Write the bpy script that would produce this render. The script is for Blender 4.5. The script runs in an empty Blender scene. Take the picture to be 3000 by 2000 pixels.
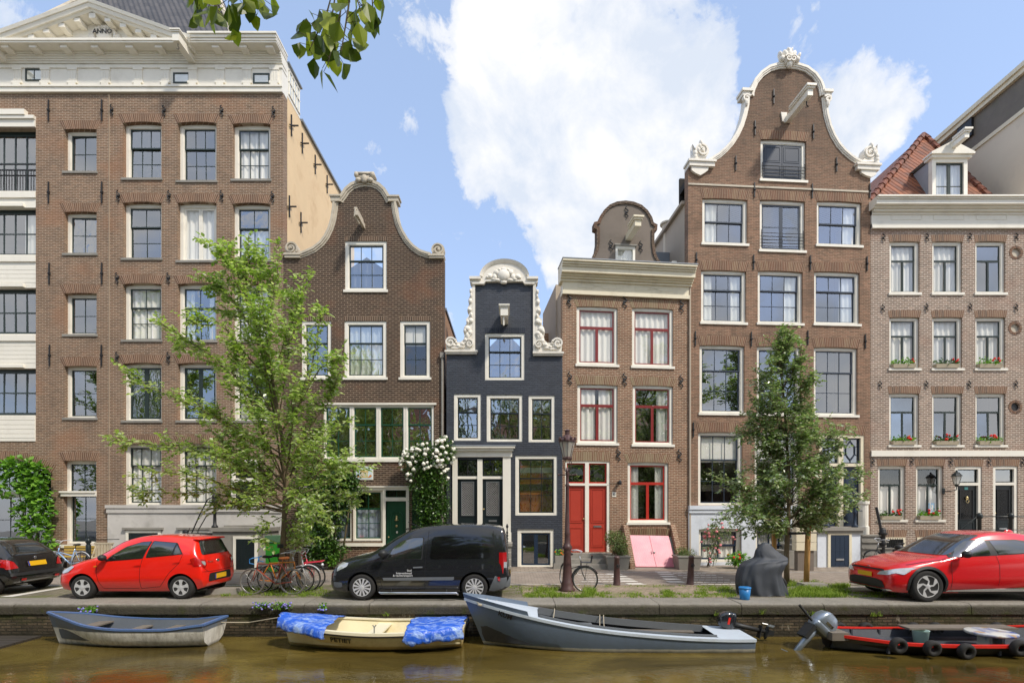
import bpy,bmesh,math,random
from mathutils import Vector,Matrix,noise
from mathutils.geometry import tessellate_polygon,delaunay_2d_cdt
from mathutils.bvhtree import BVHTree
random.seed(7)
SC=bpy.context.scene
COL=SC.collection
PI=math.pi
F,CX,HY,CH=1543.0,1500.0,1489.0,2.2
WATER=-0.76
def rays(px,py):
 return(px-CX)/F,(HY-py)/F
def at(px,py,D):
 a,b=rays(px,py)
 return Vector((a*D,D,CH+b*D))
def ground(px,py,z=0.0):
 a,b=rays(px,py)
 D=(z-CH)/b
 return Vector((a*D,D,z))
 # ---------------------------------------------------------------- mesh builder
class MB:
 def __init__(s):
  s.v,s.f,s.mi,s.sm=[],[],[],[]
  s.m,s.smooth=0,False
 def add(s,vs,fs):
  o=len(s.v)
  s.v+=[tuple(p)for p in vs]
  for f in fs:
   s.f.append([i+o for i in f]);s.mi.append(s.m);s.sm.append(s.smooth)
  return s
 def box(s,x0,x1,y0,y1,z0,z1):
  if x0>x1:x0,x1=x1,x0
  if y0>y1:y0,y1=y1,y0
  if z0>z1:z0,z1=z1,z0
  v=[(x,y,z)for z in(z0,z1)for y in(y0,y1)for x in(x0,x1)]
  return s.add(v,[(0,2,3,1),(4,5,7,6),(0,1,5,4),(2,6,7,3),(0,4,6,2),(1,3,7,5)])
 def obox(s,c,sx,sy,sz,M):
  v=[Vector(c)+M@Vector((x*sx/2,y*sy/2,z*sz/2))for z in(-1,1)for y in(-1,1)for x in(-1,1)]
  return s.add(v,[(0,2,3,1),(4,5,7,6),(0,1,5,4),(2,6,7,3),(0,4,6,2),(1,3,7,5)])
 def frustum(s,b,t):
  v=[(b[0],b[2],b[4]),(b[1],b[2],b[4]),(b[1],b[3],b[4]),(b[0],b[3],b[4]),(t[0],t[2],t[4]),(t[1],t[2],t[4]),(t[1],t[3],t[4]),(t[0],t[3],t[4])]
  return s.add(v,[(3,2,1,0),(4,5,6,7),(0,1,5,4),(1,2,6,5),(2,3,7,6),(3,0,4,7)])
 def prism(s,poly,y0,y1,axis='y'):
  n=len(poly)
  if axis=='y':q=lambda p,y:(p[0],y,p[1])
  elif axis=='x':q=lambda p,y:(y,p[0],p[1])
  else:q=lambda p,y:(p[0],p[1],y)
  v=[q(p,y0)for p in poly]+[q(p,y1)for p in poly]
  tri=tessellate_polygon([[Vector((p[0],p[1],0))for p in poly]])
  fs=[tuple(t)for t in tri]+[tuple(n+i for i in reversed(t))for t in tri]
  fs+=[(i,(i+1)%n,n+(i+1)%n,n+i)for i in range(n)]
  return s.add(v,fs)
 def sweep(s,path,prof,closed=False):
  n=len(path);rows=[]
  for i,p in enumerate(path):
   a=path[i-1]if(i or closed)else p
   b=path[(i+1)%n]if(i<n-1 or closed)else p
   d0=Vector((p[0]-a[0],p[1]-a[1]));d1=Vector((b[0]-p[0],b[1]-p[1]))
   if d0.length<1e-9:d0=d1
   if d1.length<1e-9:d1=d0
   d0.normalize();d1.normalize()
   t=d0+d1
   if t.length<1e-6:t=d1
   t.normalize()
   k=1/max(.5,t.dot(d1))
   nx,nz=-t.y*k,t.x*k
   rows.append([(p[0]+nx*o,y,p[1]+nz*o)for o,y in prof])
  m=len(prof);vs=[q for r in rows for q in r];fs=[]
  for i in range(n if closed else n-1):
   for j in range(m):
    a,b=i*m+j,i*m+(j+1)%m
    c,d=((i+1)%n)*m+(j+1)%m,((i+1)%n)*m+j
    fs.append((a,b,c,d))
  if not closed:fs+=[tuple(range(m))[::-1],tuple((n-1)*m+j for j in range(m))]
  return s.add(vs,fs)
 def tube(s,pts,r,n=6,cap=True):
  pts=[Vector(p)for p in pts];k=len(pts)
  rs=r if isinstance(r,(list,tuple))else[r]*k
  vs=[];up=None
  for i,p in enumerate(pts):
   t=(pts[min(i+1,k-1)]-pts[max(i-1,0)])
   if t.length<1e-9:t=Vector((0,0,1))
   t.normalize()
   if up is None:
    up=Vector((0,0,1))if abs(t.z)<.9 else Vector((1,0,0))
   a=t.cross(up)
   if a.length<1e-4:a=t.cross(Vector((1,.3,.2)))
   a.normalize();b=a.cross(t);up=b
   vs+=[p+(a*math.cos(2*PI*j/n)+b*math.sin(2*PI*j/n))*rs[i]for j in range(n)]
  fs=[]
  for i in range(k-1):
   for j in range(n):
    fs.append((i*n+j,i*n+(j+1)%n,(i+1)*n+(j+1)%n,(i+1)*n+j))
  if cap:fs+=[tuple(range(n))[::-1],tuple((k-1)*n+j for j in range(n))]
  return s.add(vs,fs)
 def lathe(s,prof,c=(0,0,0),n=12,M=None,ang=0.0):
  M=M or Matrix.Identity(3);c=Vector(c);vs=[]
  for r,z in prof:
   vs+=[c+M@Vector((r*math.cos(2*PI*j/n+ang),r*math.sin(2*PI*j/n+ang),z))for j in range(n)]
  fs=[]
  for i in range(len(prof)-1):
   for j in range(n):
    fs.append((i*n+j,i*n+(j+1)%n,(i+1)*n+(j+1)%n,(i+1)*n+j))
  fs+=[tuple(range(n))[::-1],tuple((len(prof)-1)*n+j for j in range(n))]
  return s.add(vs,fs)
 def ball(s,c,r,nu=10,nv=6,M=None):
  if not isinstance(r,(tuple,list)):r=(r,r,r)
  M=M or Matrix.Identity(3);c=Vector(c);vs=[c+M@Vector((0,0,-r[2]))]
  for i in range(1,nv):
   a=-PI/2+PI*i/nv
   vs+=[c+M@Vector((r[0]*math.cos(a)*math.cos(2*PI*j/nu),r[1]*math.cos(a)*math.sin(2*PI*j/nu),r[2]*math.sin(a)))for j in range(nu)]
  vs.append(c+M@Vector((0,0,r[2])));e=len(vs)-1;fs=[]
  for j in range(nu):
   fs.append((0,1+(j+1)%nu,1+j));fs.append((e,e-nu+j,e-nu+(j+1)%nu))
  for i in range(nv-2):
   for j in range(nu):
    a=1+i*nu
    fs.append((a+j,a+(j+1)%nu,a+nu+(j+1)%nu,a+nu+j))
  return s.add(vs,fs)
 def mesh(s,name,mats):
  me=bpy.data.meshes.new(name)
  me.from_pydata(s.v,[],s.f)
  for m in(mats if isinstance(mats,(list,tuple))else[mats]):me.materials.append(m)
  me.polygons.foreach_set('material_index',s.mi)
  me.polygons.foreach_set('use_smooth',s.sm)
  me.update()
  return me
 def build(s,name,mats,parent=None,fix=False,**kw):
  me=s.mesh(name,mats)
  if fix:fixnormals(me)
  return link(name,me,parent,**kw)
def fixnormals(me):
 bm=bmesh.new();bm.from_mesh(me)
 bmesh.ops.remove_doubles(bm,verts=bm.verts,dist=1e-5)
 bmesh.ops.recalc_face_normals(bm,faces=bm.faces)
 bm.to_mesh(me);bm.free()
def link(name,data,parent=None,loc=None,rot=None,label=None,cat=None,group=None,kind=None):
 o=bpy.data.objects.new(name,data);COL.objects.link(o)
 if parent is not None:o.parent=parent
 if loc is not None:o.location=loc
 if rot is not None:o.rotation_euler=rot
 tag(o,label,cat,group,kind)
 return o
def tag(o,label=None,cat=None,group=None,kind=None):
 if label:o['label']=label
 if cat:o['category']=cat
 if group:o['group']=group
 if kind:o['kind']=kind
 return o
def thing(name,label,cat,loc=(0,0,0),rotz=0.0,group=None):
 return link(name,None,None,loc,(0,0,rotz),label,cat,group)
def copy_tree(o,parent=None):
 c=o.copy();COL.objects.link(c)
 if parent is not None:c.parent=parent
 for ch in list(o.children):copy_tree(ch,c)
 return c
 # ---------------------------------------------------------------- materials
def L(r,g,b):
 f=lambda c:(c/255/12.92)if c/255<=.04045 else((c/255+.055)/1.055)**2.4
 return(f(r),f(g),f(b),1)
class NT:
 def __init__(s,name):
  s.mat=bpy.data.materials.new(name);s.mat.use_nodes=True
  s.t=s.mat.node_tree;s.t.nodes.clear()
  s.out=s.t.nodes.new('ShaderNodeOutputMaterial')
 def n(s,typ,**kw):
  nd=s.t.nodes.new('ShaderNode'+typ)
  for k,v in kw.items():
   if k in nd.inputs.keys()or k.replace('_',' ')in nd.inputs.keys():
    k2=k if k in nd.inputs.keys()else k.replace('_',' ')
    s.set(nd.inputs[k2],v)
   else:setattr(nd,k,v)
  return nd
 def set(s,inp,v):
  if isinstance(v,bpy.types.NodeSocket):s.t.links.new(v,inp)
  elif isinstance(v,bpy.types.Node):s.t.links.new(v.outputs[0],inp)
  else:inp.default_value=v
 def math(s,op,a,b=None,c=None,clamp=False):
  nd=s.t.nodes.new('ShaderNodeMath');nd.operation=op;nd.use_clamp=clamp
  s.set(nd.inputs[0],a)
  if b is not None:s.set(nd.inputs[1],b)
  if c is not None:s.set(nd.inputs[2],c)
  return nd.outputs[0]
 def mix(s,fac,a,b,mode='MIX'):
  nd=s.t.nodes.new('ShaderNodeMix');nd.data_type='RGBA';nd.blend_type=mode
  s.set(nd.inputs[0],fac);s.set(nd.inputs[6],a);s.set(nd.inputs[7],b)
  return nd.outputs[2]
 def ramp(s,fac,stops,interp='LINEAR'):
  nd=s.t.nodes.new('ShaderNodeValToRGB');cr=nd.color_ramp;cr.interpolation=interp
  while len(cr.elements)<len(stops):cr.elements.new(.5)
  for e,(p,c)in zip(cr.elements,stops):
   e.position=p;e.color=c if isinstance(c,(tuple,list))else(c,c,c,1)
  s.set(nd.inputs[0],fac)
  return nd.outputs[0]
 def obj(s):return s.n('TexCoord').outputs['Object']
 def geo(s):return s.n('NewGeometry').outputs['Position']
 def noise(s,vec,scale,detail=3,rough=.55,dist=0.0):
  nd=s.n('TexNoise',Scale=scale,Detail=detail,Roughness=rough,Distortion=dist);s.set(nd.inputs['Vector'],vec)
  return nd.outputs['Fac']
 def scale(s,vec,sc):
  nd=s.n('Mapping');s.set(nd.inputs['Vector'],vec);nd.inputs['Scale'].default_value=sc
  return nd.outputs[0]
 def bump(s,h,strength=.3,dist=.01,normal=None):
  nd=s.n('Bump',Strength=strength,Distance=dist);s.set(nd.inputs['Height'],h)
  if normal is not None:s.set(nd.inputs['Normal'],normal)
  return nd.outputs[0]
 def pbr(s,color,rough=.6,metal=0.0,normal=None,spec=.5,**kw):
  nd=s.n('BsdfPrincipled');s.set(nd.inputs['Base Color'],color);s.set(nd.inputs['Roughness'],rough)
  s.set(nd.inputs['Metallic'],metal);s.set(nd.inputs['Specular IOR Level'],spec)
  if normal is not None:s.set(nd.inputs['Normal'],normal)
  for k,v in kw.items():s.set(nd.inputs[k.replace('_',' ')],v)
  s.t.links.new(nd.outputs[0],s.out.inputs[0])
  return nd
 def done(s,sh=None):
  if sh is not None:s.t.links.new(sh.outputs[0]if isinstance(sh,bpy.types.Node)else sh,s.out.inputs[0])
  return s.mat
def m_plain(name,col,rough=.55,var=.12,scale=6,metal=0.0,bump=.1,spec=.5,dirt=None,**kw):
 t=NT(name);p=t.obj()
 nz=t.noise(p,scale,4);big=t.noise(p,scale*.17,3)
 k=t.math('ADD',t.math('MULTIPLY',t.math('SUBTRACT',nz,.5),var*1.4),t.math('MULTIPLY',t.math('SUBTRACT',big,.5),var*1.6))
 k=t.math('ADD',k,1.0)
 c=t.mix(1.0,col,t.n('CombineColor',Red=k,Green=k,Blue=k).outputs[0],'MULTIPLY')
 if dirt:
  g=t.ramp(t.noise(p,scale*.5,6,.65),[(.52,0),(.72,1)])
  c=t.mix(t.math('MULTIPLY',g,dirt[1]),c,dirt[0])
 nm=t.bump(t.noise(p,scale*7,3),bump,.004)if bump else None
 t.pbr(c,rough,metal,nm,spec,**kw)
 return t.done()
def m_brick(name,c1,c2,mortar,bw=.215,rh=.064,ms=.011,stain=(.05,.04,.035,1),stainamt=.45,patch=None,rough=.85,bumpy=.5,vary=.35,painted=False,soot=None):
 t=NT(name);p=t.obj()
 sp=t.n('SeparateXYZ',Vector=p)
 u=t.math('ADD',sp.outputs[0],sp.outputs[1])
 wob=t.noise(p,1.3,2)
 z=t.math('ADD',sp.outputs[2],t.math('MULTIPLY',wob,.012))
 v=t.n('CombineXYZ',X=u,Y=z,Z=0.0).outputs[0]
 br=t.n('TexBrick',Scale=1.0,Color1=c1,Color2=c2,Mortar=mortar)
 br.inputs['Mortar Size'].default_value=ms;br.inputs['Mortar Smooth'].default_value=.25
 br.inputs['Brick Width'].default_value=bw;br.inputs['Row Height'].default_value=rh;br.inputs['Bias'].default_value=0.0
 br.offset=.5;t.set(br.inputs['Vector'],v)
 col=br.outputs['Color']
 # tone shifts of single bricks, larger repairs and soot
 cell=t.noise(t.scale(v,(1/bw,1/rh,1)),.9,1)
 k=t.math('ADD',t.math('MULTIPLY',t.math('SUBTRACT',cell,.5),vary*1.8),1.0)
 mid=t.noise(p,1.1,4,.6)
 k=t.math('MULTIPLY',k,t.math('ADD',t.math('MULTIPLY',t.math('SUBTRACT',mid,.5),vary*1.5),1.0))
 col=t.mix(1.0,col,t.n('CombineColor',Red=k,Green=k,Blue=k).outputs[0],'MULTIPLY')
 if patch:
  pm=t.ramp(t.noise(t.scale(p,(.55,.55,.8)),.8,3,.5),[(.54,0),(.66,1)])
  col=t.mix(t.math('MULTIPLY',pm,patch[1]),col,t.mix(.55,col,patch[0]))
 st=t.ramp(t.noise(t.scale(p,(1.3,1.3,.35)),.9,6,.65),[(.5,0),(.75,1)])
 col=t.mix(t.math('MULTIPLY',st,stainamt),col,t.mix(.75,col,stain))
 s2=t.ramp(t.noise(t.scale(p,(5,5,.45)),1.0,5,.7),[(.52,0),(.78,1)])
 col=t.mix(t.math('MULTIPLY',s2,stainamt*.6),col,t.mix(.6,col,stain))
 ef=t.ramp(t.noise(p,.7,5,.7),[(.58,0),(.72,1)]);col=t.mix(t.math('MULTIPLY',ef,.22),col,mortar)
 if soot:
  zf=t.ramp(t.math('DIVIDE',t.math('ADD',t.math('SUBTRACT',sp.outputs[2],soot[0]),t.math('MULTIPLY',t.math('SUBTRACT',t.noise(p,1.1,5,.65),.5),2.6)),soot[1]),[(0,0),(1,1)])
  col=t.mix(t.math('MULTIPLY',zf,soot[2]),col,t.mix(.7,col,(.06,.05,.04,1)))
 h=t.math('ADD',t.math('MULTIPLY',br.outputs['Fac'],-1.0),t.math('MULTIPLY',t.noise(p,40,3),.35))
 t.pbr(col,rough,0,t.bump(h,bumpy,.012),.3 if not painted else .5)
 return t.done()
M={}
M['brick_brown']=m_brick('brick_brown',L(131,103,81),L(107,86,69),L(172,155,136),patch=(L(160,110,78),.6),stainamt=.4,ms=.010)
M['brick_umber']=m_brick('brick_umber',L(78,60,48),L(60,47,39),L(128,111,94),rh=.078,ms=.017,patch=(L(150,96,66),.55),stainamt=.5,bw=.23,soot=(10.5,4.0,.6))
M['brick_dark']=m_brick('brick_dark',L(62,67,76),L(51,55,64),L(47,52,61),rough=.5,stainamt=.3,bumpy=.9,painted=True,vary=.3,rh=.07,ms=.012)
M['brick_red']=m_brick('brick_red',L(140,103,80),L(114,85,66),L(182,164,142),rh=.066,ms=.010,stainamt=.35,patch=(L(120,92,72),.5))
M['brick_tall']=m_brick('brick_tall',L(144,109,88),L(113,89,73),L(158,136,114),rh=.062,ms=.009,patch=(L(96,78,64),.75),stainamt=.55,soot=(14.0,3.8,.65))
M['brick_pale']=m_brick('brick_pale',L(148,125,110),L(122,105,93),L(198,185,170),rh=.074,ms=.013,patch=(L(150,104,84),.5),stainamt=.25)
M['brick_orange']=m_brick('brick_orange',L(176,128,88),L(150,104,74),L(170,150,128),stainamt=.2)
M['brick_quay']=None
M['white']=m_plain('white_paint',L(232,227,214),.45,.07,3,bump=.08,dirt=(L(150,140,120),.25))
M['cream']=m_plain('cream_paint',L(222,212,186),.5,.08,3,bump=.08,dirt=(L(140,128,100),.35))
M['carved']=m_plain('carved_stone_paint',L(228,222,210),.6,.08,8,bump=.2,dirt=(L(150,140,124),.35))
M['sandstone']=m_plain('weathered_sandstone',L(192,182,164),.8,.25,4,bump=.3,dirt=(L(96,90,78),.55))
M['bluestone']=m_plain('blue_stone',L(140,136,128),.75,.3,3,bump=.35,dirt=(L(70,66,58),.5))
M['plinth']=m_plain('plinth_stone',L(194,190,184),.75,.25,2.2,bump=.3,dirt=(L(112,108,100),.5))
M['limewash']=m_plain('pale_blue_limewash',L(212,218,226),.8,.12,3,bump=.6,dirt=(L(150,152,158),.45))
M['plaster_tan']=m_plain('tan_plaster',L(222,194,153),.85,.14,1.6,bump=.5,dirt=(L(176,140,100),.5))
M['plaster_grey']=m_plain('grey_plaster',L(118,108,98),.85,.2,2,bump=.4,dirt=(L(80,74,66),.5))
M['plaster_white']=m_plain('white_plaster',L(214,203,184),.85,.1,1.2,bump=.3,dirt=(L(160,152,140),.4))
M['render_beige']=m_plain('beige_render',L(178,164,146),.85,.12,2,bump=.3)
M['green_sash']=m_plain('dark_green_paint',L(38,50,46),.35,.15,5,bump=.05)
M['mid_green']=m_plain('bottle_green_paint',L(24,74,52),.35,.15,5,bump=.05)
M['blue_sash']=m_plain('slate_blue_paint',L(48,58,72),.35,.15,5,bump=.05)
M['navy']=m_plain('navy_paint',L(28,44,64),.4,.2,3,bump=.08)
M['red_paint']=m_plain('red_door_paint',L(172,58,42),.42,.12,3,bump=.06)
M['red_sash']=m_plain('dark_red_sash',L(126,34,32),.4,.12,3,bump=.05)
M['door_black']=m_plain('greenish_black_paint',L(24,34,36),.35,.2,4,bump=.05)
M['iron']=m_plain('black_iron',L(34,34,36),.5,.25,9,bump=.1)
M['brass']=m_plain('brass',L(200,180,130),.35,.1,9,metal=.8,bump=.05)
M['steel']=m_plain('dull_steel',L(180,180,180),.35,.1,9,metal=.9,bump=.05)
M['zinc']=m_plain('zinc_sheet',L(128,134,140),.45,.15,2,metal=.3,bump=.05)
M['lead']=m_plain('lead_flashing',L(150,156,164),.5,.2,4,bump=.1)
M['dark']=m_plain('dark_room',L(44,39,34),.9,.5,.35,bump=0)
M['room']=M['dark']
M['mortar']=m_plain('mortar',L(176,158,136),.9,.2,20,bump=.1)
def m_island(name,cols,rough=.8,spec=.3,bump=.3):
 t=NT(name)
 r=t.n('NewGeometry').outputs['Random Per Island']
 c=t.ramp(r,[(i/max(1,len(cols)-1),q)for i,q in enumerate(cols)])
 p=t.obj()
 c=t.mix(.35,c,t.mix(1.0,c,t.noise(p,9,3),'MULTIPLY'))
 t.pbr(c,rough,0,t.bump(t.noise(p,60,2),bump,.004),spec)
 return t.done()
M['vous_brown']=m_island('soldier_bricks_brown',[L(138,104,82),L(112,84,68),L(146,112,90)])
M['vous_red']=m_island('soldier_bricks_red',[L(138,98,76),L(116,84,66),L(146,116,90)])
M['vous_ochre']=m_island('soldier_bricks_ochre',[L(126,92,70),L(150,132,102),L(134,98,76)])
M['vous_pale']=m_island('soldier_bricks_pale',[L(130,100,82),L(150,118,96),L(112,92,80)])
M['vous_dark']=m_island('soldier_bricks_dark',[L(46,52,64),L(58,64,76)])
M['vous_umber']=m_island('soldier_bricks_umber',[L(92,72,58),L(104,80,64),L(76,60,50)])
def m_glass(name,refl=.32,tint=(.92,.95,.94,1),wave=.035,wscale=1.1,rough=.0):
 t=NT(name);p=t.obj()
 h=t.noise(t.scale(p,(1,1,.7)),wscale,2,.5,.6)
 nm=t.bump(h,wave,.05)
 gl=t.n('BsdfGlossy',Roughness=rough,Color=(.95,.97,1,1),Normal=nm)
 tr=t.n('BsdfTransparent',Color=tint)
 fr=t.math('POWER',t.n('LayerWeight',Blend=.5).outputs['Facing'],4.0)
 k=t.math('ADD',t.math('MULTIPLY',fr,.7),refl,clamp=True)
 mx=t.n('MixShader');t.set(mx.inputs[0],k);t.set(mx.inputs[1],tr.outputs[0]);t.set(mx.inputs[2],gl.outputs[0])
 return t.done(mx)
M['glass']=m_glass('window_glass')
M['glass_old']=m_glass('old_wavy_glass',.36,(.86,.9,.86,1),.22,3.0)
M['glass_cur']=m_glass('curtained_window_glass',.12,(.97,.98,.97,1),.035,1.1)
M['glass_soft']=m_glass('thin_glass',.25,(.9,.93,.92,1),.1,2)
def m_curtain():
 t=NT('curtain_cloth')
 d=t.n('BsdfDiffuse',Color=L(244,241,234));tl=t.n('BsdfTranslucent',Color=L(230,226,218))
 mx=t.n('MixShader');mx.inputs[0].default_value=.12
 t.set(mx.inputs[1],d.outputs[0]);t.set(mx.inputs[2],tl.outputs[0])
 return t.done(mx)
M['curtain']=m_curtain()
M['blue_curtain']=m_plain('pale_blue_curtain',L(188,196,214),.9,.1,3,bump=0)
# ---------------------------------------------------------------- roof tiles
def m_tiles(name,c1,c2,w=.22,h=.3):
 t=NT(name);p=t.obj();sp=t.n('SeparateXYZ',Vector=p)
 a=t.math('FRACT',t.math('DIVIDE',t.math('ADD',sp.outputs[0],sp.outputs[1]),w))
 zz=t.math('DIVIDE',sp.outputs[2],h);b=t.math('FRACT',zz)
 wave=t.math('SINE',t.math('MULTIPLY',a,2*PI))
 edge=t.math('FRACT',t.math('ADD',zz,t.math('MULTIPLY',wave,.13)))
 hgt=t.math('ADD',t.math('MULTIPLY',wave,.5),t.math('MULTIPLY',edge,-1.1))
 cell=t.n('TexWhiteNoise',noise_dimensions='2D')
 fl=t.n('CombineXYZ',X=t.math('FLOOR',t.math('DIVIDE',t.math('ADD',sp.outputs[0],sp.outputs[1]),w)),Y=t.math('FLOOR',zz),Z=0.0)
 t.set(cell.inputs['Vector'],fl.outputs[0])
 c=t.mix(cell.outputs[0],c1,c2)
 c=t.mix(t.math('MULTIPLY',t.noise(p,2,4),.5),c,(.05,.045,.04,1))
 t.pbr(c,.55,0,t.bump(hgt,1.0,.06),.4)
 return t.done()
M['tile_grey']=m_tiles('grey_pantiles',L(92,88,86),L(66,64,64))
M['tile_orange']=m_tiles('orange_pantiles',L(164,94,54),L(112,66,44))
M['tile_brown']=m_tiles('dark_orange_pantiles',L(140,74,44),L(104,62,44))
M['slate']=m_plain('slate_roof',L(110,101,88),.6,.3,5,bump=.3,dirt=(L(86,88,60),.5))
# ---------------------------------------------------------------- houses
class House:
 def __init__(s,name,label,px0,D0,ang=0.0):
  s.a=math.radians(ang);s.c,s.s=math.cos(s.a),math.sin(s.a)
  s.O=Vector(((px0-CX)/F*D0,D0))
  s.e=thing(name,label,'house',(s.O.x,s.O.y,0),s.a)
  s.holes=[]
 def p(s,px,py,off=0.0):
  a,b=rays(px,py)
  ox,oy=s.O.x-off*s.s,s.O.y+off*s.c
  # (ox + u c) = a (oy + u s)
  u=(a*oy-ox)/(s.c-a*s.s)
  D=oy+u*s.s
  return u,CH+b*D
 def R(s,x0,y0,x1,y1,off=0.0):
  xm,ym=(x0+x1)/2,(y0+y1)/2
  return s.p(x0,ym,off)[0],s.p(x1,ym,off)[0],s.p(xm,y1,off)[1],s.p(xm,y0,off)[1]
 def wall(s,outline,mat,th=.35,name='wall',y=0.0):
  outs=[Vector((u,z,0))for u,z in outline]
  loops=[outs]+[[Vector((u,z,0))for u,z in h[0]]for h in s.holes]
  pts=[p for l in loops for p in l]
  mb=MB();tri=tessellate_polygon(loops)
  mb.add([(p.x,y,p.y)for p in pts],[tuple(t)for t in tri])
  n=len(outs)
  mb.add([(p.x,y,p.y)for p in outs]+[(p.x,y+th,p.y)for p in outs],[(i,(i+1)%n,n+(i+1)%n,n+i)for i in range(n)])
  for h,d in s.holes:
   n=len(h)
   mb.add([(u,y,z)for u,z in h]+[(u,y+d,z)for u,z in h],[(i,(i+1)%n,n+(i+1)%n,n+i)for i in range(n)])
  o=mb.build(name,mat,s.e)
  bm=bmesh.new();bm.from_mesh(o.data);bmesh.ops.remove_doubles(bm,verts=bm.verts,dist=1e-5)
  bmesh.ops.recalc_face_normals(bm,faces=bm.faces);bm.to_mesh(o.data);bm.free()
  return o
 def hole(s,r,arch=0.0,d=.25):
  u0,u1,z0,z1=r
  if arch>0:
   top=[(u1+(u0-u1)*k/8,z1-arch+arch*4*(k/8)*(1-k/8))for k in range(9)]
  else:top=[(u1,z1),(u0,z1)]
  s.holes.append(([(u0,z0),(u1,z0)]+top,d))
def box_ring(mb,u0,u1,z0,z1,w,y0,y1,wb=None,wt=None):
 wb=w if wb is None else wb;wt=w if wt is None else wt
 mb.box(u0,u0+w,y0,y1,z0,z1);mb.box(u1-w,u1,y0,y1,z0,z1)
 mb.box(u0+w,u1-w,y0,y1,z1-wt,z1)
 if wb>0:mb.box(u0+w,u1-w,y0,y1,z0,z0+wb)
def sash_mesh(mb,u0,u1,z0,z1,y,cols,rows,sw=.05,mw=.024,th=.04):
 box_ring(mb,u0,u1,z0,z1,sw,y,y+th)
 iu0,iu1,iz0,iz1=u0+sw,u1-sw,z0+sw,z1-sw
 for k in range(1,cols):
  x=iu0+(iu1-iu0)*k/cols;mb.box(x-mw/2,x+mw/2,y+.008,y+th-.008,iz0,iz1)
 for k in range(1,rows):
  z=iz0+(iz1-iz0)*k/rows;mb.box(iu0,iu1,y+.010,y+th-.010,z-mw/2,z+mw/2)
def curtain_mesh(u0,u1,z0,z1,y,folds=9,amp=.035,seed=0):
 rnd=random.Random(seed);mb=MB();mb.smooth=True
 n=max(8,int((u1-u0)*42));ph=rnd.random()*6
 vs=[]
 for i in range(n+1):
  t=i/n;u=u0+(u1-u0)*t
  w=math.sin(t*folds*(u1-u0)*PI+ph)*amp+math.sin(t*7+ph)*amp*.5
  vs+=[(u,y+w,z0),(u+rnd.uniform(-.004,.004),y+w*.7,z1)]
 mb.add(vs,[(2*i,2*i+2,2*i+3,2*i+1)for i in range(n)])
 return mb
WSEED=[0]
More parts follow.
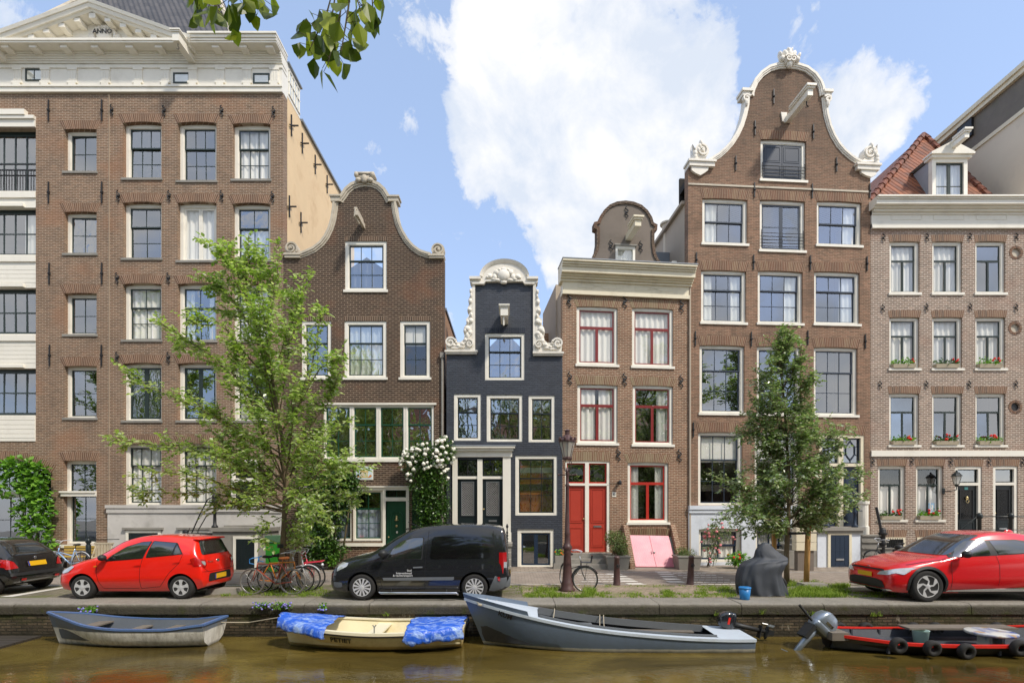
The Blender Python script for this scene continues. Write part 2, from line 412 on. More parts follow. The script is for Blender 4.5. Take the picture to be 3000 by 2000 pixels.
def win(h,r,depth=.1,fw=.11,cols=2,rt=1,rb=2,split=.38,sash='green_sash',sill='white',arch=0.0,curtain=None,kind='sash',frame='white',glass='glass',name='window',hole=True,label=None,sw=.05,mw=.024):
 u0,u1,z0,z1=r;WSEED[0]+=1;sd=WSEED[0];rnd=random.Random(sd)
 if hole:h.hole(r,arch,depth+.12)
 fr=MB()
 box_ring(fr,u0-.004,u1+.004,z0-.004,z1+.004,fw+.004,depth,depth+.12,wb=min(fw,.07)if kind!='fixed' else fw)
 box_ring(fr,u0+fw-.003,u1-fw+.003,z0+min(fw,.07)-.003,z1-fw+.003,.028,depth+.025,depth+.125)
 f=fr.build(name,M[frame],h.e,label=label)
 a0,a1,b0,b1=u0+fw+.02,u1-fw-.02,z0+min(fw,.07)+.02,z1-fw-.02
 ys=depth+.05
 sm=MB();panes=[]
 if kind=='sash':
  zs=b1-(b1-b0)*split
  sash_mesh(sm,a0,a1,zs-.02,b1,ys,cols,rt,sw,mw);sash_mesh(sm,a0,a1,b0,zs+.03,ys+.045,cols,rb,sw,mw)
  panes=[(a0,a1,zs,b1,ys+.02),(a0,a1,b0,zs,ys+.065)]
 elif kind=='french':
  m=(a0+a1)/2
  sash_mesh(sm,a0,m+.012,b0,b1,ys,1,rb,sw+.02,mw);sash_mesh(sm,m+.014,a1,b0,b1,ys,1,rb,sw+.02,mw)
  panes=[(a0,m,b0,b1,ys+.02),(m,a1,b0,b1,ys+.02)]
 elif kind=='tee':
  zs=b1-(b1-b0)*split;m=(a0+a1)/2
  sash_mesh(sm,a0,a1,zs,b1,ys,1,1,sw,mw);sash_mesh(sm,a0,m+.01,b0,zs-.004,ys,1,1,sw,mw);sash_mesh(sm,m+.014,a1,b0,zs-.004,ys,1,1,sw,mw)
  panes=[(a0,a1,zs,b1,ys+.02),(a0,m,b0,zs,ys+.02),(m,a1,b0,zs,ys+.02)]
 else:
  sash_mesh(sm,a0,a1,b0,b1,ys,cols,rb,sw,mw);panes=[(a0,a1,b0,b1,ys+.02)]
 sm.build('sash',M[sash],f)
 for(x0,x1,y0,y1,yy)in panes:
  pm=MB();tx,tz=rnd.uniform(-.011,.011),rnd.uniform(-.011,.011)
  pm.add([(x0+.01,yy-tx-tz,y0+.01),(x1-.01,yy+tx-tz,y0+.01),(x1-.01,yy+tx+tz,y1-.01),(x0+.01,yy-tx+tz,y1-.01)],[(0,1,2,3)])
  pm.build('pane',M['glass_cur' if curtain in('full','most','low','top')and glass=='glass' else glass],f)
 if sill:
  st=MB();ov=.05
  if sill=='white':st.box(u0-ov,u1+ov,-.05,depth+.02,z0-.085,z0+.008)
  elif sill=='stone':st.box(u0-ov,u1+ov,-.045,depth+.01,z0-.075,z0+.008)
  st.build('sill',M['white' if sill=='white' else 'bluestone'],f)
 if curtain:
  yc=depth+.155;cw=(a1-a0)
  spans={'full':[(a0,a1,b0,b1)],'left':[(a0,a0+cw*.32,b0,b1)],'right':[(a1-cw*.32,a1,b0,b1)],'sides':[(a0,a0+cw*.24,b0,b1),(a1-cw*.24,a1,b0,b1)],'low':[(a0,a1,b0,b0+(b1-b0)*.6)],'top':[(a0,a1,b0+(b1-b0)*.62,b1)],'most':[(a0,a0+cw*.45,b0,b1),(a1-cw*.4,a1,b0,b1)]}[curtain]
  for q,(x0,x1,y0,y1)in enumerate(spans):
   curtain_mesh(x0-.03,x1+.03,y0-.04,y1+.06,yc,folds=9 if curtain!='top' else 2,amp=.03 if curtain!='top' else .004,seed=sd*7+q).build('curtain',M['curtain'],f)
 return f
def lintel(h,r,mat,hgt=.36,arch=.05,flare=.14,bw=.066,proud=.008,name='brick_lintel'):
 u0,u1,z0,z1=r;n=max(6,int((u1-u0+flare)/bw));mb=MB()
 def pt(t,k):
  w=u1-u0;e=.02+flare*k
  return(u0-e+(w+2*e)*t,z1-arch+arch*4*t*(1-t)+hgt*k)
 g=.13/n
 for i in range(n):
  t0,t1=i/n+g,(i+1)/n-g
  q=[pt(t0,0),pt(t1,0),pt(t1,1),pt(t0,1)]
  mb.add([(a,-proud,b)for a,b in q]+[(a,.03,b)for a,b in q],[(0,1,2,3),(0,4,5,1),(1,5,6,2),(2,6,7,3),(3,7,4,0)])
 mb.m=1
 N=12;tp=[pt(i/N,1)for i in range(N+1)];bt=[pt(i/N,0)for i in range(N+1)]
 mb.add([(a,-proud*.45,b)for a,b in bt]+[(a,-proud*.45,b)for a,b in tp],[(i,i+1,N+2+i,N+1+i)for i in range(N)])
 return mb.build(name,[M[mat],M['mortar']if mat!='vous_dark' else M['brick_dark']],h.e)
def mesh_anchor_bar():
 mb=MB();mb.box(-.018,.018,-.05,-.012,-.40,.40);mb.box(-.035,.035,-.07,-.0,-.04,.04);mb.ball((0,-.06,0),.035,8,5)
 return mb.mesh('anchor_bar',M['iron'])
def mesh_anchor_curl():
 mb=MB();pts=[]
 for i in range(19):
  t=i/18;a=t*2*PI
  pts.append((.055*math.sin(a*2),-.045,-.21+.42*t))
 mb.tube(pts,[.016+.008*math.sin(PI*i/18)for i in range(19)],6)
 mb.box(-.045,.045,-.06,0,-.025,.025)
 return mb.mesh('anchor_curl',M['iron'])
ANB,ANC=mesh_anchor_bar(),mesh_anchor_curl()
def anchors(h,pts,me,sc=1.0):
 for x,y in pts:
  u,z=h.p(x,y)
  o=link('wall_anchor',me,h.e,(u,0,z));o.scale=(1 if me is ANB else sc,1,sc)
def panel(mb,u0,u1,z0,z1,y,d=.018,w=.03):
 box_ring(mb,u0,u1,z0,z1,w,y-d,y+.004)
 mb.frustum((u0+w+.03,u1-w-.03,0,0,0),(0,0,0,0,0))if False else None
 mb.box(u0+w+.035,u1-w-.035,y-d*.6,y+.004,z0+w+.035,z1-w-.035)
def door_leaf(h,r,y,mat,panels=((.08,.45),(.5,.95)),slot=None,knob=None,grille=None,name='door',parent=None,label=None):
 u0,u1,z0,z1=r;H=z1-z0;W=u1-u0
 mb=MB();mb.box(u0,u1,y,y+.05,z0,z1)
 for a,b in panels:panel(mb,u0+W*.14,u1-W*.14,z0+H*a,z0+H*b,y)
 d=mb.build(name,M[mat],parent or h.e,label=label)
 if slot:
  s=MB();c=(u0+u1)/2;z=z0+H*slot
  s.box(c-.15,c+.15,y-.03,y+.0,z-.035,z+.035);s.box(c-.11,c+.11,y-.036,y-.028,z-.014,z+.014)
  s.build('letter_slot',M['steel'],d)
 if knob:
  s=MB();s.smooth=True;s.ball((u0+W*knob[0],y-.045,z0+H*knob[1]),.032,8,6);s.tube([(u0+W*knob[0],y-.04,z0+H*knob[1]),(u0+W*knob[0],y,z0+H*knob[1])],.012,6)
  s.build('door_knob',M['brass'],d)
 if grille:
  a,b,c0,c1=u0+W*.2,u1-W*.2,z0+H*grille[0],z0+H*grille[1]
  s=MB();box_ring(s,a-.02,b+.02,c0-.02,c1+.02,.025,y-.035,y-.002)
  n=7
  stp=(b-a)/n
  k=-int((c1-c0)/stp)-1
  def clip(p,q):
   t0,t1=0.,1.;dx,dz=q[0]-p[0],q[1]-p[1]
   for pp,qq in((-dx,p[0]-a),(dx,b-p[0]),(-dz,p[1]-c0),(dz,c1-p[1])):
    if abs(pp)<1e-9:
     if qq<0:return None
    else:
     t=qq/pp
     if pp<0:t0=max(t0,t)
     else:t1=min(t1,t)
   return None if t0>=t1-1e-4 else((p[0]+dx*t0,p[1]+dz*t0),(p[0]+dx*t1,p[1]+dz*t1))
  Hh=c1-c0
  for i in range(-int(Hh/stp)-2,n+int(Hh/stp)+2):
   for sg in(1,-1):
    x=a+i*stp
    e=clip((x,c0),(x+sg*Hh*.75,c1))
    if e:s.tube([(e[0][0],y-.02,e[0][1]),(e[1][0],y-.02,e[1][1])],.006,4)
  s.build('door_grille',M['steel']if grille[2]=='s' else M['iron'],d)
  g=MB();g.add([(a,y-.004,c0),(b,y-.004,c0),(b,y-.004,c1),(a,y-.004,c1)],[(0,1,2,3)]);g.build('door_light',M['glassdark'],d)
 return d
M['glassdark']=m_plain('dark_door_glass',L(26,30,30),.12,.1,3,bump=.05)
def spiral(c,r0,r1,turns,a0,sgn=1,n=36):
 return[(c[0]+sgn*(r0+(r1-r0)*i/n)*math.cos(a0+turns*2*PI*i/n),c[1]+(r0+(r1-r0)*i/n)*math.sin(a0+turns*2*PI*i/n))for i in range(n+1)]
def volute(h,cu,cz,r,sgn,mat='carved',y0=-.1,y1=.22):
 mb=MB()
 circ=[(cu+r*math.cos(2*PI*i/20),cz+r*math.sin(2*PI*i/20))for i in range(20)]
 mb.prism(circ,y0+.05,y1)
 mb.sweep(spiral((cu,cz),r*1.0,r*.16,1.75,-.6,sgn),[(r*.11,y0),(-r*.11,y0),(-r*.11,y0+.07),(r*.11,y0+.07)])
 mb.ball((cu,y0+.03,cz),(r*.2,.05,r*.2),10,6)
 return mb.build('volute',M[mat],h.e)
def coping(h,path,mat='carved',w_out=.07,w_in=.13,y0=-.09,y1=.32):
 mb=MB()
 mb.sweep(path,[(w_out,y0),(w_out,y1),(-w_in*.5,y1),(-w_in*.55,y0+.03),(-w_in,y0+.05),(-w_in,y0+.09),(-w_in*.2,y0+.02)][:1]+[(w_out,y1),(-w_in,y1),(-w_in,y0+.07),(-w_in*.55,y0+.07),(-w_in*.55,y0+.03),(-w_in*.1,y0+.03),(-w_in*.1,y0)])
 return mb.build('gable_coping',M[mat],h.e)
def hoist(h,tip,root_y,length,w=.16,hh=.2,mat='white',cap=True,hook=True):
 u,z=tip;mb=MB()
 mb.box(u-w/2,u+w/2,-length,.02,z-hh/2,z+hh/2)
 if cap:
  mb.box(u-w/2-.035,u+w/2+.035,-length-.04,-.05,z+hh/2,z+hh/2+.045)
  mb.box(u-w/2-.06,u+w/2+.06,-length-.07,-.05,z+hh/2+.045,z+hh/2+.09)
 o=mb.build('hoist_beam',M[mat],h.e)
 if hook:
  k=MB();zz=z-hh/2;y=-length+.14
  k.tube([(u,y,zz),(u,y,zz-.1),(u+.04,y,zz-.16),(u,y,zz-.21),(u-.045,y,zz-.17)],.012,5)
  k.build('hoist_hook',M['iron'],o)
 return o
def cornice(h,u0,u1,segs,mat='white',name='cornice',ret=True,parent=None):
 mb=MB()
 for z0,z1,pr in segs:
  e=pr*.9 if ret else 0
  if isinstance(pr,tuple):pass
  mb.box(u0-min(e,.12),u1+min(e,.12),-pr,.06,z0,z1)
 return mb.build(name,M[mat],parent or h.e)
def body(h,u0,u1,y0,y1,z,mat,name='side_wall'):
 mb=MB();mb.box(u0,u1,y0,y1,0,z)
 mb.f=mb.f[:2]+mb.f[3:];mb.mi=mb.mi[:-1];mb.sm=mb.sm[:-1]
 return mb.build(name,M[mat],h.e)
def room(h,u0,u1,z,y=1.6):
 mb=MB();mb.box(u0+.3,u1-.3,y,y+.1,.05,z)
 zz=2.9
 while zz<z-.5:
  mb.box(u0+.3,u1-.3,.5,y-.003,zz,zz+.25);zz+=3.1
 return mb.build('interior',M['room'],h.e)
def ridge_roof(h,u0,u1,y0,y1,ze,zr,mat,um=None):
 um=(u0+u1)/2 if um is None else um
 mb=MB();mb.prism([(u0,ze),(um,zr),(u1,ze)],y0,y1)
 return mb.build('roof',M[mat],h.e)
 # ================================================================ house 1: wide brown warehouse with pediment (far left)
zA=lambda x,y:(x/1.96,y/1.96)
zB=lambda x,y:(x/2.24,700+y/2.24)
zC=lambda x,y:(x/2.091,1250+y/2.091)
h1=House('pediment_house','tall brown brick house with white pediment and ANNO shield, behind the red hatchback',830,20.0)
H=h1
top=17.97;UL=-13.2
D1=.17
cols=[(188,283,[(378,503),(620,743),(858,980),(1071,1224)]),(360,473,[(357,523),(591,757),(829,996),(1062,1232),(1298,1479)]),(520,634,[(357,530),(591,764),(829,998),(1062,1232),(1298,1479)]),(681,792,[(360,526),(594,762),(831,998),(1064,1232)])]
spec={(1,0):dict(cols=3,rb=2),(1,1):dict(cols=2,rb=2),(1,2):dict(cols=2,rb=2,curtain='full'),(1,3):dict(kind='french',rb=1),(1,4):dict(cols=3,rb=3,split=.33,curtain='full'),(2,0):dict(cols=3,rb=2),(2,1):dict(kind='french',rb=1,sash='white',curtain='full'),(2,2):dict(cols=2,rb=2,curtain='sides'),(2,3):dict(kind='french',rb=1),(2,4):dict(cols=3,rb=3,split=.33,curtain='full'),(3,0):dict(cols=3,rb=2,curtain='full'),(3,1):dict(cols=2,rb=2,curtain='low'),(3,2):dict(cols=2,rb=2,curtain='full'),(3,3):dict(cols=2,rb=2,curtain='sides'),(0,0):dict(kind='fixed',cols=2,rb=2),(0,1):dict(kind='fixed',cols=2,rb=2),(0,2):dict(kind='fixed',cols=2,rb=2),(0,3):dict(kind='fixed',cols=2,rb=2)}
for ci,(x0,x1,rows)in enumerate(cols):
 for ri,(y0,y1)in enumerate(rows):
  r=H.R(x0,y0,x1,y1)
  win(H,r,depth=D1,fw=.12 if ci else .1,arch=.05 if ci else .02,sill='stone',glass='glass_old' if(ci+ri)%3==1 else 'glass',**spec[(ci,ri)])
  lintel(H,r,'vous_brown',hgt=.32,arch=.05 if ci else .02,flare=.16)
  # narrow ground-floor window below the small column
r=H.R(186,1348,282,1594);win(H,r,depth=D1,fw=.1,cols=2,rt=2,rb=2,split=.42,sill=None,arch=.02);lintel(H,r,'vous_brown',hgt=.32,arch=.02)
zt=H.p(235,1446)[1]
mb=MB();mb.box(r[0]-.06,r[1]+.02,-.06,D1-.01,zt-.09,zt+.04);mb.box(r[0]-.1,r[1]+.02,-.1,D1-.01,zt+.04,zt+.11);mb.build('window_cornice',M['white'],H.e)
mb=MB();mb.box(r[0]-.06,r[1]+.05,-.06,D1,r[2]-.12,r[2]-.002);mb.build('window_ledge',M['white'],H.e)
# glazed loggia bay at the frame's left edge
bay=[H.R(-120,376,105,558),H.R(-120,607,105,745),H.R(-120,842,105,977),H.R(-120,1078,105,1216)]
bu0,bu1=bay[0][0],bay[0][1]
for i,r in enumerate(bay):
 win(H,r,depth=.2,fw=.03,kind='fixed',cols=6,rb=2,sash='green_sash',frame='green_sash',sill=None,hole=False,sw=.09,mw=.05,name='bay_window',curtain='sides' if i==1 else None)
H.hole((bu0,bu1,bay[3][2],bay[0][3]),0,.4)
mb=MB()
for a,b in((0,1),(1,2),(2,3)):
 z1,z0=bay[a][2],bay[b][3]
 if z1-z0<.1:continue
 mb.box(bu0,bu1,.03,.3,z0,z1)
 mb.box(bu0,bu1-.002,-.03,.03,z1-.28,z1-.06)
 for k in range(6):mb.box(bu0,bu1-.01,.022,.03,z0+.2+k*.16,z0+.33+k*.16)if z0+.35+k*.16<z1-.3 else None
 mb.box(bu0+.5,bu1-.45,-.05,.03,z0+.02,z0+.13);mb.build('bay_panelling',M['white'],H.e);mb=MB()
u,z0=H.p(50,1292)[0],H.p(50,1292)[1]
mb.box(bu0,bu1,-.03,.1,z0,bay[3][2]-.002)
for k in range(5):mb.box(bu0,bu1-.01,-.04,-.028,z0+.12+k*.17,z0+.26+k*.17)
mb.build('bay_panelling',M['white'],H.e);mb=MB()
zz=bay[0][3];mb.box(bu0,bu1,-.05,.25,zz+.03,zz+.3);mb.box(bu0,bu1+.01,-.12,.25,zz+.3,zz+.42);mb.box(bu0,bu1-.3,-.16,.1,zz+.42,zz+.62)
mb.build('bay_cornice',M['white'],H.e)
mb=MB();r=bay[0]
for k in range(26):
 x=bu1-.06-k*.105;mb.box(x-.008,x+.008,.09,.11,r[2],r[2]+.82)
mb.box(bu0,bu1-.02,.085,.115,r[2]+.82,r[2]+.86);mb.box(bu0,bu1-.02,.085,.115,r[2]+1.03,r[2]+1.06)
mb.build('balcony_rail',M['iron'],H.e)
# arched doorway behind the vine, basement openings, entrance
r=H.R(-90,1345,150,1600);win(H,r,depth=.2,fw=.09,cols=5,rt=1,rb=2,split=.42,sill=None,arch=.55,name='arched_window');lintel(H,r,'vous_brown',hgt=.3,arch=.55,flare=.2)
zt=H.p(50,1446)[1];mb=MB();mb.box(r[0],H.p(60,1446)[0],.1,.2,zt-.12,zt+.08);mb.build('transom',M['white'],H.e)
# brick facade
plz=H.p(500,1480)[1];plu=H.p(319,1560)[0]
ent=H.R(684,1352,752,1537)
H.hole(ent,0,.35)
wl=H.wall([(UL,0),(0,0),(0,top),(UL,top)],M['brick_brown'],.35)
# stone plinth (proud of the brick) with basement hatches
mb=MB();mb.box(plu,-.02,-.07,-.004,0,plz-.28);mb.box(plu-.02,-.02,-.11,-.004,plz-.28,plz-.1);mb.box(plu-.05,-.02,-.14,-.004,plz-.1,plz+.02)
pl=mb.build('plinth',M['plinth'],H.e)
for x0,x1 in((370,472),(528,632)):
 r=H.R(x0,1552,x1,1655,-.07);r=(r[0],r[1],.02,r[3])
 mb=MB();box_ring(mb,r[0],r[1],r[2],r[3],.1,-.11,-.06,wb=0);mb.build('hatch_frame',M['white'],H.e)
 mb=MB();mb.box(r[0]+.1,r[1]-.1,-.09,-.065,r[2],r[3]-.1)
 for k in range(8):mb.box(r[0]+.12+k*.12,r[0]+.22+k*.12,-.098,-.06,r[2],r[3]-.12)
 mb.build('basement_hatch',M['door_black'],H.e)
 mb=MB();mb.box(r[0]-.1,r[1]+.1,-.17,-.06,r[3]+.02,r[3]+.1);mb.box(r[0]-.05,r[1]+.05,-.13,-.06,r[3]-.04+.045,r[3]+.02);mb.build('hatch_hood',M['bluestone'],H.e)
 # entrance recess
u0,u1,z0,z1=ent
mb=MB();box_ring(mb,u0-.06,u1+.06,z0,z1+.08,.1,-.05,.14,wb=0);mb.box(u0,u1,-.01,.14,z1-.75,z1-.62);mb.build('door_frame',M['white'],H.e)
door_leaf(H,(u0+.04,u1-.04,z0,z1-.75),.1,'door_black',((.06,.42),(.48,.95)),slot=.45)
mb=MB();mb.add([(u0+.04,.09,z1-.62),(u1-.04,.09,z1-.62),(u1-.04,.09,z1-.02),(u0+.04,.09,z1-.02)],[(0,1,2,3)]);mb.build('transom_light',M['glassdark'],H.e)
# stoop in blue stone with a service door under it
su0,su1=H.p(620,1600,-1.1)[0],H.p(782,1600,-1.1)[0]
mb=MB();mb.box(su0,su1,-1.05,-.15,0,z0-.2);mb.box(su0-.06,su1+.06,-1.12,-.15,z0-.2,z0-.06)
mb.box(u0-.12,u1+.12,-.45,-.05,z0-.06,z0+.0)
for k in range(6):mb.box(su0-.32*(k+1),su0-.32*k,-1.0,-.16,0,(z0-.2)*(1-(k+1)/7))
mb.build('stoop',M['bluestone'],H.e)
r=H.R(690,1578,745,1650,-1.1)
mb=MB();box_ring(mb,r[0]-.1,r[1]+.1,.02,r[3]+.1,.1,-1.09,-1.05,wb=0);mb.build('door_frame',M['white'],H.e)
mb=MB();mb.box(r[0],r[1],-1.075,-1.04,.02,r[3])
for k in range(6):mb.box(r[0]+.01+k*(r[1]-r[0])/6,r[0]-.008+(k+1)*(r[1]-r[0])/6,-1.082,-1.04,.03,r[3]-.01)
mb.build('service_door',M['door_black'],H.e)
# iron railing: posts and bars
mb=MB();mb.smooth=True
pz=z0-.06
pu=H.p(627,1520,-1.05)[0]
mb.lathe([(.11,0),(.11,.05),(.06,.1),(.05,.5),(.075,.52),(.05,.56),(.045,.75),(.1,.9),(.11,1.0),(.07,1.1),(.1,1.14),(.05,1.2),(.02,1.25)],(pu,-1.0,pz),10)
qu=H.p(541,1570,-1.05)[0]
mb.lathe([(.12,0),(.12,.3),(.07,.35),(.06,.7),(.12,.8),(.13,.92),(.06,1.0),(.1,1.06),(.1,1.15),(.04,1.2)],(qu,-1.0,.25),10)
mb.tube([(pu,-1.0,pz+1.15),(su1,-1.0,pz+1.15)],.022,6);mb.tube([(pu,-1.0,pz+.55),(su1,-1.0,pz+.55)],.018,6)
mb.tube([(pu,-1.0,pz+1.13),(pu-.25,-1.0,pz+1.02),(pu-.55,-1.0,pz+.45),(qu+.15,-1.0,1.15),(qu,-1.0,1.12)],.022,6)
mb.tube([(pu,-1.0,pz+.55),(pu-.3,-1.0,pz+.42),(pu-.6,-1.0,pz-.1),(qu+.35,-1.0,.55)],.018,6)
mb.build('stoop_railing',M['iron'],H.e)
anchors(H,[(144,325),(300,325),(144,565),(300,565),(146,802),(300,802),(147,1041),(299,1041)],ANB)
anchors(H,[(329,325),(482,327),(651,327),(803,330),(348,576),(497,576),(651,576),(800,578),(345,816),(495,816),(652,815),(345,1048),(495,1048)],ANC)
# number plate
u,z=H.p(652,1365);mb=MB();mb.box(u-.09,u+.09,-.02,-.002,z-.1,z+.1);mb.build('number_plate',M['white'],H.e)
# frieze with pilasters, small attic lights, cornice and pediment
fz=19.02
att=[(75,127,203,238),(508,556,214,245),(742,790,216,246)]
mb=MB();mb.box(UL,-.02,-.05,.35,top+.004,fz)
mb.box(UL,-.0,-.10,.35,top-.03,top+.14);mb.box(UL,-.0,-.14,.35,top+.14,top+.2)
mb.box(UL,-.0,-.09,.34,fz-.17,fz-.08)
for x in(55,137,217,313,408,488,568,648,727,806):
 u=H.p(x,230)[0]
 mb.box(u-.16,u+.16,-.08,-.04,top+.32,fz-.2);mb.box(u-.19,u+.19,-.11,-.04,top+.3,top+.38);mb.box(u-.18,u+.18,-.1,-.04,fz-.25,fz-.172)
 for k in(-.1,0,.1):mb.box(u+k-.02,u+k+.02,-.09,-.078,top+.42,fz-.3)
 mb.box(u-.13,u+.13,-.12,-.04,top+.21,top+.29)
fb=mb.build('frieze',M['white'],H.e)
for x0,x1,y0,y1 in att:
 r=H.R(x0,y0,x1,y1,-.05)
 mb=MB();box_ring(mb,r[0],r[1],r[2],r[3],.05,-.075,-.052);mb.box((r[0]+r[1])/2-.012,(r[0]+r[1])/2+.012,-.07,-.052,r[2]+.05,r[3]-.05)if x0<300 else None
 f=mb.build('attic_light',M['green_sash'],H.e)
 mb=MB();mb.add([(r[0]+.04,-.058,r[2]+.04),(r[1]-.04,-.058,r[2]+.04),(r[1]-.04,-.058,r[3]-.04),(r[0]+.04,-.058,r[3]-.04)],[(0,1,2,3)]);mb.build('pane',M['glass'],f)
sz=19.34;OV=.62
mb=MB()
for k in range(5):mb.box(UL,-.0,-.06-.035*(k+1),.3,fz+k*.064+.003,fz+(k+1)*.064)
mb.box(UL,.0,-OV,.3,sz,sz+.06);mb.box(UL,.02,-OV-.03,.3,sz+.06,sz+.14)
pr=H.p(561,108,-OV)[0]
mb.box(pr-.1,.03,-OV-.07,.3,sz+.142,sz+.24);mb.box(pr-.1,.05,-OV-.12,.3,sz+.24,sz+.31)
for x in(30,110,200,290,390,475,640,720,796):
 u=H.p(x,150,-.3)[0];mb.box(u-.13,u+.13,-OV+.1,-.1,sz-.1,sz+.003)
mb.build('cornice',M['white'],H.e)
ax,az=H.p(262,2,-OV);az-=.02
bz=sz+.16
pl0=2*ax-pr
mb=MB()
path=[(pl0-.3,bz-.05),(ax,az),(pr+.1,bz+.08)]
path=[(pl0,bz),(ax,az),(pr,bz)]
mb.sweep(path,[(.02,-OV-.12),(.02,.2),(-.08,.2),(-.08,-OV-.08)]);mb.sweep(path,[(-.082,-OV-.05),(-.082,.2),(-.2,.2),(-.2,-OV)])
mb.sweep(path,[(-.202,-OV+.05),(-.202,.1),(-.27,.1),(-.27,-OV+.1)])
n=Vector((pr-ax,bz-az)).normalized()
for k in range(1,7):
 for sg in(-1,1):
  t=k/6.6;u=ax+sg*(pr-ax)*t;z=az+(bz-az)*t-.3
  if z>bz+.05:mb.box(u-.11,u+.11,-OV+.12,-.1,z-.1-.03,z+.0)
mb.box(ax-.12,ax+.12,-OV+.12,-.1,az-.5,az-.32)
mb.build('pediment',M['white'],H.e)
mb=MB();mb.prism([(pl0+.4,bz-.05),(pr-.4,bz-.05),(ax,az-.2)],-.12,.2);mb.build('tympanum',M['white'],H.e)
# carved ANNO shield
su,szz=H.p(303,100,-.2)
mb=MB();mb.smooth=True;mb.ball((su,-.15,szz),(.32,.1,.26),16,8)
for k in range(14):
 a=PI*(k-1)/11;mb.ball((su+.42*math.cos(a),-.16,szz-.05+.34*math.sin(a)),(.09,.07,.08),8,5)
mb.ball((su+.52,-.15,szz-.1),(.12,.06,.16),8,5);mb.ball((su-.52,-.15,szz-.1),(.12,.06,.16),8,5)
sh=mb.build('carved_shield',M['carved'],H.e)
def text_mesh(body_,size,extrude=.004,align='CENTER',bold=False):
 cu=bpy.data.curves.new('lettering','FONT');cu.body=body_;cu.size=size;cu.extrude=extrude;cu.align_x=align;cu.align_y='CENTER'
 cu.resolution_u=2
 if bold:cu.offset=size*.018
 o=bpy.data.objects.new('lettering',cu);COL.objects.link(o)
 dg=bpy.context.evaluated_depsgraph_get();me=bpy.data.meshes.new_from_object(o.evaluated_get(dg))
 bpy.data.objects.remove(o);bpy.data.curves.remove(cu)
 return me
def lettering(s,size,mat,parent,loc,rot=(PI/2,0,0),extrude=.004,align='CENTER',bold=False):
 me=text_mesh(s,size,extrude,align,bold);me.materials.clear();me.materials.append(mat)
 return link('lettering',me,parent,loc,rot)
M['ink']=m_plain('black_lettering',L(40,38,36),.5,.1,9,bump=0)
lettering('ANNO',.24,M['ink'],sh,(su,-.255,szz+.05),bold=True)
lettering('47',.15,M['ink'],H.e,(H.p(652,1365)[0],-.024,H.p(652,1365)[1]),bold=True)
# hoist beams under the cornice, attic side, gable side wall, roof
for x in(566,20):
 u,z=H.p(x,190);hoist(H,(u,fz+.16),0,1.05,.24,.3,'white',True,True)
mb=MB();mb.box(-.4,-.02,.352,1.62,top+.2,sz+.1);sd=mb.build('attic_return',M['white'],H.e)
mb=MB()
for k in range(5):mb.box(-.018,.012,.55+k*.24,.58+k*.24,top+.35,sz-.05)
for zz in(top+.35,top+.85,sz-.08):mb.box(-.018,.014,.5,1.58,zz,zz+.04)
mb.build('attic_glazing',M['white'],H.e)
mb=MB();mb.add([(-.01,.5,top+.35),(-.01,1.56,top+.35),(-.01,1.56,sz-.05),(-.01,.5,sz-.05)],[(0,1,2,3)]);mb.build('attic_pane',M['glass'],H.e)
mb=MB();mb.box(UL,-.0,.352,9,0,18.1);mb.f=mb.f[:2]+mb.f[3:];mb.mi.pop();mb.sm.pop();mb.build('side_wall',M['plaster_tan'],H.e)
mb=MB();mb.box(-.25,.09,1.64,9.1,18.1,18.2);mb.box(-.2,.06,.4,1.7,sz+.101,sz+.16);mb.build('side_coping',M['zinc'],H.e)
mb=MB()
b=(-21.5-H.O.x,H.p(706,104,.4)[0],.36,5.0,sz+.2)
mb.frustum(b,(b[0]+3.2,b[1]-3.2,4.2,4.8,sz+7));mb.build('roof',M['tile_grey'],H.e)
for s_,e_ in((b[1],-3.2),(b[0],3.2)):mb=MB();mb.tube([(s_,.36,sz+.2),(s_+e_,4.2,sz+7)],.1,6);mb.build('hip_ridge',M['sandstone'],H.e)
# star anchors on the gable side
for x,y in((852,368),(884,420),(922,482),(957,540),(846,605),(880,652)):
 a,bb=rays(x,y);D=H.O.x/a;z=CH+bb*D
 mb=MB();mb.box(0,.05,-.02,.02,-.42,.42);mb.obox((.05,0,0),.04,.5,.035,Matrix.Rotation(.5,3,'X'));mb.box(0,.3,-.018,.018,-.03,.02)
 mb.build('wall_anchor',M['iron'],H.e,loc=(0.0,D-H.O.y,z))
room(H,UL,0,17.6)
mb=MB();mb.tube([(H.p(322,900)[0],-.04,plz),(H.p(322,900)[0],-.04,top-.05)],.012,5);mb.build('cable',M['mortar'],H.e)
# ================================================================ house 2: dark brown bell gable
zD=lambda x,y:(800+x/2.412,450+y/2.412)
zE=lambda x,y:(800+x/2.24,1050+y/2.24)
h2=House('bell_gable_house','dark brown brick bell gable house with green window strip, left of the blue-black house',832,20.0)
H=h2
ur=H.p(1301,1000)[0]
gl=[(180,720),(235,700),(290,675),(340,635),(375,590),(402,535),(422,470),(433,400),(438,345)]
gm=[(470,340),(475,325),(492,305),(520,262),(560,228),(610,210),(650,206),(700,210),(745,228),(782,262),(806,300),(820,325),(826,340)]
gr=[(858,345),(868,420),(884,490),(912,555),(948,615),(990,662),(1040,697),(1085,712),(1112,718)]
P=lambda q,f=zD:[H.p(*f(*a))for a in q]
out=[(0,0),(ur,0),(ur,H.p(*zD(1200,745))[1])]+P(gr[::-1])+P(gm[::-1])+P(gl[::-1])+[(0,H.p(*zD(80,745))[1])]
R_=lambda f,x0,y0,x1,y1:H.R(*f(x0,y0),*f(x1,y1))
w2=dict(depth=.03,fw=.12,sash='blue_sash',arch=0)
w2s=dict(w2);w2s['sash']='green_sash'
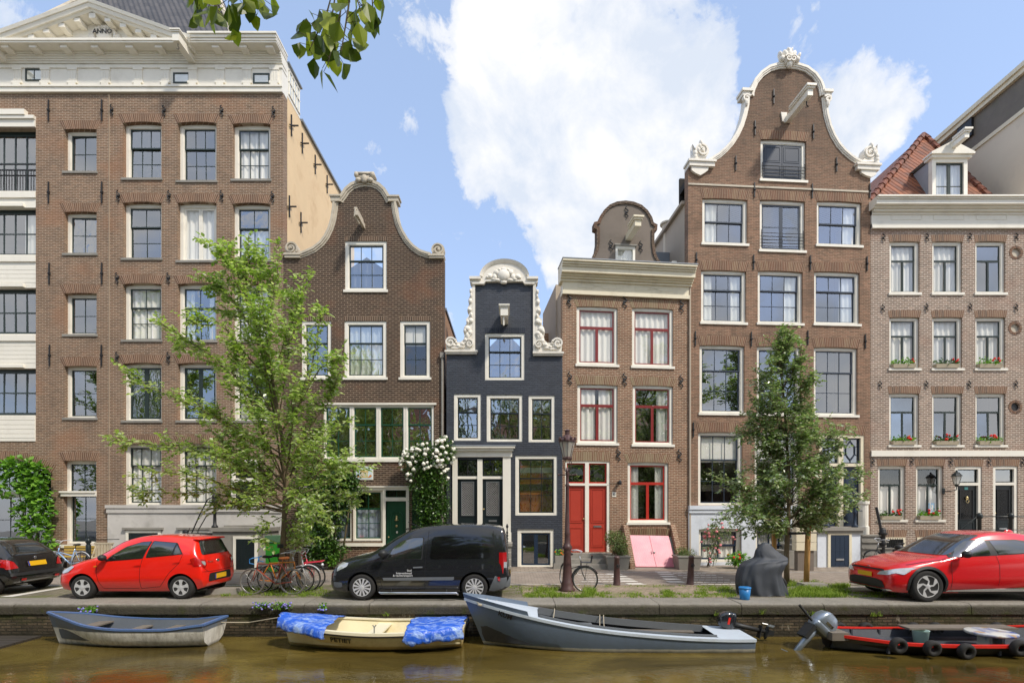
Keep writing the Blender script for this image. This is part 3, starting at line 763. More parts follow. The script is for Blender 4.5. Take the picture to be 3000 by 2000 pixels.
r=R_(zD,508,618,803,965);win(H,r,cols=3,rt=1,rb=2,split=.36,glass='glass',**w2s);lintel(H,r,'vous_umber',.17,0,.0)
y1=1106
for(x0,x1,c,gk,cu)in((884,970,2,'glass',None),(1009,1132,3,'glass_old','full'),(1172,1260,2,'glass','top')):
 r=H.R(x0,940,x1,y1);win(H,r,cols=c,rt=1,rb=2,split=.36,glass=gk,curtain=cu,**w2s);lintel(H,r,'vous_umber',.17,0,.0)
 # the wide green strip of four sashes
xs=[(948,1030),(1030,1108),(1108,1188),(1188,1271)]
for(x0,x1)in xs:
 r=H.R(x0,1186,x1,1345);r=(r[0]-.003,r[1]-.005,r[2],r[3])
 win(H,r,depth=.02,fw=.065,cols=2,rt=1,rb=2,split=.35,sash='mid_green',sill=None,glass='glass_old',hole=False)
r=H.R(948,1186,1271,1345);H.hole(r,0,.2)
mb=MB();mb.box(r[0]-.08,r[1]+.1,-.06,.02,r[3]+.0,r[3]+.07);mb.box(r[0]-.02,r[1]+.04,-.05,.02,r[2]-.1,r[2]-.002);mb.build('strip_frame',M['white'],H.e)
# ground floor: windows, green door, second door behind the rose
gy0,gy1=zE(0,862)[1],zE(0,1195)[1]
for(x0,x1)in((886,955),(957,1031),(1034,1121)):
 r=H.R(x0,gy0,x1,gy1);win(H,r,depth=.03,fw=.06,cols=2,rt=1,rb=2,split=.36,sash='mid_green',sill=None,glass='glass_soft',curtain=None)
 f=curtain_mesh(r[0]+.1,r[1]-.1,r[2]+.1,r[3]-.75,.26,8,.025,int(x0)).build('lower_curtain',M['blue_curtain'],H.e)
dr=H.R(1130,gy0,1190,1640);dr=(dr[0],dr[1],.12,dr[3]);H.hole(dr,0,.3)
u0,u1,z0,z1=dr
fr0=H.R(884,gy0-8,1204,gy1+14)
mb=MB();mb.box(fr0[0]-.1,u1+.12,-.05,.02,z1+.0,z1+.1);mb.box(fr0[0]-.1,u1+.16,-.1,.02,z1+.1,z1+.15)
mb.box(u0-.11,u0,-.03,.2,.05,z1);mb.box(u1,u1+.11,-.03,.2,.05,z1);zt=H.p(1160,zE(0,922)[1])[1];mb.box(u0,u1,.0,.2,zt-.07,zt+.07)
mb.box(fr0[0]-.1,u0-.112,-.07,.02,fr0[2]-.02,fr0[2]+.1);mb.build('shopfront_frame',M['white'],H.e)
dd=door_leaf(H,(u0,u1,z0,zt-.07),.12,'mid_green',((.08,.4),),slot=.0,knob=(.12,.42))
mb=MB();m=(u0+u1)/2
arc=[(m-.24,z0+1.05)]+[(m-.24*math.cos(PI*k/10),z0+1.75+.2*math.sin(PI*k/10))for k in range(11)]+[(m+.24,z0+1.05)]
mb.sweep(arc,[(.02,.09),(-.02,.09),(-.02,.125),(.02,.125)]);mb.build('door_moulding',M['mid_green'],dd)
mb=MB();mb.smooth=True;mb.lathe([(.07,0),(.08,.03),(.04,.08),(.05,.14),(.015,.2)],(m,.1,z0+1.62),8);mb.ball((m,.1,z0+1.42),(.05,.03,.05));mb.build('door_knocker',M['brass'],dd)
mb=MB();mb.smooth=True;mb.ball((m+.02,.1,z0+1.18),(.035,.02,.05));mb.build('door_knob',M['white'],dd)
mb=MB();mb.add([(u0,.13,zt+.07),(u1,.13,zt+.07),(u1,.13,z1),(u0,.13,z1)],[(0,1,2,3)]);mb.build('fanlight',M['glassdark'],H.e)
mb=MB();sash_mesh(mb,u0,u1,zt+.07,z1,.1,2,1,.03,.02);mb.build('fanlight_sash',M['mid_green'],H.e)
d2=H.R(1206,gy0,1262,1640);d2=(d2[0],d2[1],.12,d2[3]);H.hole(d2,0,.3)
door_leaf(H,d2,.12,'mid_green',((.08,.4),(.45,.93)))
mb=MB();mb.box(d2[1],d2[1]+.1,-.03,.2,.05,d2[3]);mb.box(d2[0],d2[1]+.1,-.03,.12,d2[3],d2[3]+.1);mb.build('door_frame',M['white'],H.e)
lettering('49',.12,M['ink'],H.e,(u1+.055,-.034,z0+1.3),bold=True)
H.wall(out,M['brick_umber'],.35)
cl,cr_=P(gl),P(gr)
coping(H,cl,'sandstone');coping(H,cr_,'sandstone');coping(H,P(gm),'sandstone',.09,.15)
mb=MB()
for a,b in(((412,345),(475,302)),((817,345),(888,306))):
 p0,p1=H.p(*zD(*a)),H.p(*zD(*b));mb.box(p0[0],p1[0],-.1,.33,p0[1],p1[1]-.06);mb.box(p0[0]-.04,p1[0]+.04,-.14,.33,p1[1]-.06,p1[1]);mb.build('gable_cap',M['sandstone'],H.e);mb=MB()
for a,b in(((88,742),(195,715)),((1105,745),(1208,722))):
 p0,p1=H.p(*zD(*a)),H.p(*zD(*b));mb.box(p0[0],p1[0],-.1,.3,p0[1],p1[1]-.05);mb.box(p0[0]-.03,p1[0]+.02,-.13,.3,p1[1]-.05,p1[1]+.03);mb.build('shoulder_stone',M['sandstone'],H.e);mb=MB()
for c,sg in(((132,672),1),((1168,682),-1)):
 u,z=H.p(*zD(*c));volute(H,u,z,.24,sg,'sandstone')
u,z=H.p(*zD(650,188));mb=MB();mb.smooth=True
mb.box(u-.3,u+.3,-.1,.3,z-.12,z+.16);mb.box(u-.37,u+.37,-.13,.3,z+.16,z+.24)
for sg in(-1,1):
 mb.ball((u+sg*.3,-.1,z+.14),(.09,.1,.11),8,6);mb.ball((u+sg*.22,-.12,z-.06),(.12,.08,.09),8,6)
mb.ball((u,-.12,z-.02),(.14,.08,.16),8,6);mb.build('gable_crown',M['sandstone'],H.e)
u,z=H.p(*zD(645,535));hoist(H,(u-.02,z+.1),0,.95,.1,.16,'sandstone',False,False)
mb=MB();mb.box(u-.12,u-.02,-.9,-.05,z+.24,z+.34);mb.tube([(u-.07,-.9,z+.3),(u-.1,-.92,z+.0),(u-.02,-.6,z-.12)],.03,6);mb.build('hoist_strut',M['sandstone'],H.e)
# tile picture above the door
r=R_(zE,543,705,658,795);mb=MB();mb.box(r[0],r[1],-.03,.0,r[2],r[3]);tp=mb.build('tile_picture',M['white'],H.e)
M['tile_blue']=m_plain('pale_tile_blue',L(206,222,226),.3,.2,12,bump=.05);M['tile_ochre']=m_plain('tile_ochre',L(216,186,120),.35,.2,14,bump=.05);M['tile_rust']=m_plain('tile_rust',L(206,132,76),.35,.2,14,bump=.05)
a,b,c,d=r;w,hh=b-a,d-c
mb=MB();mb.box(a+.03,b-.03,-.034,-.028,c+.03,d-.03);mb.build('tile_ground',M['tile_blue'],tp)
mb=MB();mb.box(a+w*.27,b-w*.27,-.04,-.032,c+hh*.16,c+hh*.24)
for k in range(6):mb.box(a+w*(.29+k*.075),a+w*(.325+k*.075),-.04,-.032,c+hh*.24,c+hh*.56)
mb.box(a+w*.26,b-w*.26,-.04,-.032,c+hh*.56,c+hh*.62);mb.prism([(a+w*.26,c+hh*.62),(b-w*.26,c+hh*.62),(a+w*.5,c+hh*.8)],-.04,-.032);mb.build('painted_temple',M['tile_ochre'],tp)
mb=MB();mb.ball((a+w*.15,-.034,c+hh*.26),(.05,.008,.045),8,5);mb.ball((b-w*.15,-.034,c+hh*.28),(.05,.008,.05),8,5);mb.ball((b-w*.22,-.034,c+hh*.2),(.05,.008,.03),8,5);mb.build('painted_bushes',M['tile_rust'],tp)
body(H,.02,ur,.352,6.4,9.85,'brick_orange');ridge_roof(H,.05,ur-.05,.36,6.3,9.9,11.9,'tile_grey')
mb=MB();mb.box(ur-.08,ur+.05,.36,6.4,9.852,9.95);mb.build('gutter',M['zinc'],H.e)
mb=MB();mb.tube([(ur-.06,-.06,.1),(ur-.06,-.06,7.9)],.045,8);mb.box(ur-.14,ur+.0,-.12,0,7.9,8.1);mb.build('downpipe',M['bluestone'],H.e)
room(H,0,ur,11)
# ================================================================ house 3: narrow blue-black house with carved white neck gable
zK=lambda x,y:(1300+x/4.753,750+y/4.753)
h3=House('blue_black_house','narrow blue-black painted brick house with carved white neck gable, behind the parked van',1308,19.9)
H=h3
ur=H.p(1648,1300)[0]
P=lambda q,f=zK:[H.p(*f(*a))for a in q]
zsl,zsr=H.p(*zK(200,1372))[1],H.p(*zK(1400,1390))[1]
nu0,nu1=H.p(*zK(425,800))[0],H.p(*zK(1258,800))[0];zn=H.p(*zK(840,340))[1]
w3=dict(depth=.03,fw=.11,sash='door_black',arch=0,glass='glass_old',sill=None)
r=H.R(1421,976,1537,1113);win(H,r,cols=3,rt=1,rb=2,split=.36,**w3);lintel(H,r,'vous_dark',.2,0,0)
for a,b,c in(((1187,232),(1365,538),2),((1402,238),(1637,545),3),((1677,242),(1849,548),2)):
 r=R_(zE,*a,*b);win(H,r,cols=c,rt=1,rb=2,split=.36,**w3)
r=R_(zE,1590,636,1865,1028);big=win(H,r,cols=3,rt=1,rb=2,split=.36,**w3)
M['amber_wall']=m_plain('orange_room_wall',L(206,120,50),.9,.3,1,bump=0)
mb=MB();mb.box(r[0]+.15,r[1]-.5,.55,.6,r[2],r[3]-.6);mb.box(r[0]+.1,r[1]-.1,.9,.95,r[2]-.3,r[3]-.3);mb.build('room_wall',M['amber_wall'],H.e)
mb=MB();mb.box(r[0]+.1,r[1]-.1,.45,.5,r[3]-.62,r[3]-.42);mb.build('roller_blind',M['curtain'],H.e)
# basement window doors
rb=R_(zE,1604,1119,1843,1372);win(H,rb,depth=.04,fw=.12,kind='french',rb=1,sash='navy',glass='glass',sill=None,name='basement_window')
# door pair
dz1=H.p(*zE(1370,660))[1];dz0=.95
du=[H.p(*zE(x,900))[0]for x in(1178,1211,1341,1374,1508,1560)]
H.hole((du[1],du[4],dz0,dz1),0,.3)
zt=H.p(*zE(1360,780))[1]
mb=MB()
mb.box(du[0],du[1],-.06,.2,.5,dz1+.08);mb.box(du[2],du[3],-.02,.2,dz0,dz1);mb.box(du[4],du[5],-.06,.2,.5,dz1+.08)
mb.box(du[0]-.02,du[1]+.01,-.09,.0,.5,dz0+.35);mb.box(du[4]-.01,du[5]+.02,-.09,.0,.5,dz0+.35)
mb.box(du[1],du[2],.02,.2,zt-.05,zt+.05);mb.box(du[3],du[4],.02,.2,zt-.05,zt+.05)
mb.box(du[0]-.05,du[5]+.05,-.1,.0,dz1+.082,dz1+.3);mb.box(du[0]-.1,du[5]+.1,-.2,.0,dz1+.3,dz1+.4);mb.box(du[0]-.16,du[5]+.16,-.28,.0,dz1+.4,dz1+.47)
mb.build('door_surround',M['white'],H.e)
mb=MB();mb.box(du[0]-.18,du[5]+.18,-.3,.0,dz1+.472,dz1+.5);mb.build('hood_flashing',M['lead'],H.e)
for a,b,sl,kn in((du[1],du[2],None,None),(du[3],du[4],.33,(.06,.52))):
 door_leaf(H,(a,b,dz0,zt-.05),.1,'door_black',((.06,.28),),slot=sl,knob=kn,grille=(.42,.95,'s'))
 mb=MB();sash_mesh(mb,a,b,zt+.05,dz1,.09,1,1,.04,.02);f=mb.build('fanlight',M['door_black'],H.e)
 mb=MB();mb.add([(a,.115,zt+.05),(b,.115,zt+.05),(b,.115,dz1),(a,.115,dz1)],[(0,1,2,3)]);mb.build('pane',M['glass'],f)
 m=(a+b)/2;mb=MB();mb.tube([(m,.08,zt+.08),(m,.08,dz1-.06)],.018,6)
 for sg in(-1,1):
  mb.tube([(m+sg*.3,.08,zt+.09),(m+sg*.2,.08,zt+.2),(m+sg*.12,.08,zt+.12),(m+sg*.03,.08,zt+.24)],.012,5)
  mb.tube([(m,.08,dz1-.2),(m+sg*.1,.08,dz1-.12),(m+sg*.16,.08,dz1-.2)],.012,5)
 mb.build('fanlight_scroll',M['iron'],f)
out=[(0,0),(ur,0),(ur,zsr),(nu1,zsr),(nu1,zn),(nu0,zn),(nu0,zsl),(0,zsl)]
H.wall(out,M['brick_dark'],.35)
# white carved gable: pediment, side strips, scrolls
mb=MB()
ptop=[(368,378),(368,320),(515,315)]+[(845+330*math.cos(math.radians(a)),318-228*math.sin(math.radians(a)))for a in range(170,5,-11)]+[(1165,318),(1308,320),(1308,378)]
pin=[(1262,402),(1130,402),(1105,362),(580,362),(560,402),(405,402)]
mb.prism(P(ptop+pin),-.1,.3)
arc=[(845+318*math.cos(math.radians(a)),318-222*math.sin(math.radians(a)))for a in range(176,3,-8)]
mb.sweep(P(arc),[(.07,-.2),(.07,.3),(-.05,.3),(-.05,-.12),(.0,-.16)])
for a,b in(((362,345),(520,318)),((1160,345),(1312,320))):
 p0,p1=H.p(*zK(*a)),H.p(*zK(*b));mb.box(p0[0],p1[0],-.2,.3,p0[1],p1[1]+.02)
mb.sweep(P([(400,400),(560,400),(582,364),(1103,364),(1128,400),(1262,400)]),[(.03,-.14),(.03,.0),(-.02,.0),(-.02,-.14)])
mb.box(H.p(*zK(400,600))[0],H.p(*zK(438,600))[0],-.08,.3,zsl,H.p(*zK(400,400))[1]);mb.box(H.p(*zK(1243,600))[0],H.p(*zK(1280,600))[0],-.08,.3,zsr,H.p(*zK(1260,400))[1])
for a,b in(((30,1372),(462,1322)),((1250,1392),(1658,1345))):
 p0,p1=H.p(*zK(*a)),H.p(*zK(*b));m=(p0[1]+p1[1])/2;mb.box(p0[0],p1[0],-.1,.32,p0[1],m);mb.box(p0[0]-.03,p1[0]+.03,-.15,.32,m,p1[1])
mb.build('neck_gable_frame',M['carved'],H.e)
lf=[(400,1322),(400,430),(388,470),(385,540),(360,580),(345,620),(352,690),(335,730),(330,770),(362,800),(345,850),(312,885),(318,950),(285,1000),(275,1060),(290,1120),(280,1165),(240,1200),(190,1205),(175,1160),(120,1135),(60,1150),(35,1200),(36,1260),(45,1322)]
mir=lambda q:[(1682-x,y+12)for x,y in q]
for q,sg in((lf,1),(mir(lf),-1)):
 pts=P(q);mb=MB();mb.prism(pts,-.07,.25)
 mb.smooth=True
 fm=(lambda x:x)if sg>0 else(lambda x:1682-x)
 dy=0 if sg>0 else 12
 for(x,y,rx,rz)in((378,500,.05,.1),(372,640,.075,.11),(382,560,.04,.09),(362,760,.08,.08),(385,830,.05,.1),(378,910,.1,.11),(340,930,.06,.09),(330,1020,.13,.12),(370,1075,.1,.1),(300,1050,.07,.1),(335,1120,.09,.16),(310,1180,.09,.1),(265,1235,.09,.08),(205,1262,.1,.07),(140,1250,.1,.09),(95,1195,.13,.13),(360,1230,.11,.11),(250,1280,.14,.05),(70,1240,.08,.07),(175,1215,.06,.05)):
  u,z=H.p(*zK(fm(x),y+dy));mb.ball((u,-.07,z),(rx,.09,rz),10,6)
 mb.smooth=False
 u,z=H.p(*zK(fm(98),1215+dy));mb.sweep(spiral((u,z),.2,.05,1.4,.3,sg,24),[(.03,-.17),(-.03,-.17),(-.03,-.06),(.03,-.06)])
 u,z=H.p(*zK(fm(360),1230+dy));mb.sweep(spiral((u,z),.15,.03,1.4,1.2,-sg,24),[(.022,-.17),(-.022,-.17),(-.022,-.06),(.022,-.06)])
 mb.sweep(P([(fm(x),y+dy)for x,y in((395,1060),(350,1140),(280,1240),(190,1290),(110,1285))]),[(.03,-.13),(-.03,-.13),(-.03,-.05),(.03,-.05)])
 mb.build('carved_wing',M['carved'],H.e)
mb=MB();mb.smooth=True
u,z=H.p(*zK(835,285));mb.ball((u,-.12,z),(.24,.12,.23),14,8)
for(x,y,rx,rz)in((740,250,.13,.12),(930,250,.13,.12),(710,310,.1,.13),(965,310,.1,.13),(640,300,.12,.1),(1030,305,.12,.1),(835,205,.15,.07),(750,355,.14,.07),(925,355,.14,.07),(835,385,.14,.06),(690,345,.1,.05),(990,345,.1,.05),(610,315,.07,.06),(1055,320,.07,.06),(775,215,.08,.07),(895,215,.08,.07)):
 u,z=H.p(*zK(x,y));mb.ball((u,-.1,z),(rx,.09,rz),10,6)
mb.build('carved_cartouche',M['carved'],H.e)
u,z=H.p(*zK(840,890));o=hoist(H,(u+.02,z-.02),0,.95,.27,.3,'white',True,False)
mb=MB();mb.tube([(u,-.85,z-.1),(u,-.85,z-.5)],.03,6);mb.build('hoist_hook',M['white'],o)
# stoop beside the van: grey steps with an iron baluster
mb=MB();e0,e1=du[0]-.1,du[5]+.02
mb.box(e0,e1,-1.0,-.1,0,dz0-.1);mb.box(e0-.04,e1+.04,-1.05,-.06,dz0-.1,dz0)
for k in range(3):mb.box(e0,e1,-1.0-.3*(k+1),-1.0-.3*k,0,(dz0-.1)*(3-k)/4)
mb.build('stoop',M['bluestone'],H.e)
mb=MB();mb.smooth=True
u=H.p(*zE(1537,1150),-.9)[0];prof=[(.035,0)]
for k in range(9):prof+=[(.022,.08+k*.11),(.045,.13+k*.11),(.022,.18+k*.11)]
mb.lathe(prof+[(.02,1.15),(.05,1.22),(.01,1.32)],(u,-1.35,.35),8)
mb.lathe(prof+[(.02,1.15),(.05,1.22),(.01,1.32)],(H.p(*zE(1163,1050),-.6)[0],-.6,dz0),8)
mb.build('stoop_baluster',M['iron'],H.e)
lettering('PETIT',.07,M['white'],H.e,(r[1]-.45,.06,r[2]+.32))if False else None
mb=MB();mb.prism([(.15,7.2),(ur/2,9.3),(ur-.15,7.2)],1.2,7);mb.build('roof',M['tile_grey'],H.e)
body(H,.02,ur-.02,.352,7,7.3,'brick_dark')
mb=MB();u,z=H.p(1602,995,3);mb.box(u-.25,u+.25,2.9,3.4,6.5,z+.25);mb.build('chimney',M['brick_orange'],H.e)
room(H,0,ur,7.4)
# ================================================================ house 4: red doors, plain cornice, grey dormer gable
zF=lambda x,y:(1600+x/2.24,550+y/2.24)
zG=lambda x,y:(1600+x/2.352,1150+y/2.352)
h4=House('red_door_house','brown brick house with red double door, cream cornice and grey round-topped dormer gable',1648,19.9,6)
H=h4
ur=H.p(2016,1200)[0]
wt=H.p(*zF(520,715))[1]
w4=dict(depth=.06,fw=.1,sash='red_sash',kind='tee',split=.33,arch=.03,glass='glass')
for a,b,cu in(((200,780),(470,1160),'full'),((564,789),(834,1172),'full')):
 r=R_(zF,*a,*b);win(H,r,curtain=cu,**w4);lintel(H,r,'vous_ochre',.33,.03,.12)
for x0,x1,y0,y1,cu in((205,470,1290,1675,'most'),(568,833,1296,1684,'right')):
 r=R_(zF,x0,y0,x1,y1);win(H,r,curtain=cu,**w4);lintel(H,r,'vous_ochre',.33,.03,.12)
M['red_sash2']=m_plain('bright_red_sash',L(178,46,34),.4,.12,3,bump=.05)
r=R_(zG,562,478,844,893);w4b=dict(w4);w4b['sash']='red_sash2';win(H,r,curtain='sides',**w4b);lintel(H,r,'vous_ochre',.33,.04,.14)
# double door with fanlights
fr=R_(zG,130,470,438,1097);z0=fr[2];H.hole((fr[0],fr[1],z0,fr[3]),.02,.3)
lintel(H,fr,'vous_ochre',.36,.02,.05)
du=[H.p(*zG(x,800))[0]for x in(143,270,296,420)];zt=H.p(*zG(280,632))[1];z1=H.p(*zG(280,484))[1]
mb=MB();mb.box(fr[0],du[0],.02,.2,z0-.3,fr[3]);mb.box(du[1],du[2],.02,.2,z0-.35,fr[3]);mb.box(du[3],fr[1],.02,.2,z0-.3,fr[3])
mb.box(du[0],du[1],.02,.2,z1,fr[3]);mb.box(du[2],du[3],.02,.2,z1,fr[3]);mb.box(du[0],du[1],.02,.2,zt-.04,zt+.05);mb.box(du[2],du[3],.02,.2,zt-.04,zt+.05)
mb.build('door_frame',M['white'],H.e)
for a,b,sl,kn in((du[0],du[1],None,(.93,.5)),(du[2],du[3],.385,None)):
 door_leaf(H,(a,b,z0,zt-.04),.1,'red_paint',((.07,.37),(.44,.95)),slot=sl,knob=kn)
 mb=MB();sash_mesh(mb,a,b,zt+.05,z1,.09,1,1,.05,.02);f=mb.build('fanlight',M['red_sash2'],H.e)
 mb=MB();mb.add([(a+.04,.115,zt+.09),(b-.04,.115,zt+.09),(b-.04,.115,z1-.04),(a+.04,.115,z1-.04)],[(0,1,2,3)]);mb.build('pane',M['glass'],f)
H.wall([(0,0),(ur,0),(ur,wt),(0,wt)],M['brick_red'],.35)
mb=MB()
for k,(w0,w1,zz)in enumerate(((.0,.0,z0-.02),(.05,.1,z0-.2),(.15,.35,z0-.38))):
 mb.box(fr[0]-w0,fr[1]+w1,-.35-.33*k,.08 if k==0 else-.02,0,zz)
mb.build('steps',M['bluestone'],H.e)
# frieze and cornice
zc=H.p(*zF(520,480),-.6)[1]
mb=MB();mb.box(0,ur,-.06,.35,wt+.003,zc-.02);mb.box(-.02,ur+.02,-.11,.3,wt-.02,wt+.12)
A=zc-wt
for f0,f1,pz in((.42,.5,.12),(.5,.56,.2),(.56,.62,.28),(.62,.8,.42),(.8,.86,.47),(.86,.93,.53),(.93,1.0,.6)):mb.box(-min(pz,.1),ur+min(pz,.1),-pz,.36+pz*.01,wt+A*f0+.002,wt+A*f1)
for c0 in(.27,.72):
 c=ur*c0;zz=wt+A*.3
 mb.sweep([(c-.75,zz-.08),(c-.3,zz-.08),(c,zz),(c+.3,zz-.08),(c+.75,zz-.08),(c+.75,zz+.08),(c+.3,zz+.08),(c,zz),(c-.3,zz+.08),(c-.75,zz+.08)],[(.008,-.07),(-.008,-.07),(-.008,-.05),(.008,-.05)],True)
mb.build('cornice',M['cream'],H.e)
mb=MB();mb.box(-.12,ur+.12,-.62,.36,zc+.002,zc+.03);mb.build('gutter',M['lead'],H.e)
# grey dormer gable
gy=.35
gq=[(283,500),(312,455),(332,410),(340,360),(340,270),(322,262),(322,236),(346,230),(358,195),(385,155),(420,122),(465,103),(520,97),(572,104),(622,124),(660,158),(686,200),(697,238),(720,250),(718,276),(700,284),(700,370),(708,430),(728,475),(752,505)]
PP=[H.p(*zF(*a),gy)for a in gq]
dw=H.R(*zF(455,385),*zF(583,500),gy)
sv=H.holes;H.holes=[]
H.hole((dw[0],dw[1],PP[0][1]+.02,dw[3]),.02,.15)
H.wall(PP,M['plaster_grey'],.3,'dormer_gable',gy);H.holes=sv
mb=MB();mb.sweep(PP,[(.05,gy-.05),(.05,gy+.3),(-.06,gy+.3),(-.06,gy-.05)]);mb.build('dormer_coping',M['brick_umber'],H.e)
mb=MB();box_ring(mb,dw[0],dw[1],PP[0][1],dw[3],.09,gy+.0-.02,gy+.12);f=mb.build('dormer_window',M['white'],H.e)
mb=MB();mb.add([(dw[0]+.08,gy+.06,PP[0][1]),(dw[1]-.08,gy+.06,PP[0][1]),(dw[1]-.08,gy+.06,dw[3]-.08),(dw[0]+.08,gy+.06,dw[3]-.08)],[(0,1,2,3)]);mb.build('pane',M['glass_soft'],f)
curtain_mesh(dw[0]+.05,dw[1]-.05,PP[0][1]-.1,dw[3],gy+.16,14,.02,3).build('curtain',M['curtain'],f)
mb=MB();mb.box(dw[0]-.05,dw[1]+.05,gy-.1,gy,dw[3]+.0,dw[3]+.05);mb.build('dormer_sill',M['bluestone'],H.e)
u,z=H.p(*zF(540,345),gy);mb=MB();w=.2
mb.box(u-.12,u+.12,-.75,gy+.02,z-.02,z+.2);mb.box(u-.17,u+.17,-.8,-.1,z+.2,z+.27);mb.box(u-.2,u+.2,-.85,-.15,z+.27,z+.33);mb.build('hoist_beam',M['cream'],H.e)
for x,y in((527,163),(425,381),(620,388)):
 u,z=H.p(*zF(x,y),gy);link('wall_anchor',ANC,H.e,(u,gy,z))
anchors(H,[zF(150,740),zF(515,750),zF(887,780),zF(155,1250),zF(515,1258),zF(885,1270),zG(497,425),zG(917,432)],ANC,1.15)
body(H,.02,ur-.02,.352,7,wt+.3,'render_beige')
mb=MB();mb.box(-.03,.3,1.2,4.4,6,H.p(1628,872,2.5)[1]);mb.build('party_parapet',M['render_beige'],H.e)
mb=MB();a,b=H.p(*zF(715,420),2.0),H.p(*zF(868,510),2.0);mb.box(a[0]-.6,b[0],2.0,4,b[1]-1,a[1]);mb.build('roof_box',M['zinc'],H.e)
mb=MB();a=H.p(*zF(793,420),2.6);b=H.p(*zF(793,245),2.6);mb.lathe([(.16,a[1]-.6),(.15,b[1]-.22),(.2,b[1]-.2),(.22,b[1]-.02),(.3,b[1]),(.3,b[1]+.07),(.1,b[1]+.1)],(a[0],2.6,0),12);mb.build('flue_pipe',M['plaster_white'],H.e)
mb=MB();a,b=H.p(*zF(820,495),.6),H.p(*zF(850,510),.6);mb.box(a[0],b[0],.5,.8,zc,a[1]+.05);mb.build('vent_box',M['white'],H.e)
ridge_roof(H,.4,ur-.4,.68,7,zc-.4,zc+1.9,'tile_grey',um=(PP[0][0]+PP[-1][0])/2)
# wall lamp, number, cellar hatch
u,z=H.p(*zG(500,618));mb=MB();mb.box(u-.04,u+.04,-.22,-.0,z-.05,z+.05);mb.lathe([(.06,-.1),(.07,.0),(.03,.08)],(u-.01,-.2,z),8);mb.tube([(u-.4,-.03,z-.02),(u,-.03,z-.02)],.008,4);mb.build('wall_lamp',M['iron'],H.e)
u,z=H.p(*zG(468,700));mb=MB();mb.box(u-.08,u+.08,-.02,-.0,z-.09,z+.09);mb.build('number_plate',M['white'],H.e)
lettering('53',.12,M['ink'],H.e,(u,-.024,z),bold=True)
hr=R_(zG,562,905,850,1000)
lintel(H,(hr[0],hr[1],0,hr[2]+.04),'vous_ochre',.34,.02,.1,proud=.2)
q0,q1=H.p(*zG(578,980),-.25),H.p(*zG(843,985),-.25)
q2,q3=H.p(*zG(903,1197),-.85),H.p(*zG(617,1195),-.85)
M['pink_hatch']=None
t=NT('pink_chequer_plate');p_=t.obj();ch=t.n('TexChecker',Scale=22.0);ch.inputs['Vector'].default_value=(0,0,0);t.set(ch.inputs['Vector'],p_)
col=t.mix(t.noise(p_,1.6,4,.6,.5),L(206,88,116),L(228,166,174));col=t.mix(t.math('MULTIPLY',ch.outputs['Fac'],.18),col,L(240,196,200))
t.pbr(col,.45,0,t.bump(ch.outputs['Fac'],.4,.004));M['pink_hatch']=t.done()
def slab(a,b,c,d,th,y0,y1):
 mb=MB();v=[(a[0],y0,a[1]),(b[0],y0,b[1]),(c[0],y1,c[1]),(d[0],y1,d[1])]
 mb.add(v+[(x,y+th*.6,z-th)for x,y,z in v],[(0,1,2,3),(4,7,6,5),(0,4,5,1),(1,5,6,2),(2,6,7,3),(3,7,4,0)])
 return mb
lerp=lambda a,b,t:(a[0]+(b[0]-a[0])*t,a[1]+(b[1]-a[1])*t)
hp=link('cellar_hatch',None,H.e)if False else None
mm,nn=lerp(q0,q1,.49),lerp(q3,q2,.49)
mm2,nn2=lerp(q0,q1,.5),lerp(q3,q2,.5)
hb=MB();hb.prism([(-.0,0.0),(-.9,0.0),(-.84,q3[1]-.08),(-.25,q0[1]-.08),(0,q0[1]-.08)],q0[0]-.05,q2[0]+.02,'x')
hk=hb.build('hatch_base',M['bluestone'],H.e)
slab(q0,mm,nn,q3,.05,-.25,-.85).build('cellar_hatch',M['pink_hatch'],H.e);slab(mm2,q1,q2,nn2,.05,-.25,-.85).build('cellar_hatch',M['pink_hatch'],H.e);hm=lerp(mm,nn,.55);mb=MB();mb.smooth=True;mb.ball((hm[0]+.05,-.60,hm[1]),(.045,.03,.045),8,6);mb.tube([(hm[0]-.05,-.58,hm[1]+.06),(hm[0]-.05,-.62,hm[1]+.03),(hm[0]-.05,-.63,hm[1]-.05)],.012,5);mb.build('hatch_handle',M['steel'],H.e)
for x0,x1,off in((q0[0]-.24,q0[0]-.06,0),(q2[0]+.03,q2[0]+.21,0)):
 mb=MB();mb.prism([(-.0,0.0),(-1.0,0.0),(-1.0,.2),(-.2,q0[1]+.38),(0,q0[1]+.38)],x0,x1,'x');mb.build('hatch_cheek',M['brick_red'],H.e)
room(H,0,ur,10)
# ================================================================ house 5: tall bell gable
zH=lambda x,y:(1900+x/2.138,100+y/2.138)
h5=House('tall_bell_gable_house','tallest red-brown brick house with white bell gable coping and pale limewashed basement',2016,20.42,4)
H=h5
ur=H.p(2550,1000)[0]
P=lambda q,f=zH:[H.p(*f(*a))for a in q]
gl=[(375,800),(400,785),(440,760),(480,725),(520,680),(552,630),(580,570),(600,505),(612,450),(618,400)]
gm=[(640,392),(640,372),(648,345),(668,300),(705,255),(755,220),(810,204),(868,200),(930,206),(985,224),(1035,262),(1068,308),(1082,345),(1086,375),(1088,392)]
gr=[(1098,400),(1104,455),(1112,510),(1130,580),(1155,640),(1188,695),(1225,738),(1268,775),(1305,798),(1330,808)]
zl,zr_=H.p(*zH(262,870))[1],H.p(*zH(1415,880))[1]
out=[(0,0),(ur,0),(ur,zr_),H.p(*zH(1415,835))]+P(gr[::-1])+P(gm[::-1])+P(gl[::-1])+[H.p(*zH(264,830)),(0,zl)]
out[3]=(ur,out[3][1]);out[-2]=(0,out[-2][1]);out.pop();out.pop(2)
w5=dict(depth=.08,fw=.11,sash='blue_sash',split=.4,glass='glass')
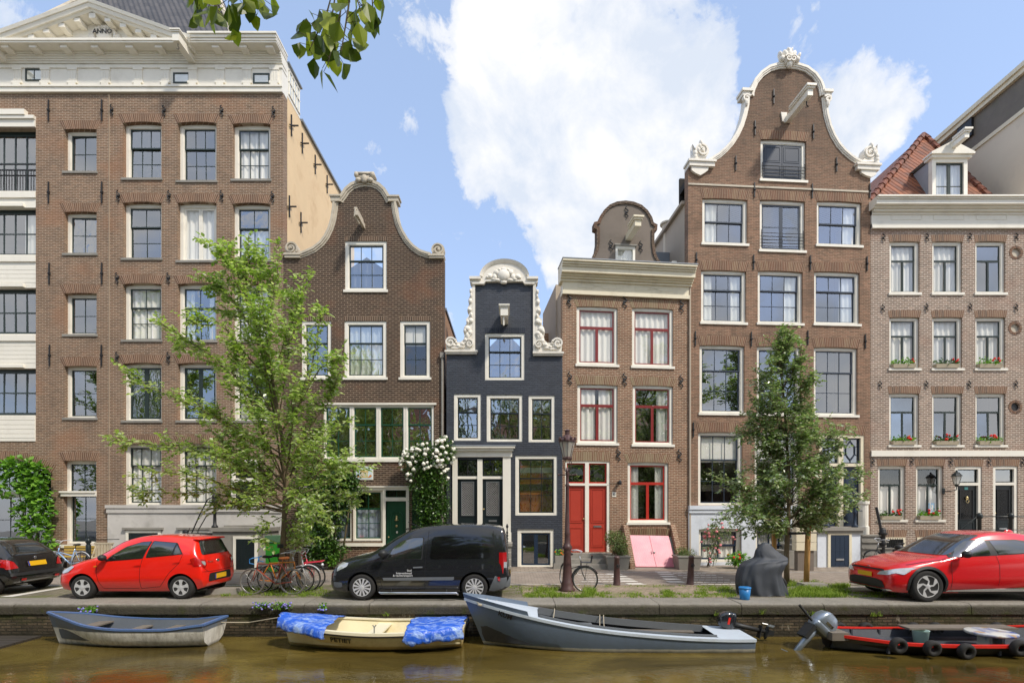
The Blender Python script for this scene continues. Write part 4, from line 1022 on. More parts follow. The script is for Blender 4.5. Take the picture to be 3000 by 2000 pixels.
def W5(f,x0,y0,x1,y1,lh=.36,**kw):
 r=H.R(*f(x0,y0),*f(x1,y1));k=dict(w5);k.update(kw);o=win(H,r,arch=.03,**k)
 if lh:lintel(H,r,'vous_red',lh,.03,.1)
 return r
r=W5(zH,702,662,988,915,kind='french',rb=1,fw=.12)
mb=MB();
for a,b in((r[0]+.16,(r[0]+r[1])/2-.01),((r[0]+r[1])/2+.01,r[1]-.16)):
 mb.box(a,b,.105,.13,r[2]+.1,r[3]-.15);panel(mb,a+.06,b-.06,r[2]+.75,r[3]-.22,.105,.012);panel(mb,a+.06,b-.06,r[2]+.16,r[2]+.65,.105,.012)
mb.build('loft_shutters',M['blue_sash'],H.e)
def rail5(r,n=4):
 mb=MB()
 for k in range(n):z=r[2]+.16+k*.13;mb.tube([(r[0]+.06,.02,z),(r[1]-.03,.02,z)],.012,5)
 for u in(r[0]+.08,r[1]-.05):mb.tube([(u,.02,r[2]+.1),(u,.02,r[2]+.16+n*.13)],.012,5)
 mb.build('window_rail',M['iron'],H.e)
rail5(r)
W5(zH,337,1030,620,1312,cols=3,rt=1,rb=1,split=.48,curtain='left')
r=W5(zH,697,1040,980,1355,kind='french',rb=2);rail5(r,5)
W5(zH,1054,1047,1335,1322,cols=3,rt=1,rb=1,split=.48,curtain='right')
for x0,x1,cu in((1017,1313,'sides'),(1389,1684,'right'),(1759,2058,'right')):
 dy=(x0-1017)*.013;W5(zF,x0,541+dy,x1,884+dy,cols=3,rt=1,rb=2,split=.34,curtain=cu)
for x0,x1 in((1007,1302),(1383,1672),(1757,2044)):
 dy=(x0-1007)*.018;W5(zF,x0,1032+dy,x1,1478+dy,cols=3,rt=1,rb=2,split=.35)
for x0,x1,cu in((1047,1353,'top'),(1437,1745,'top')):
 W5(zG,x0,270,x1,775,cols=3,rt=1,rb=2,split=.36,curtain=cu,sill=None)
 # entrance
er=R_(zG,1882,288,2192,920);H.hole(er,.02,.35);lintel(H,er,'vous_red',.36,.02,.1)
u0,u1,z0,z1=er;zt=H.p(*zG(2080,497))[1];um=(u0+u1)/2-.02
mb=MB();box_ring(mb,u0,u1,z0,z1,.13,.02,.25,wb=0);mb.box(u0+.13,u1-.13,.02,.25,zt-.06,zt+.06);mb.box(um-.1,um+.1,.02,.25,z0,z1-.13)
mb.build('door_frame',M['cream'],H.e)
for a,b in((u0+.13,um-.1),(um+.1,u1-.13)):
 door_leaf(H,(a,b,z0,zt-.06),.14,'navy',((.06,.3),(.36,.6),(.66,.95)))
 mb=MB();box_ring(mb,a,b,zt+.06,z1-.13,.05,.1,.15)
 c,d,w2_,hh=(a+b)/2,(zt+z1)/2-.03,(b-a)/2-.05,(z1-zt)/2-.12
 hx=[(c,d+hh*.8),(c+w2_*.6,d+hh*.3),(c+w2_*.6,d-hh*.3),(c,d-hh*.8),(c-w2_*.6,d-hh*.3),(c-w2_*.6,d+hh*.3)]
 mb.sweep(hx,[(.014,.1),(-.014,.1),(-.014,.14),(.014,.14)],True)
 for p0,p1 in((hx[0],(c,d+hh)),(hx[3],(c,d-hh)),(hx[1],(c+w2_,d+hh*.4)),(hx[4],(c-w2_,d-hh*.4)),(hx[2],(c+w2_,d-hh*.4)),(hx[5],(c-w2_,d+hh*.4))):mb.tube([(p0[0],.12,p0[1]),(p1[0],.12,p1[1])],.014,4)
 f=mb.build('fanlight',M['blue_sash'],H.e);mb=MB();mb.add([(a,.14,zt+.06),(b,.14,zt+.06),(b,.14,z1-.13),(a,.14,z1-.13)],[(0,1,2,3)]);mb.build('pane',M['glass'],f)
plz=H.p(*zG(1300,775))[1]
# cellar windows in the limewashed base
cel=[]
for x0,x1 in((1047,1342),(1437,1722)):
 r=R_(zG,x0,932,x1,1160);r=(r[0],r[1],.12,r[3]);cel.append(r)
 H.hole(r,.04,.25)
H.wall(out,M['brick_tall'],.35)
# base: proud limewashed sheet with the same openings
sv=H.holes;H.holes=[(hh_,.08)for hh_,d in sv[-2:]]
H.holes.append(([(u0-.02,.4),(u1+.02,.4),(u1+.02,plz-.35),(u0-.02,plz-.35)],.08))if False else None
H.wall([(0,0),(u0-.05,0),(u0-.05,plz-.3),(0,plz-.3)],M['limewash'],.07,'limewashed_base',-.07);H.holes=sv
mb=MB();mb.box(0,u0-.05,-.12,-.002,plz-.298,plz-.16);mb.box(0,u0-.05,-.16,-.002,plz-.16,plz-.01);mb.build('base_moulding',M['limewash'],H.e)
for i,r in enumerate(cel):
 win(H,r,depth=.06,fw=.12,cols=3 if i else 2,rt=1,rb=1,split=.5,sash='navy',sill=None,arch=.04,curtain='full',hole=False,name='cellar_window',sw=.07,mw=.07)
 mb=MB();zz0,zz1=(r[2]+r[3])/2+.1,r[3]-.2
 for k in range(1,12):u=r[0]+.2+(r[1]-r[0]-.4)*k/12;mb.box(u-.005,u+.005,.09,.1,zz0,zz1)
 for k in range(1,5):z=zz0+(zz1-zz0)*k/5;mb.box(r[0]+.2,r[1]-.2,.088,.098,z-.005,z+.005)
 mb.build('leaded_bars',M['iron'],H.e)
 # coping, caps, volutes, crown, string course, beam
coping(H,P(gl),'carved',.07,.11);coping(H,P(gr),'carved',.07,.11);coping(H,P(gm),'carved',.08,.12,-.12)
mb=MB()
for a,b in(((578,395),(640,360)),((1088,402),(1138,366))):
 p0,p1=H.p(*zH(*a)),H.p(*zH(*b));mb.box(p0[0]+.02,p1[0]-.02,-.12,.33,p0[1],p1[1]-.1);mb.box(p0[0]-.02,p1[0]+.02,-.18,.33,p1[1]-.1,p1[1]);mb.build('gable_cap',M['carved'],H.e);mb=MB()
for c,sg in(((606,415),1),((1112,420),-1)):
 mb=MB();u,z=H.p(*zH(*c));mb.sweep(spiral((u,z),.15,.04,1.3,.5,sg,20),[(.03,-.15),(-.03,-.15),(-.03,-.02),(.03,-.02)]);mb.ball((u,-.1,z-.15),(.08,.07,.16),8,6);mb.build('cap_scroll',M['carved'],H.e)
mb=MB()
for a,b in(((248,836),(405,808)),((1293,858),(1432,830))):
 p0,p1=H.p(*zH(*a)),H.p(*zH(*b));mb.box(p0[0],p1[0],-.15,.36,p0[1],p1[1]-.06);mb.box(p0[0]-.05,p1[0]+.05,-.2,.36,p1[1]-.06,p1[1]+.02);mb.build('shoulder_stone',M['carved'],H.e);mb=MB()
for q in([(262,838),(372,838),(366,862),(345,878),(318,893),(290,880),(265,862)],[(1318,860),(1415,860),(1415,888),(1385,905),(1350,893),(1324,878)]):
 mb.prism(P(q),-.1,-.003);mb.build('shoulder_apron',M['carved'],H.e);mb=MB()
for c,sg,hx in(((330,738),1,275),((1378,752),-1,1420)):
 u,z=H.p(*zH(*c));volute(H,u,z,.27,-sg,'carved',-.14,.2)
 mb=MB();mb.smooth=True
 for k in range(6):
  t=k/5;mb.ball((u-sg*(.05+.27*(1-t))if k>2 else u-sg*.28,-.06,z-.42+.14*k),(.1-.03*t,.12,.14),8,6)
 mb.prism(P([(hx,808),(hx+sg*95,808),(hx+sg*60,770),(hx+sg*20,740),(hx-sg*5,698)]),-.08,.15);mb.build('volute_leaf',M['carved'],H.e)
u,z=H.p(*zH(868,195));mb=MB();mb.smooth=True
for dx,dz,rx,rz,rr in((0,.3,.15,.24,0),(-.16,.27,.11,.19,.4),(.16,.27,.11,.19,-.4),(-.1,.05,.14,.14,0),(.1,.05,.14,.14,0),(-.3,.1,.13,.12,0),(.3,.1,.13,.12,0),(-.38,.24,.06,.14,.3),(.38,.24,.06,.14,-.3),(0,-.08,.12,.16,0),(-.06,.42,.05,.12,.2),(.07,.42,.05,.12,-.2)):
 mb.ball((u+dx,-.14,z+dz),(rx,.13,rz),9,6,Matrix.Rotation(-rr,3,'Y'))
mb.smooth=False
for sg in(-1,1):mb.sweep(spiral((u+sg*.1,z+.05),.14,.03,1.4,.4,sg,20),[(.02,-.3),(-.02,-.3),(-.02,-.12),(.02,-.12)])
mb.build('gable_crown',M['carved'],H.e)
zz=H.p(*zH(840,968))[1];mb=MB();mb.box(-.0,ur,-.03,-.001,zz-.02,zz+.05);mb.build('string_course',M['sandstone'],H.e)
u,z=H.p(*zH(872,545));mb=MB()
dx=.28;Lb=1.4
p_at=lambda t:(u+dx*t*0+.0,-Lb*t,z)
mb.box(u-.1,u+.1,-Lb,.0,z-.08,z+.16);mb.box(u-.15,u+.15,-Lb-.05,-.3,z+.16,z+.22);mb.box(u-.18,u+.18,-Lb-.1,-.35,z+.22,z+.3)
o=mb.build('hoist_beam',M['white'],H.e);mb=MB();mb.tube([(u+.05,-Lb+.3,z-.08),(u+.05,-Lb+.3,z-.2),(u+.12,-Lb+.3,z-.27),(u+.02,-Lb+.3,z-.3)],.02,5);mb.build('hoist_hook',M['iron'],o)
mb=MB();mb.prism([(u-.3,z+.3),(u-.05,z+.3),(u-.12,z-.1),(u-.24,z-.05)],-.05,-.002);mb.build('old_beam_patch',M['carved'],H.e)
anchors(H,[zH(665,590),zH(1030,615),zH(545,812),zH(1175,820),zH(662,978),zH(1023,985),zH(1383,985),zH(782,395),zF(985,475),zF(1360,490),zF(1732,495),zF(2103,500),zF(978,990),zF(1345,995),zF(1715,985),zF(2092,1010),zG(1013,255),zG(1403,265)],ANB,.72)
# stoop
pu0,pu1=H.p(*zG(1870,950),-1.0)[0],H.p(*zG(2165,950),-1.0)[0];pz=z0
mb=MB();mb.box(pu0,pu1,-1.0,-.075,0,pz-.22);s1=mb.build('stoop_body',M['limewash'],H.e)
mb=MB();mb.box(pu0-.1,pu1+.05,-1.08,.0,pz-.22,pz-.12);mb.box(pu0-.14,pu1+.09,-1.14,.0,pz-.12,pz)
for k in range(6):
 zt_=(pz-.02)*(6-k)/7;mb.box(pu0-.3*(k+1),pu0-.3*k-.003,-.98-.04*(k%2),-.2,0,zt_-.06);mb.box(pu0-.3*(k+1)-.05,pu0-.3*k-.003,-1.02,-.2,zt_-.058,zt_)
mb.build('stoop_steps',M['bluestone'],H.e)
dr=H.R(*zG(1955,978),*zG(2083,1222),-1.0);dr=(dr[0],dr[1],.03,dr[3])
mb=MB();box_ring(mb,dr[0]-.1,dr[1]+.1,.0,dr[3]+.1,.1,-1.05,-1.0,wb=0);mb.build('door_frame',M['cream'],H.e)
dd=door_leaf(H,dr,-1.03,'navy',(),slot=.22,name='service_door')
mb=MB()
for k in range(4):w=(dr[1]-dr[0])/4;mb.box(dr[0]+k*w+.01,dr[0]+(k+1)*w-.006,-1.036,-1.02,.06,dr[3]-.02)
mb.box(dr[0]+.05,dr[1]-.05,-1.045,-1.03,.62,.65);mb.build('door_boards',M['navy'],dd)
mb=MB();mb.smooth=True
prof=[(.11,0),(.11,.06),(.06,.12),(.05,.5),(.08,.54),(.05,.6),(.055,.85),(.1,.95),(.05,1.05),(.02,1.15)]
for u in(H.p(*zG(2120,880),-.9)[0],H.p(*zG(1930,880),-.9)[0]):mb.lathe(prof,(u,-.95,pz),10)
a,b=H.p(*zG(1930,880),-.9)[0],H.p(*zG(2120,880),-.9)[0];mb.tube([(a,-.95,pz+.62),(b+.3,-.95,pz+.62)],.018,6);mb.tube([(a,-.95,pz+1.02),(b,-.95,pz+1.02)],.02,6)
mb.build('stoop_railing',M['navy'],H.e)
body(H,.02,ur-.02,.352,9,14.2,'render_beige');ridge_roof(H,.1,ur-.1,.36,9,14.1,17.4,'tile_grey')
mb=MB();mb.box(-.12,.16,.36,9.1,14.203,14.33);mb.build('parapet',M['render_beige'],H.e)
mb=MB();mb.box(-.05,.12,-.07,-.0,0,10.5)if False else mb.tube([(.05,-.05,.3),(.05,-.05,11)],.04,6);mb.build('downpipe',M['render_beige'],H.e)
room(H,0,ur,16)
# ================================================================ house 6: pale brick house with orange tiled roof and dormer
zI=lambda x,y:(2300+x/2.613,650+y/2.613)
zJ=lambda x,y:(2100+x/2.613,1200+y/2.613)
h6=House('flower_box_house','pale pinkish brick house with flower boxes, orange tiled roof and white dormer',2551,20.94)
H=h6
ur=11.0
wt=H.p(*zI(1200,52))[1]
w6=dict(depth=.08,fw=.11,kind='tee',split=.33,sash='green_sash',glass='glass',sw=.034)
def W6(f,x0,y0,x1,y1,**kw):
 r=H.R(*f(x0,y0),*f(x1,y1));k=dict(w6);k.update(kw);win(H,r,arch=.02,**k);lintel(H,r,'vous_pale',.27,.02,.05);return r
for x0,cu in((800,'full'),(1127,'full'),(1457,None),(1890,None)):W6(zI,x0,148,x0+231,545,curtain=cu)
for x0,cu in((798,'full'),(1127,'full'),(1457,'full'),(1890,None)):W6(zI,x0,728,x0+231,1122,curtain=cu)
rows3=[W6(zI,x0,1310,x0+231,1310+398,curtain=None)for x0 in(797,1126,1458,1890)]
gw=[W6(zJ,x0,426,x0+212,842,curtain='low')for x0 in(1234,1525)]
vents=[]
for(x,y)in((1768,235),(1760,812),(1762,1415)):
 u,z=H.p(*zI(x,y));ring=[(u+.17*math.cos(2*PI*k/20),z+.17*math.sin(2*PI*k/20))for k in range(20)]
 H.holes.append((ring,.22));vents.append((u,z))
doors6=[]
for x0,x1,y0 in((1825,2030,430),(2115,2305,428)):
 r=R_(zJ,x0,y0,x1,915);r=(r[0],r[1],.9,r[3]);H.hole(r,.02,.3);lintel(H,r,'vous_pale',.27,.02,.05);doors6.append(r)
H.wall([(0,0),(ur,0),(ur,wt),(0,wt)],M['brick_pale'],.35)
for i,(u,z)in enumerate(vents):
 mb=MB()
 for k in range(24):
  a=2*PI*k/24;Mx=Matrix.Rotation(-a,3,'Y');mb.obox((u+.225*math.cos(a),-.0,z+.225*math.sin(a)),.1,.03,.045,Mx)
 f=mb.build('round_vent',M['vous_pale'],H.e);mb=MB();mb.prism([(u+.18*math.cos(2*PI*k/20),z+.18*math.sin(2*PI*k/20))for k in range(20)],.06,.2);mb.build('vent_plug',M['iron']if i==2 else M['sandstone'],f)
for i,r in enumerate(doors6):
 u0,u1,z0,z1=r;zt=z1-.72
 mb=MB();box_ring(mb,u0,u1,z0,z1,.12,.03,.2,wb=0);mb.box(u1-.12,u1+.02,-.02,.03,z0,z1)if 0 else None;mb.box(u0+.12,u1-.12,.03,.2,zt-.05,zt+.06);mb.build('door_frame',M['white'],H.e)
 door_leaf(H,(u0+.12,u1-.12,z0,zt-.05),.12,'door_black',((.06,.34),),slot=.22 if i else None,knob=(.04,.5),grille=(.4,.92,'i'))
 mb=MB();sash_mesh(mb,u0+.12,u1-.12,zt+.06,z1-.12,.1,1,1,.04,.02);f=mb.build('fanlight',M['door_black'],H.e)
 mb=MB();mb.add([(u0+.12,.125,zt+.06),(u1-.12,.125,zt+.06),(u1-.12,.125,z1-.1),(u0+.12,.125,z1-.1)],[(0,1,2,3)]);mb.build('pane',M['glass'],f)
 if i==0:
  c=(u0+u1)/2;mb=MB();mb.smooth=True;mb.ball((c,.07,z0+1.72),(.06,.04,.07));mb.tube([(c+.06*math.cos(2*PI*k/12),.05,z0+1.6+.07*math.sin(2*PI*k/12))for k in range(13)],.01,5);mb.build('door_knocker',M['brass'],H.e);M['teal']=m_plain('teal_enamel',L(90,170,166),.35,.1,9,bump=0);mb=MB();mb.box(c-.07,c+.07,.105,.118,zt-.24,zt-.11);mb.build('number_plate',M['teal'],H.e)
zz=H.p(*zJ(1700,330))[1];mb=MB();mb.box(0,ur,-.06,-.001,zz-.14,zz+.09);mb.build('string_course',M['white'],H.e)
# cellar windows with bars, steps
for x0,x1 in((1275,1440),(1530,1700)):
 r=R_(zJ,x0,975,x1,1060);r=(r[0],r[1],.25,r[3]);lintel(H,r,'vous_pale',.3,.02,.08)
 mb=MB();box_ring(mb,r[0],r[1],r[2],r[3],.08,-.03,-.001);f=mb.build('cellar_frame',M['cream'],H.e)
 mb=MB();mb.box(r[0]+.08,r[1]-.08,-.012,-.003,r[2]+.08,r[3]-.08);mb.build('pane',M['glassdark'],f)
 mb=MB()
 for k in range(7):u=r[0]+.15+(r[1]-r[0]-.3)*k/6;mb.tube([(u,-.06,r[2]),(u,-.06,r[3]-.02)],.012,5)
 mb.build('cellar_bars',M['iron'],f)
mb=MB()
a0=H.p(*zJ(1090,1000),-.7)[0]
mb.box(doors6[0][0]-.3,ur,-1.1,-.002,0,.9)
for k in range(5):mb.box(a0-.1,a0+1.5-.22*k,-1.0,-.003,.0+k*.24,(k+1)*.24-.05);mb.box(a0-.1,a0+1.55-.22*k,-1.05,-.003,(k+1)*.24-.047,(k+1)*.24)
mb.build('stone_steps',M['bluestone'],H.e)
mb=MB();mb.smooth=True
lc=H.p(*zJ(1255,980),-.9);
mb.lathe([(.14,0),(.14,.15),(.09,.2),(.08,.7),(.13,.75),(.09,.85),(.1,1.1),(.17,1.15),(.1,1.22),(.12,1.3),(.04,1.38)],(lc[0],-1.0,.1),10);mb.smooth=False
tp=H.p(*zJ(1140,745),-.3);mb.tube([(lc[0]-.05,-1.0,1.35),(tp[0],-.9,tp[1])],.05,6);mb.tube([(lc[0]-.05,-1.0,.7),(tp[0]+.15,-.9,tp[1]-.9)],.012,5)
mb.build('step_railing',M['iron'],H.e)
wp=H.p(*zJ(1128,850),-.5);mb=MB();mb.lathe([(.2,0),(.2,.9),(.17,.92),(.17,1.75),(.21,1.78),(.21,1.9)],(wp[0],-.45,.6),14);mb.build('stair_post',M['white'],H.e)
# iron landing rail by the doors
mb=MB();mb.smooth=True;pz=.9
us=[H.p(*zJ(x,800),-1.0)[0]for x in(2010,2250,2500)]
for u in us:mb.lathe([(.06,0),(.06,.9),(.1,.94),(.1,1.08),(.03,1.14)],(u,-1.0,pz),10)
mb.tube([(us[0],-1.0,pz+1.0),(us[2],-1.0,pz+1.0)],.022,6);mb.tube([(us[0],-1.0,pz+.5),(us[2],-1.0,pz+.5)],.016,6)
mb.tube([(us[0],-1.0,pz+1.0),(us[0]-.15,-1.0,pz+.95),(us[0]-1.4,-1.05,pz-.05)],.022,6);mb.tube([(us[0],-1.0,pz+.5),(us[0]-.8,-1.0,pz-.1)],.016,6)
mb.build('landing_rail',M['door_black'],H.e)
anchors(H,[zI(x,y)for x,y in((752,120),(1085,118),(1413,115),(1768,115),(747,662),(1081,655),(1415,653),(1766,655),(726,1245),(1080,1243),(1407,1243),(1765,1240))]+[zJ(x,y)for x,y in((1193,398),(1491,395),(1790,398),(2082,398),(2338,398))],ANC,.75)
# cornice
zc=H.p(*zH(1700,1005),-.55)[1];A=zc-wt
mb=MB();mb.box(0,ur,-.06,.35,wt+.003,zc-.02);mb.box(0,ur,-.12,.3,wt-.03,wt+.06);mb.box(-.0,ur,-.09,.3,wt+.06,wt+.16)
for f0,f1,pz_ in((.5,.58,.1),(.58,.66,.2),(.66,.72,.3),(.72,.88,.45),(.88,.94,.5),(.94,1.0,.56)):mb.box(-.08 if pz_>.2 else 0,ur,-pz_,.352,wt+A*f0+.002,wt+A*f1)
for x0,x1 in((1518,1710),(1785,1978),(2052,2245)):
 r=H.R(*zH(x0,1122),*zH(x1,1162),-.06);box_ring(mb,r[0],r[1],r[2],r[3],.02,-.075,-.058)
mb.build('cornice',M['white'],H.e)
# roof with dormer
ro=.3
rl,rr,rp=H.p(*zH(1480,1000),ro)[0],H.p(*zH(2200,998),ro)[0],H.p(*zH(1722,632),3.0)
mb=MB();zc2=zc+.0
mb.add([(-.05,ro,zc2),(rr,ro,zc2),(rp[0],3.0,rp[1]),(-.05,8,zc2),(rp[0],8,rp[1]),(rr,8,zc2)],[(0,1,2),(0,2,4,3),(1,5,4,2)])
mb.build('roof',M['tile_orange'],H.e)
mb=MB()
for a,b in(((-.05,ro,zc2),(rp[0],3.0,rp[1])),((rr,ro,zc2),(rp[0],3.0,rp[1]))):
 for k in range(15):
  t0,t1=k/15,(k+1.1)/15;A_,B_=Vector(a),Vector(b);mb.tube([A_.lerp(B_,t0),A_.lerp(B_,t1)],[.15,.11],7)
mb.build('hip_tiles',M['tile_brown'],H.e)
d0,d1=H.p(*zH(1765,998),.5),H.p(*zH(1985,998),.5);dt=H.p(*zH(1870,790),.5)[1]
mb=MB();box_ring(mb,d0[0],d1[0],zc,dt,.15,.4,.6,wb=.02);mb.box(d0[0]-.1,d1[0]+.1,.3,.7,dt,dt+.1);mb.box(d0[0]-.16,d1[0]+.16,.22,.7,dt+.1,dt+.17)
mid=(d0[0]+d1[0])/2;mb.prism([(d0[0]-.16,dt+.172),(d1[0]+.16,dt+.172),(mid,dt+.62)],.22,.7);f=mb.build('dormer',M['white'],H.e)
mb=MB();mb.box(d0[0]+.02,d0[0]+.05,.6,2.6,zc,dt);mb.box(d1[0]-.05,d1[0]-.02,.6,2.6,zc,dt);mb.prism([(d0[0]-.1,dt+.1),(d1[0]+.1,dt+.1),(mid,dt+.55)],.7,3.0);mb.build('dormer_cheeks',M['lead'],f)
mb=MB();sash_mesh(mb,d0[0]+.15,mid+.01,zc,dt-.15,.46,1,2,.06,.025);sash_mesh(mb,mid+.012,d1[0]-.15,zc,dt-.15,.46,1,2,.06,.025);mb.build('sash',M['green_sash'],f)
mb=MB();mb.add([(d0[0]+.15,.49,zc),(d1[0]-.15,.49,zc),(d1[0]-.15,.49,dt-.15),(d0[0]+.15,.49,dt-.15)],[(0,1,2,3)]);mb.build('pane',M['glass_soft'],f)
curtain_mesh(d0[0]+.12,d1[0]-.12,zc-.1,dt-.1,.62,12,.03,5).build('curtain',M['curtain'],f)
u=mid;mb=MB();mb.box(u-.09,u+.09,-.4,.6,dt+.3,dt+.5);mb.box(u-.13,u+.13,-.45,.2,dt+.5,dt+.57);mb.box(u-.16,u+.16,-.5,.1,dt+.57,dt+.64);o=mb.build('hoist_beam',M['white'],f)
body(H,.02,ur,.352,9,zc-.1,'plaster_white');room(H,0,ur,11)
# ================================================================ house 7: taller white gabled side wall beyond
h7=House('slate_mansard_house','white plastered house with slate mansard side and cream eaves, rising behind the orange roof',3010,20.9)
H=h7
X0=H.O.x
def side(px,py):
 a,b=rays(px,py);D=X0/a;return D-H.O.y,CH+b*D
e0,e1=side(3005,560/1568*2000*0+325),side(2560,640)
mb=MB()
tl,tr_=side(*zH(1985,775)),side(3000,zH(2352,475)[1])
mb.box(0,10,.02,max(tl[0],6),0,tr_[1]);mb.build('wall',M['plaster_white'],H.e)
mb=MB();zt2=side(3000,zH(2352,250)[1])[1]
mb.prism([(.02,tr_[1]+.003),(10,tr_[1]+.003),(10,tr_[1]+.003),(7.5,zt2+.0),(.02,zt2)],.0,9.5,'x')if 0 else mb.box(.03,10,.1,9,tr_[1]+.003,zt2)
mb.build('roof',M['slate'],H.e)
zt3=side(3000,zH(2352,190)[1])[1]
mb=MB();mb.box(-.12,10,-.2,9.2,zt2+.003,zt2+(zt3-zt2)*.5);mb.box(-.2,10,-.3,9.3,zt2+(zt3-zt2)*.5,zt3);mb.box(-.06,10,-.1,9.0,tr_[1]-.12,tr_[1]+.05);mb.build('eaves',M['cream'],H.e)
mb=MB();a=side(*zH(1985,600));mb.box(-.08,.03,a[0]-.4,a[0]+.35,a[1]-.5,a[1]+.35);mb.build('skylight',M['iron'],H.e)
# ---------------------------------------------------------------- vehicles
def m_paint(name,col,rough=.28,flake=0.0,metal=0.0,coat=.03):
 t=NT(name);p=t.obj()
 k=t.math('ADD',t.math('MULTIPLY',t.noise(p,2.5,4),.16),.92)
 c=t.mix(1.0,col,t.n('CombineColor',Red=k,Green=k,Blue=k).outputs[0],'MULTIPLY')
 dust=t.ramp(t.noise(p,7,5,.7),[(.5,0),(.8,1)]);sp=t.n('SeparateXYZ',Vector=p)
 low=t.ramp(sp.outputs[2],[(.15,1),(.5,0)])
 c=t.mix(t.math('MULTIPLY',t.math('ADD',t.math('MULTIPLY',low,.28),.02),t.math('ADD',dust,.3)),c,L(120,108,92))
 nd=t.pbr(c,rough,metal,t.bump(t.noise(p,3.5,2),.02,.02),.5)
 t.set(nd.inputs['Coat Weight'],1.0);t.set(nd.inputs['Coat Roughness'],t.math('ADD',t.math('MULTIPLY',dust,.06),coat))
 return t.done()
M['car_red']=m_paint('red_car_paint',L(238,30,12));M['car_crimson']=m_paint('crimson_car_paint',L(216,16,26),.25,0,.1,.14)
M['car_black']=m_paint('black_car_paint',L(20,21,23),.25);M['van_black']=m_paint('black_van_paint',L(38,40,44),.18,0,.35)
M['tyre']=m_plain('tyre_rubber',L(38,37,36),.85,.25,12,bump=.3)
M['wheel_well']=m_plain('wheel_well',L(16,16,16),.95,.1,5,bump=0)
M['alloy']=m_plain('alloy',L(206,206,206),.35,.08,10,metal=.25,bump=.03)
M['trim']=m_plain('black_plastic_trim',L(36,37,38),.55,.15,12,bump=.1)
M['grey_trim']=m_plain('grey_plastic_trim',L(104,108,112),.5,.1,12,bump=.08)
M['chrome']=m_plain('chrome',L(214,216,220),.12,.05,8,metal=1.0,bump=0)
M['plate']=m_plain('yellow_number_plate',L(226,176,22),.45,.08,8,bump=0)
M['plate_blue']=m_plain('plate_blue_band',L(40,60,150),.45,.08,8,bump=0)
M['carglass']=m_glass('car_window_glass',.22,(.30,.34,.34,1),.02,1.0)
def m_carpane():
 t=NT('tinted_car_glass');p=t.obj();nm=t.bump(t.noise(p,1.2,2),.05,.05)
 gl=t.n('BsdfGlossy',Roughness=.07,Color=(.95,.97,1,1),Normal=nm);df=t.n('BsdfDiffuse',Color=L(30,34,33));mx=t.n('MixShader');t.set(mx.inputs[0],t.math('ADD',t.math('MULTIPLY',t.math('POWER',t.n('LayerWeight',Blend=.5).outputs['Facing'],4.0),.7),.2,clamp=True));t.set(mx.inputs[1],df.outputs[0]);t.set(mx.inputs[2],gl.outputs[0]);return t.done(mx)
M['carpane']=m_carpane()
M['inside']=m_plain('car_interior',L(46,46,48),.9,.3,3,bump=0)
M['lens_red']=m_plain('red_tail_lens',L(170,10,14),.12,.2,10,bump=.05,Coat_Weight=1.0)
M['lens_clear']=m_plain('headlamp_lens',L(190,194,198),.1,.35,14,metal=.4,bump=.1,Coat_Weight=1.0)
M['lens_amber']=m_plain('amber_lens',L(220,120,30),.2,.2,10,bump=.05)
M['letter_white']=m_plain('white_lettering',L(226,226,226),.5,.03,9,bump=0)
M['seam']=m_plain('panel_gap',L(14,12,12),.8,.05,9,bump=0)
def crom(keys,x):
 n=len(keys)
 for i in range(n-1):
  if x<=keys[i+1][0]or i==n-2:
   a,b=keys[i],keys[i+1];h=b[0]-a[0];t=min(1,max(0,(x-a[0])/h))
   p,q=keys[max(0,i-1)],keys[min(n-1,i+2)];o=[]
   for k in range(1,len(a)):
    d=(b[k]-a[k])/h
    m0=((b[k]-p[k])/(b[0]-p[0]))if i else d;m1=((q[k]-a[k])/(q[0]-a[0]))if i<n-2 else d
    if d==0:m0=m1=0
    else:
     m0=max(-3*abs(d),min(3*abs(d),m0))if m0*d>0 else 0;m1=max(-3*abs(d),min(3*abs(d),m1))if m1*d>0 else 0
    t2,t3=t*t,t*t*t
    o.append((2*t3-3*t2+1)*a[k]+(t3-2*t2+t)*h*m0+(-2*t3+3*t2)*b[k]+(t3-t2)*h*m1)
   return o
def half_section(v):
 zb,zs,zt,wb,wm,ws,wt=v;k=min(1,max(0,(zt-zs)/.3));dz=zs-zb
 ctl=[(0,zb),(wb*.85,zb),(wb,zb+.03*min(1,dz*3)),(wm*.992,zb+dz*.33),(wm,zb+dz*.55),(wm*.99,zb+dz*.8),(ws,zs)]
 for f,bl in((.3,.03),(.62,.035),(.88,.02)):ctl.append((ws+(wt-ws)*f+bl*k,zs+(zt-.05*k-.012-zs)*f))
 ctl+=[(wt,zt-.05*k-.008),(wt*.9,zt-.02*k-.004),(wt*.6,zt-.004),(0,zt)]
 out=[]
 for i in range(len(ctl)-1):
  p0,p1,p2,p3=ctl[max(0,i-1)],ctl[i],ctl[i+1],ctl[min(len(ctl)-1,i+2)]
  sub=1 if i==0 else 3
  for s in range(sub):
   t=s/sub
   f=lambda a,b,c,d:.5*(2*b+(c-a)*t+(2*a-5*b+4*c-d)*t*t+(3*b-a-3*c+d)*t**3)if i else b+(c-b)*t
   out.append((f(p0[0],p1[0],p2[0],p3[0]),f(p0[1],p1[1],p2[1],p3[1])))
 out.append(ctl[-1]);return out
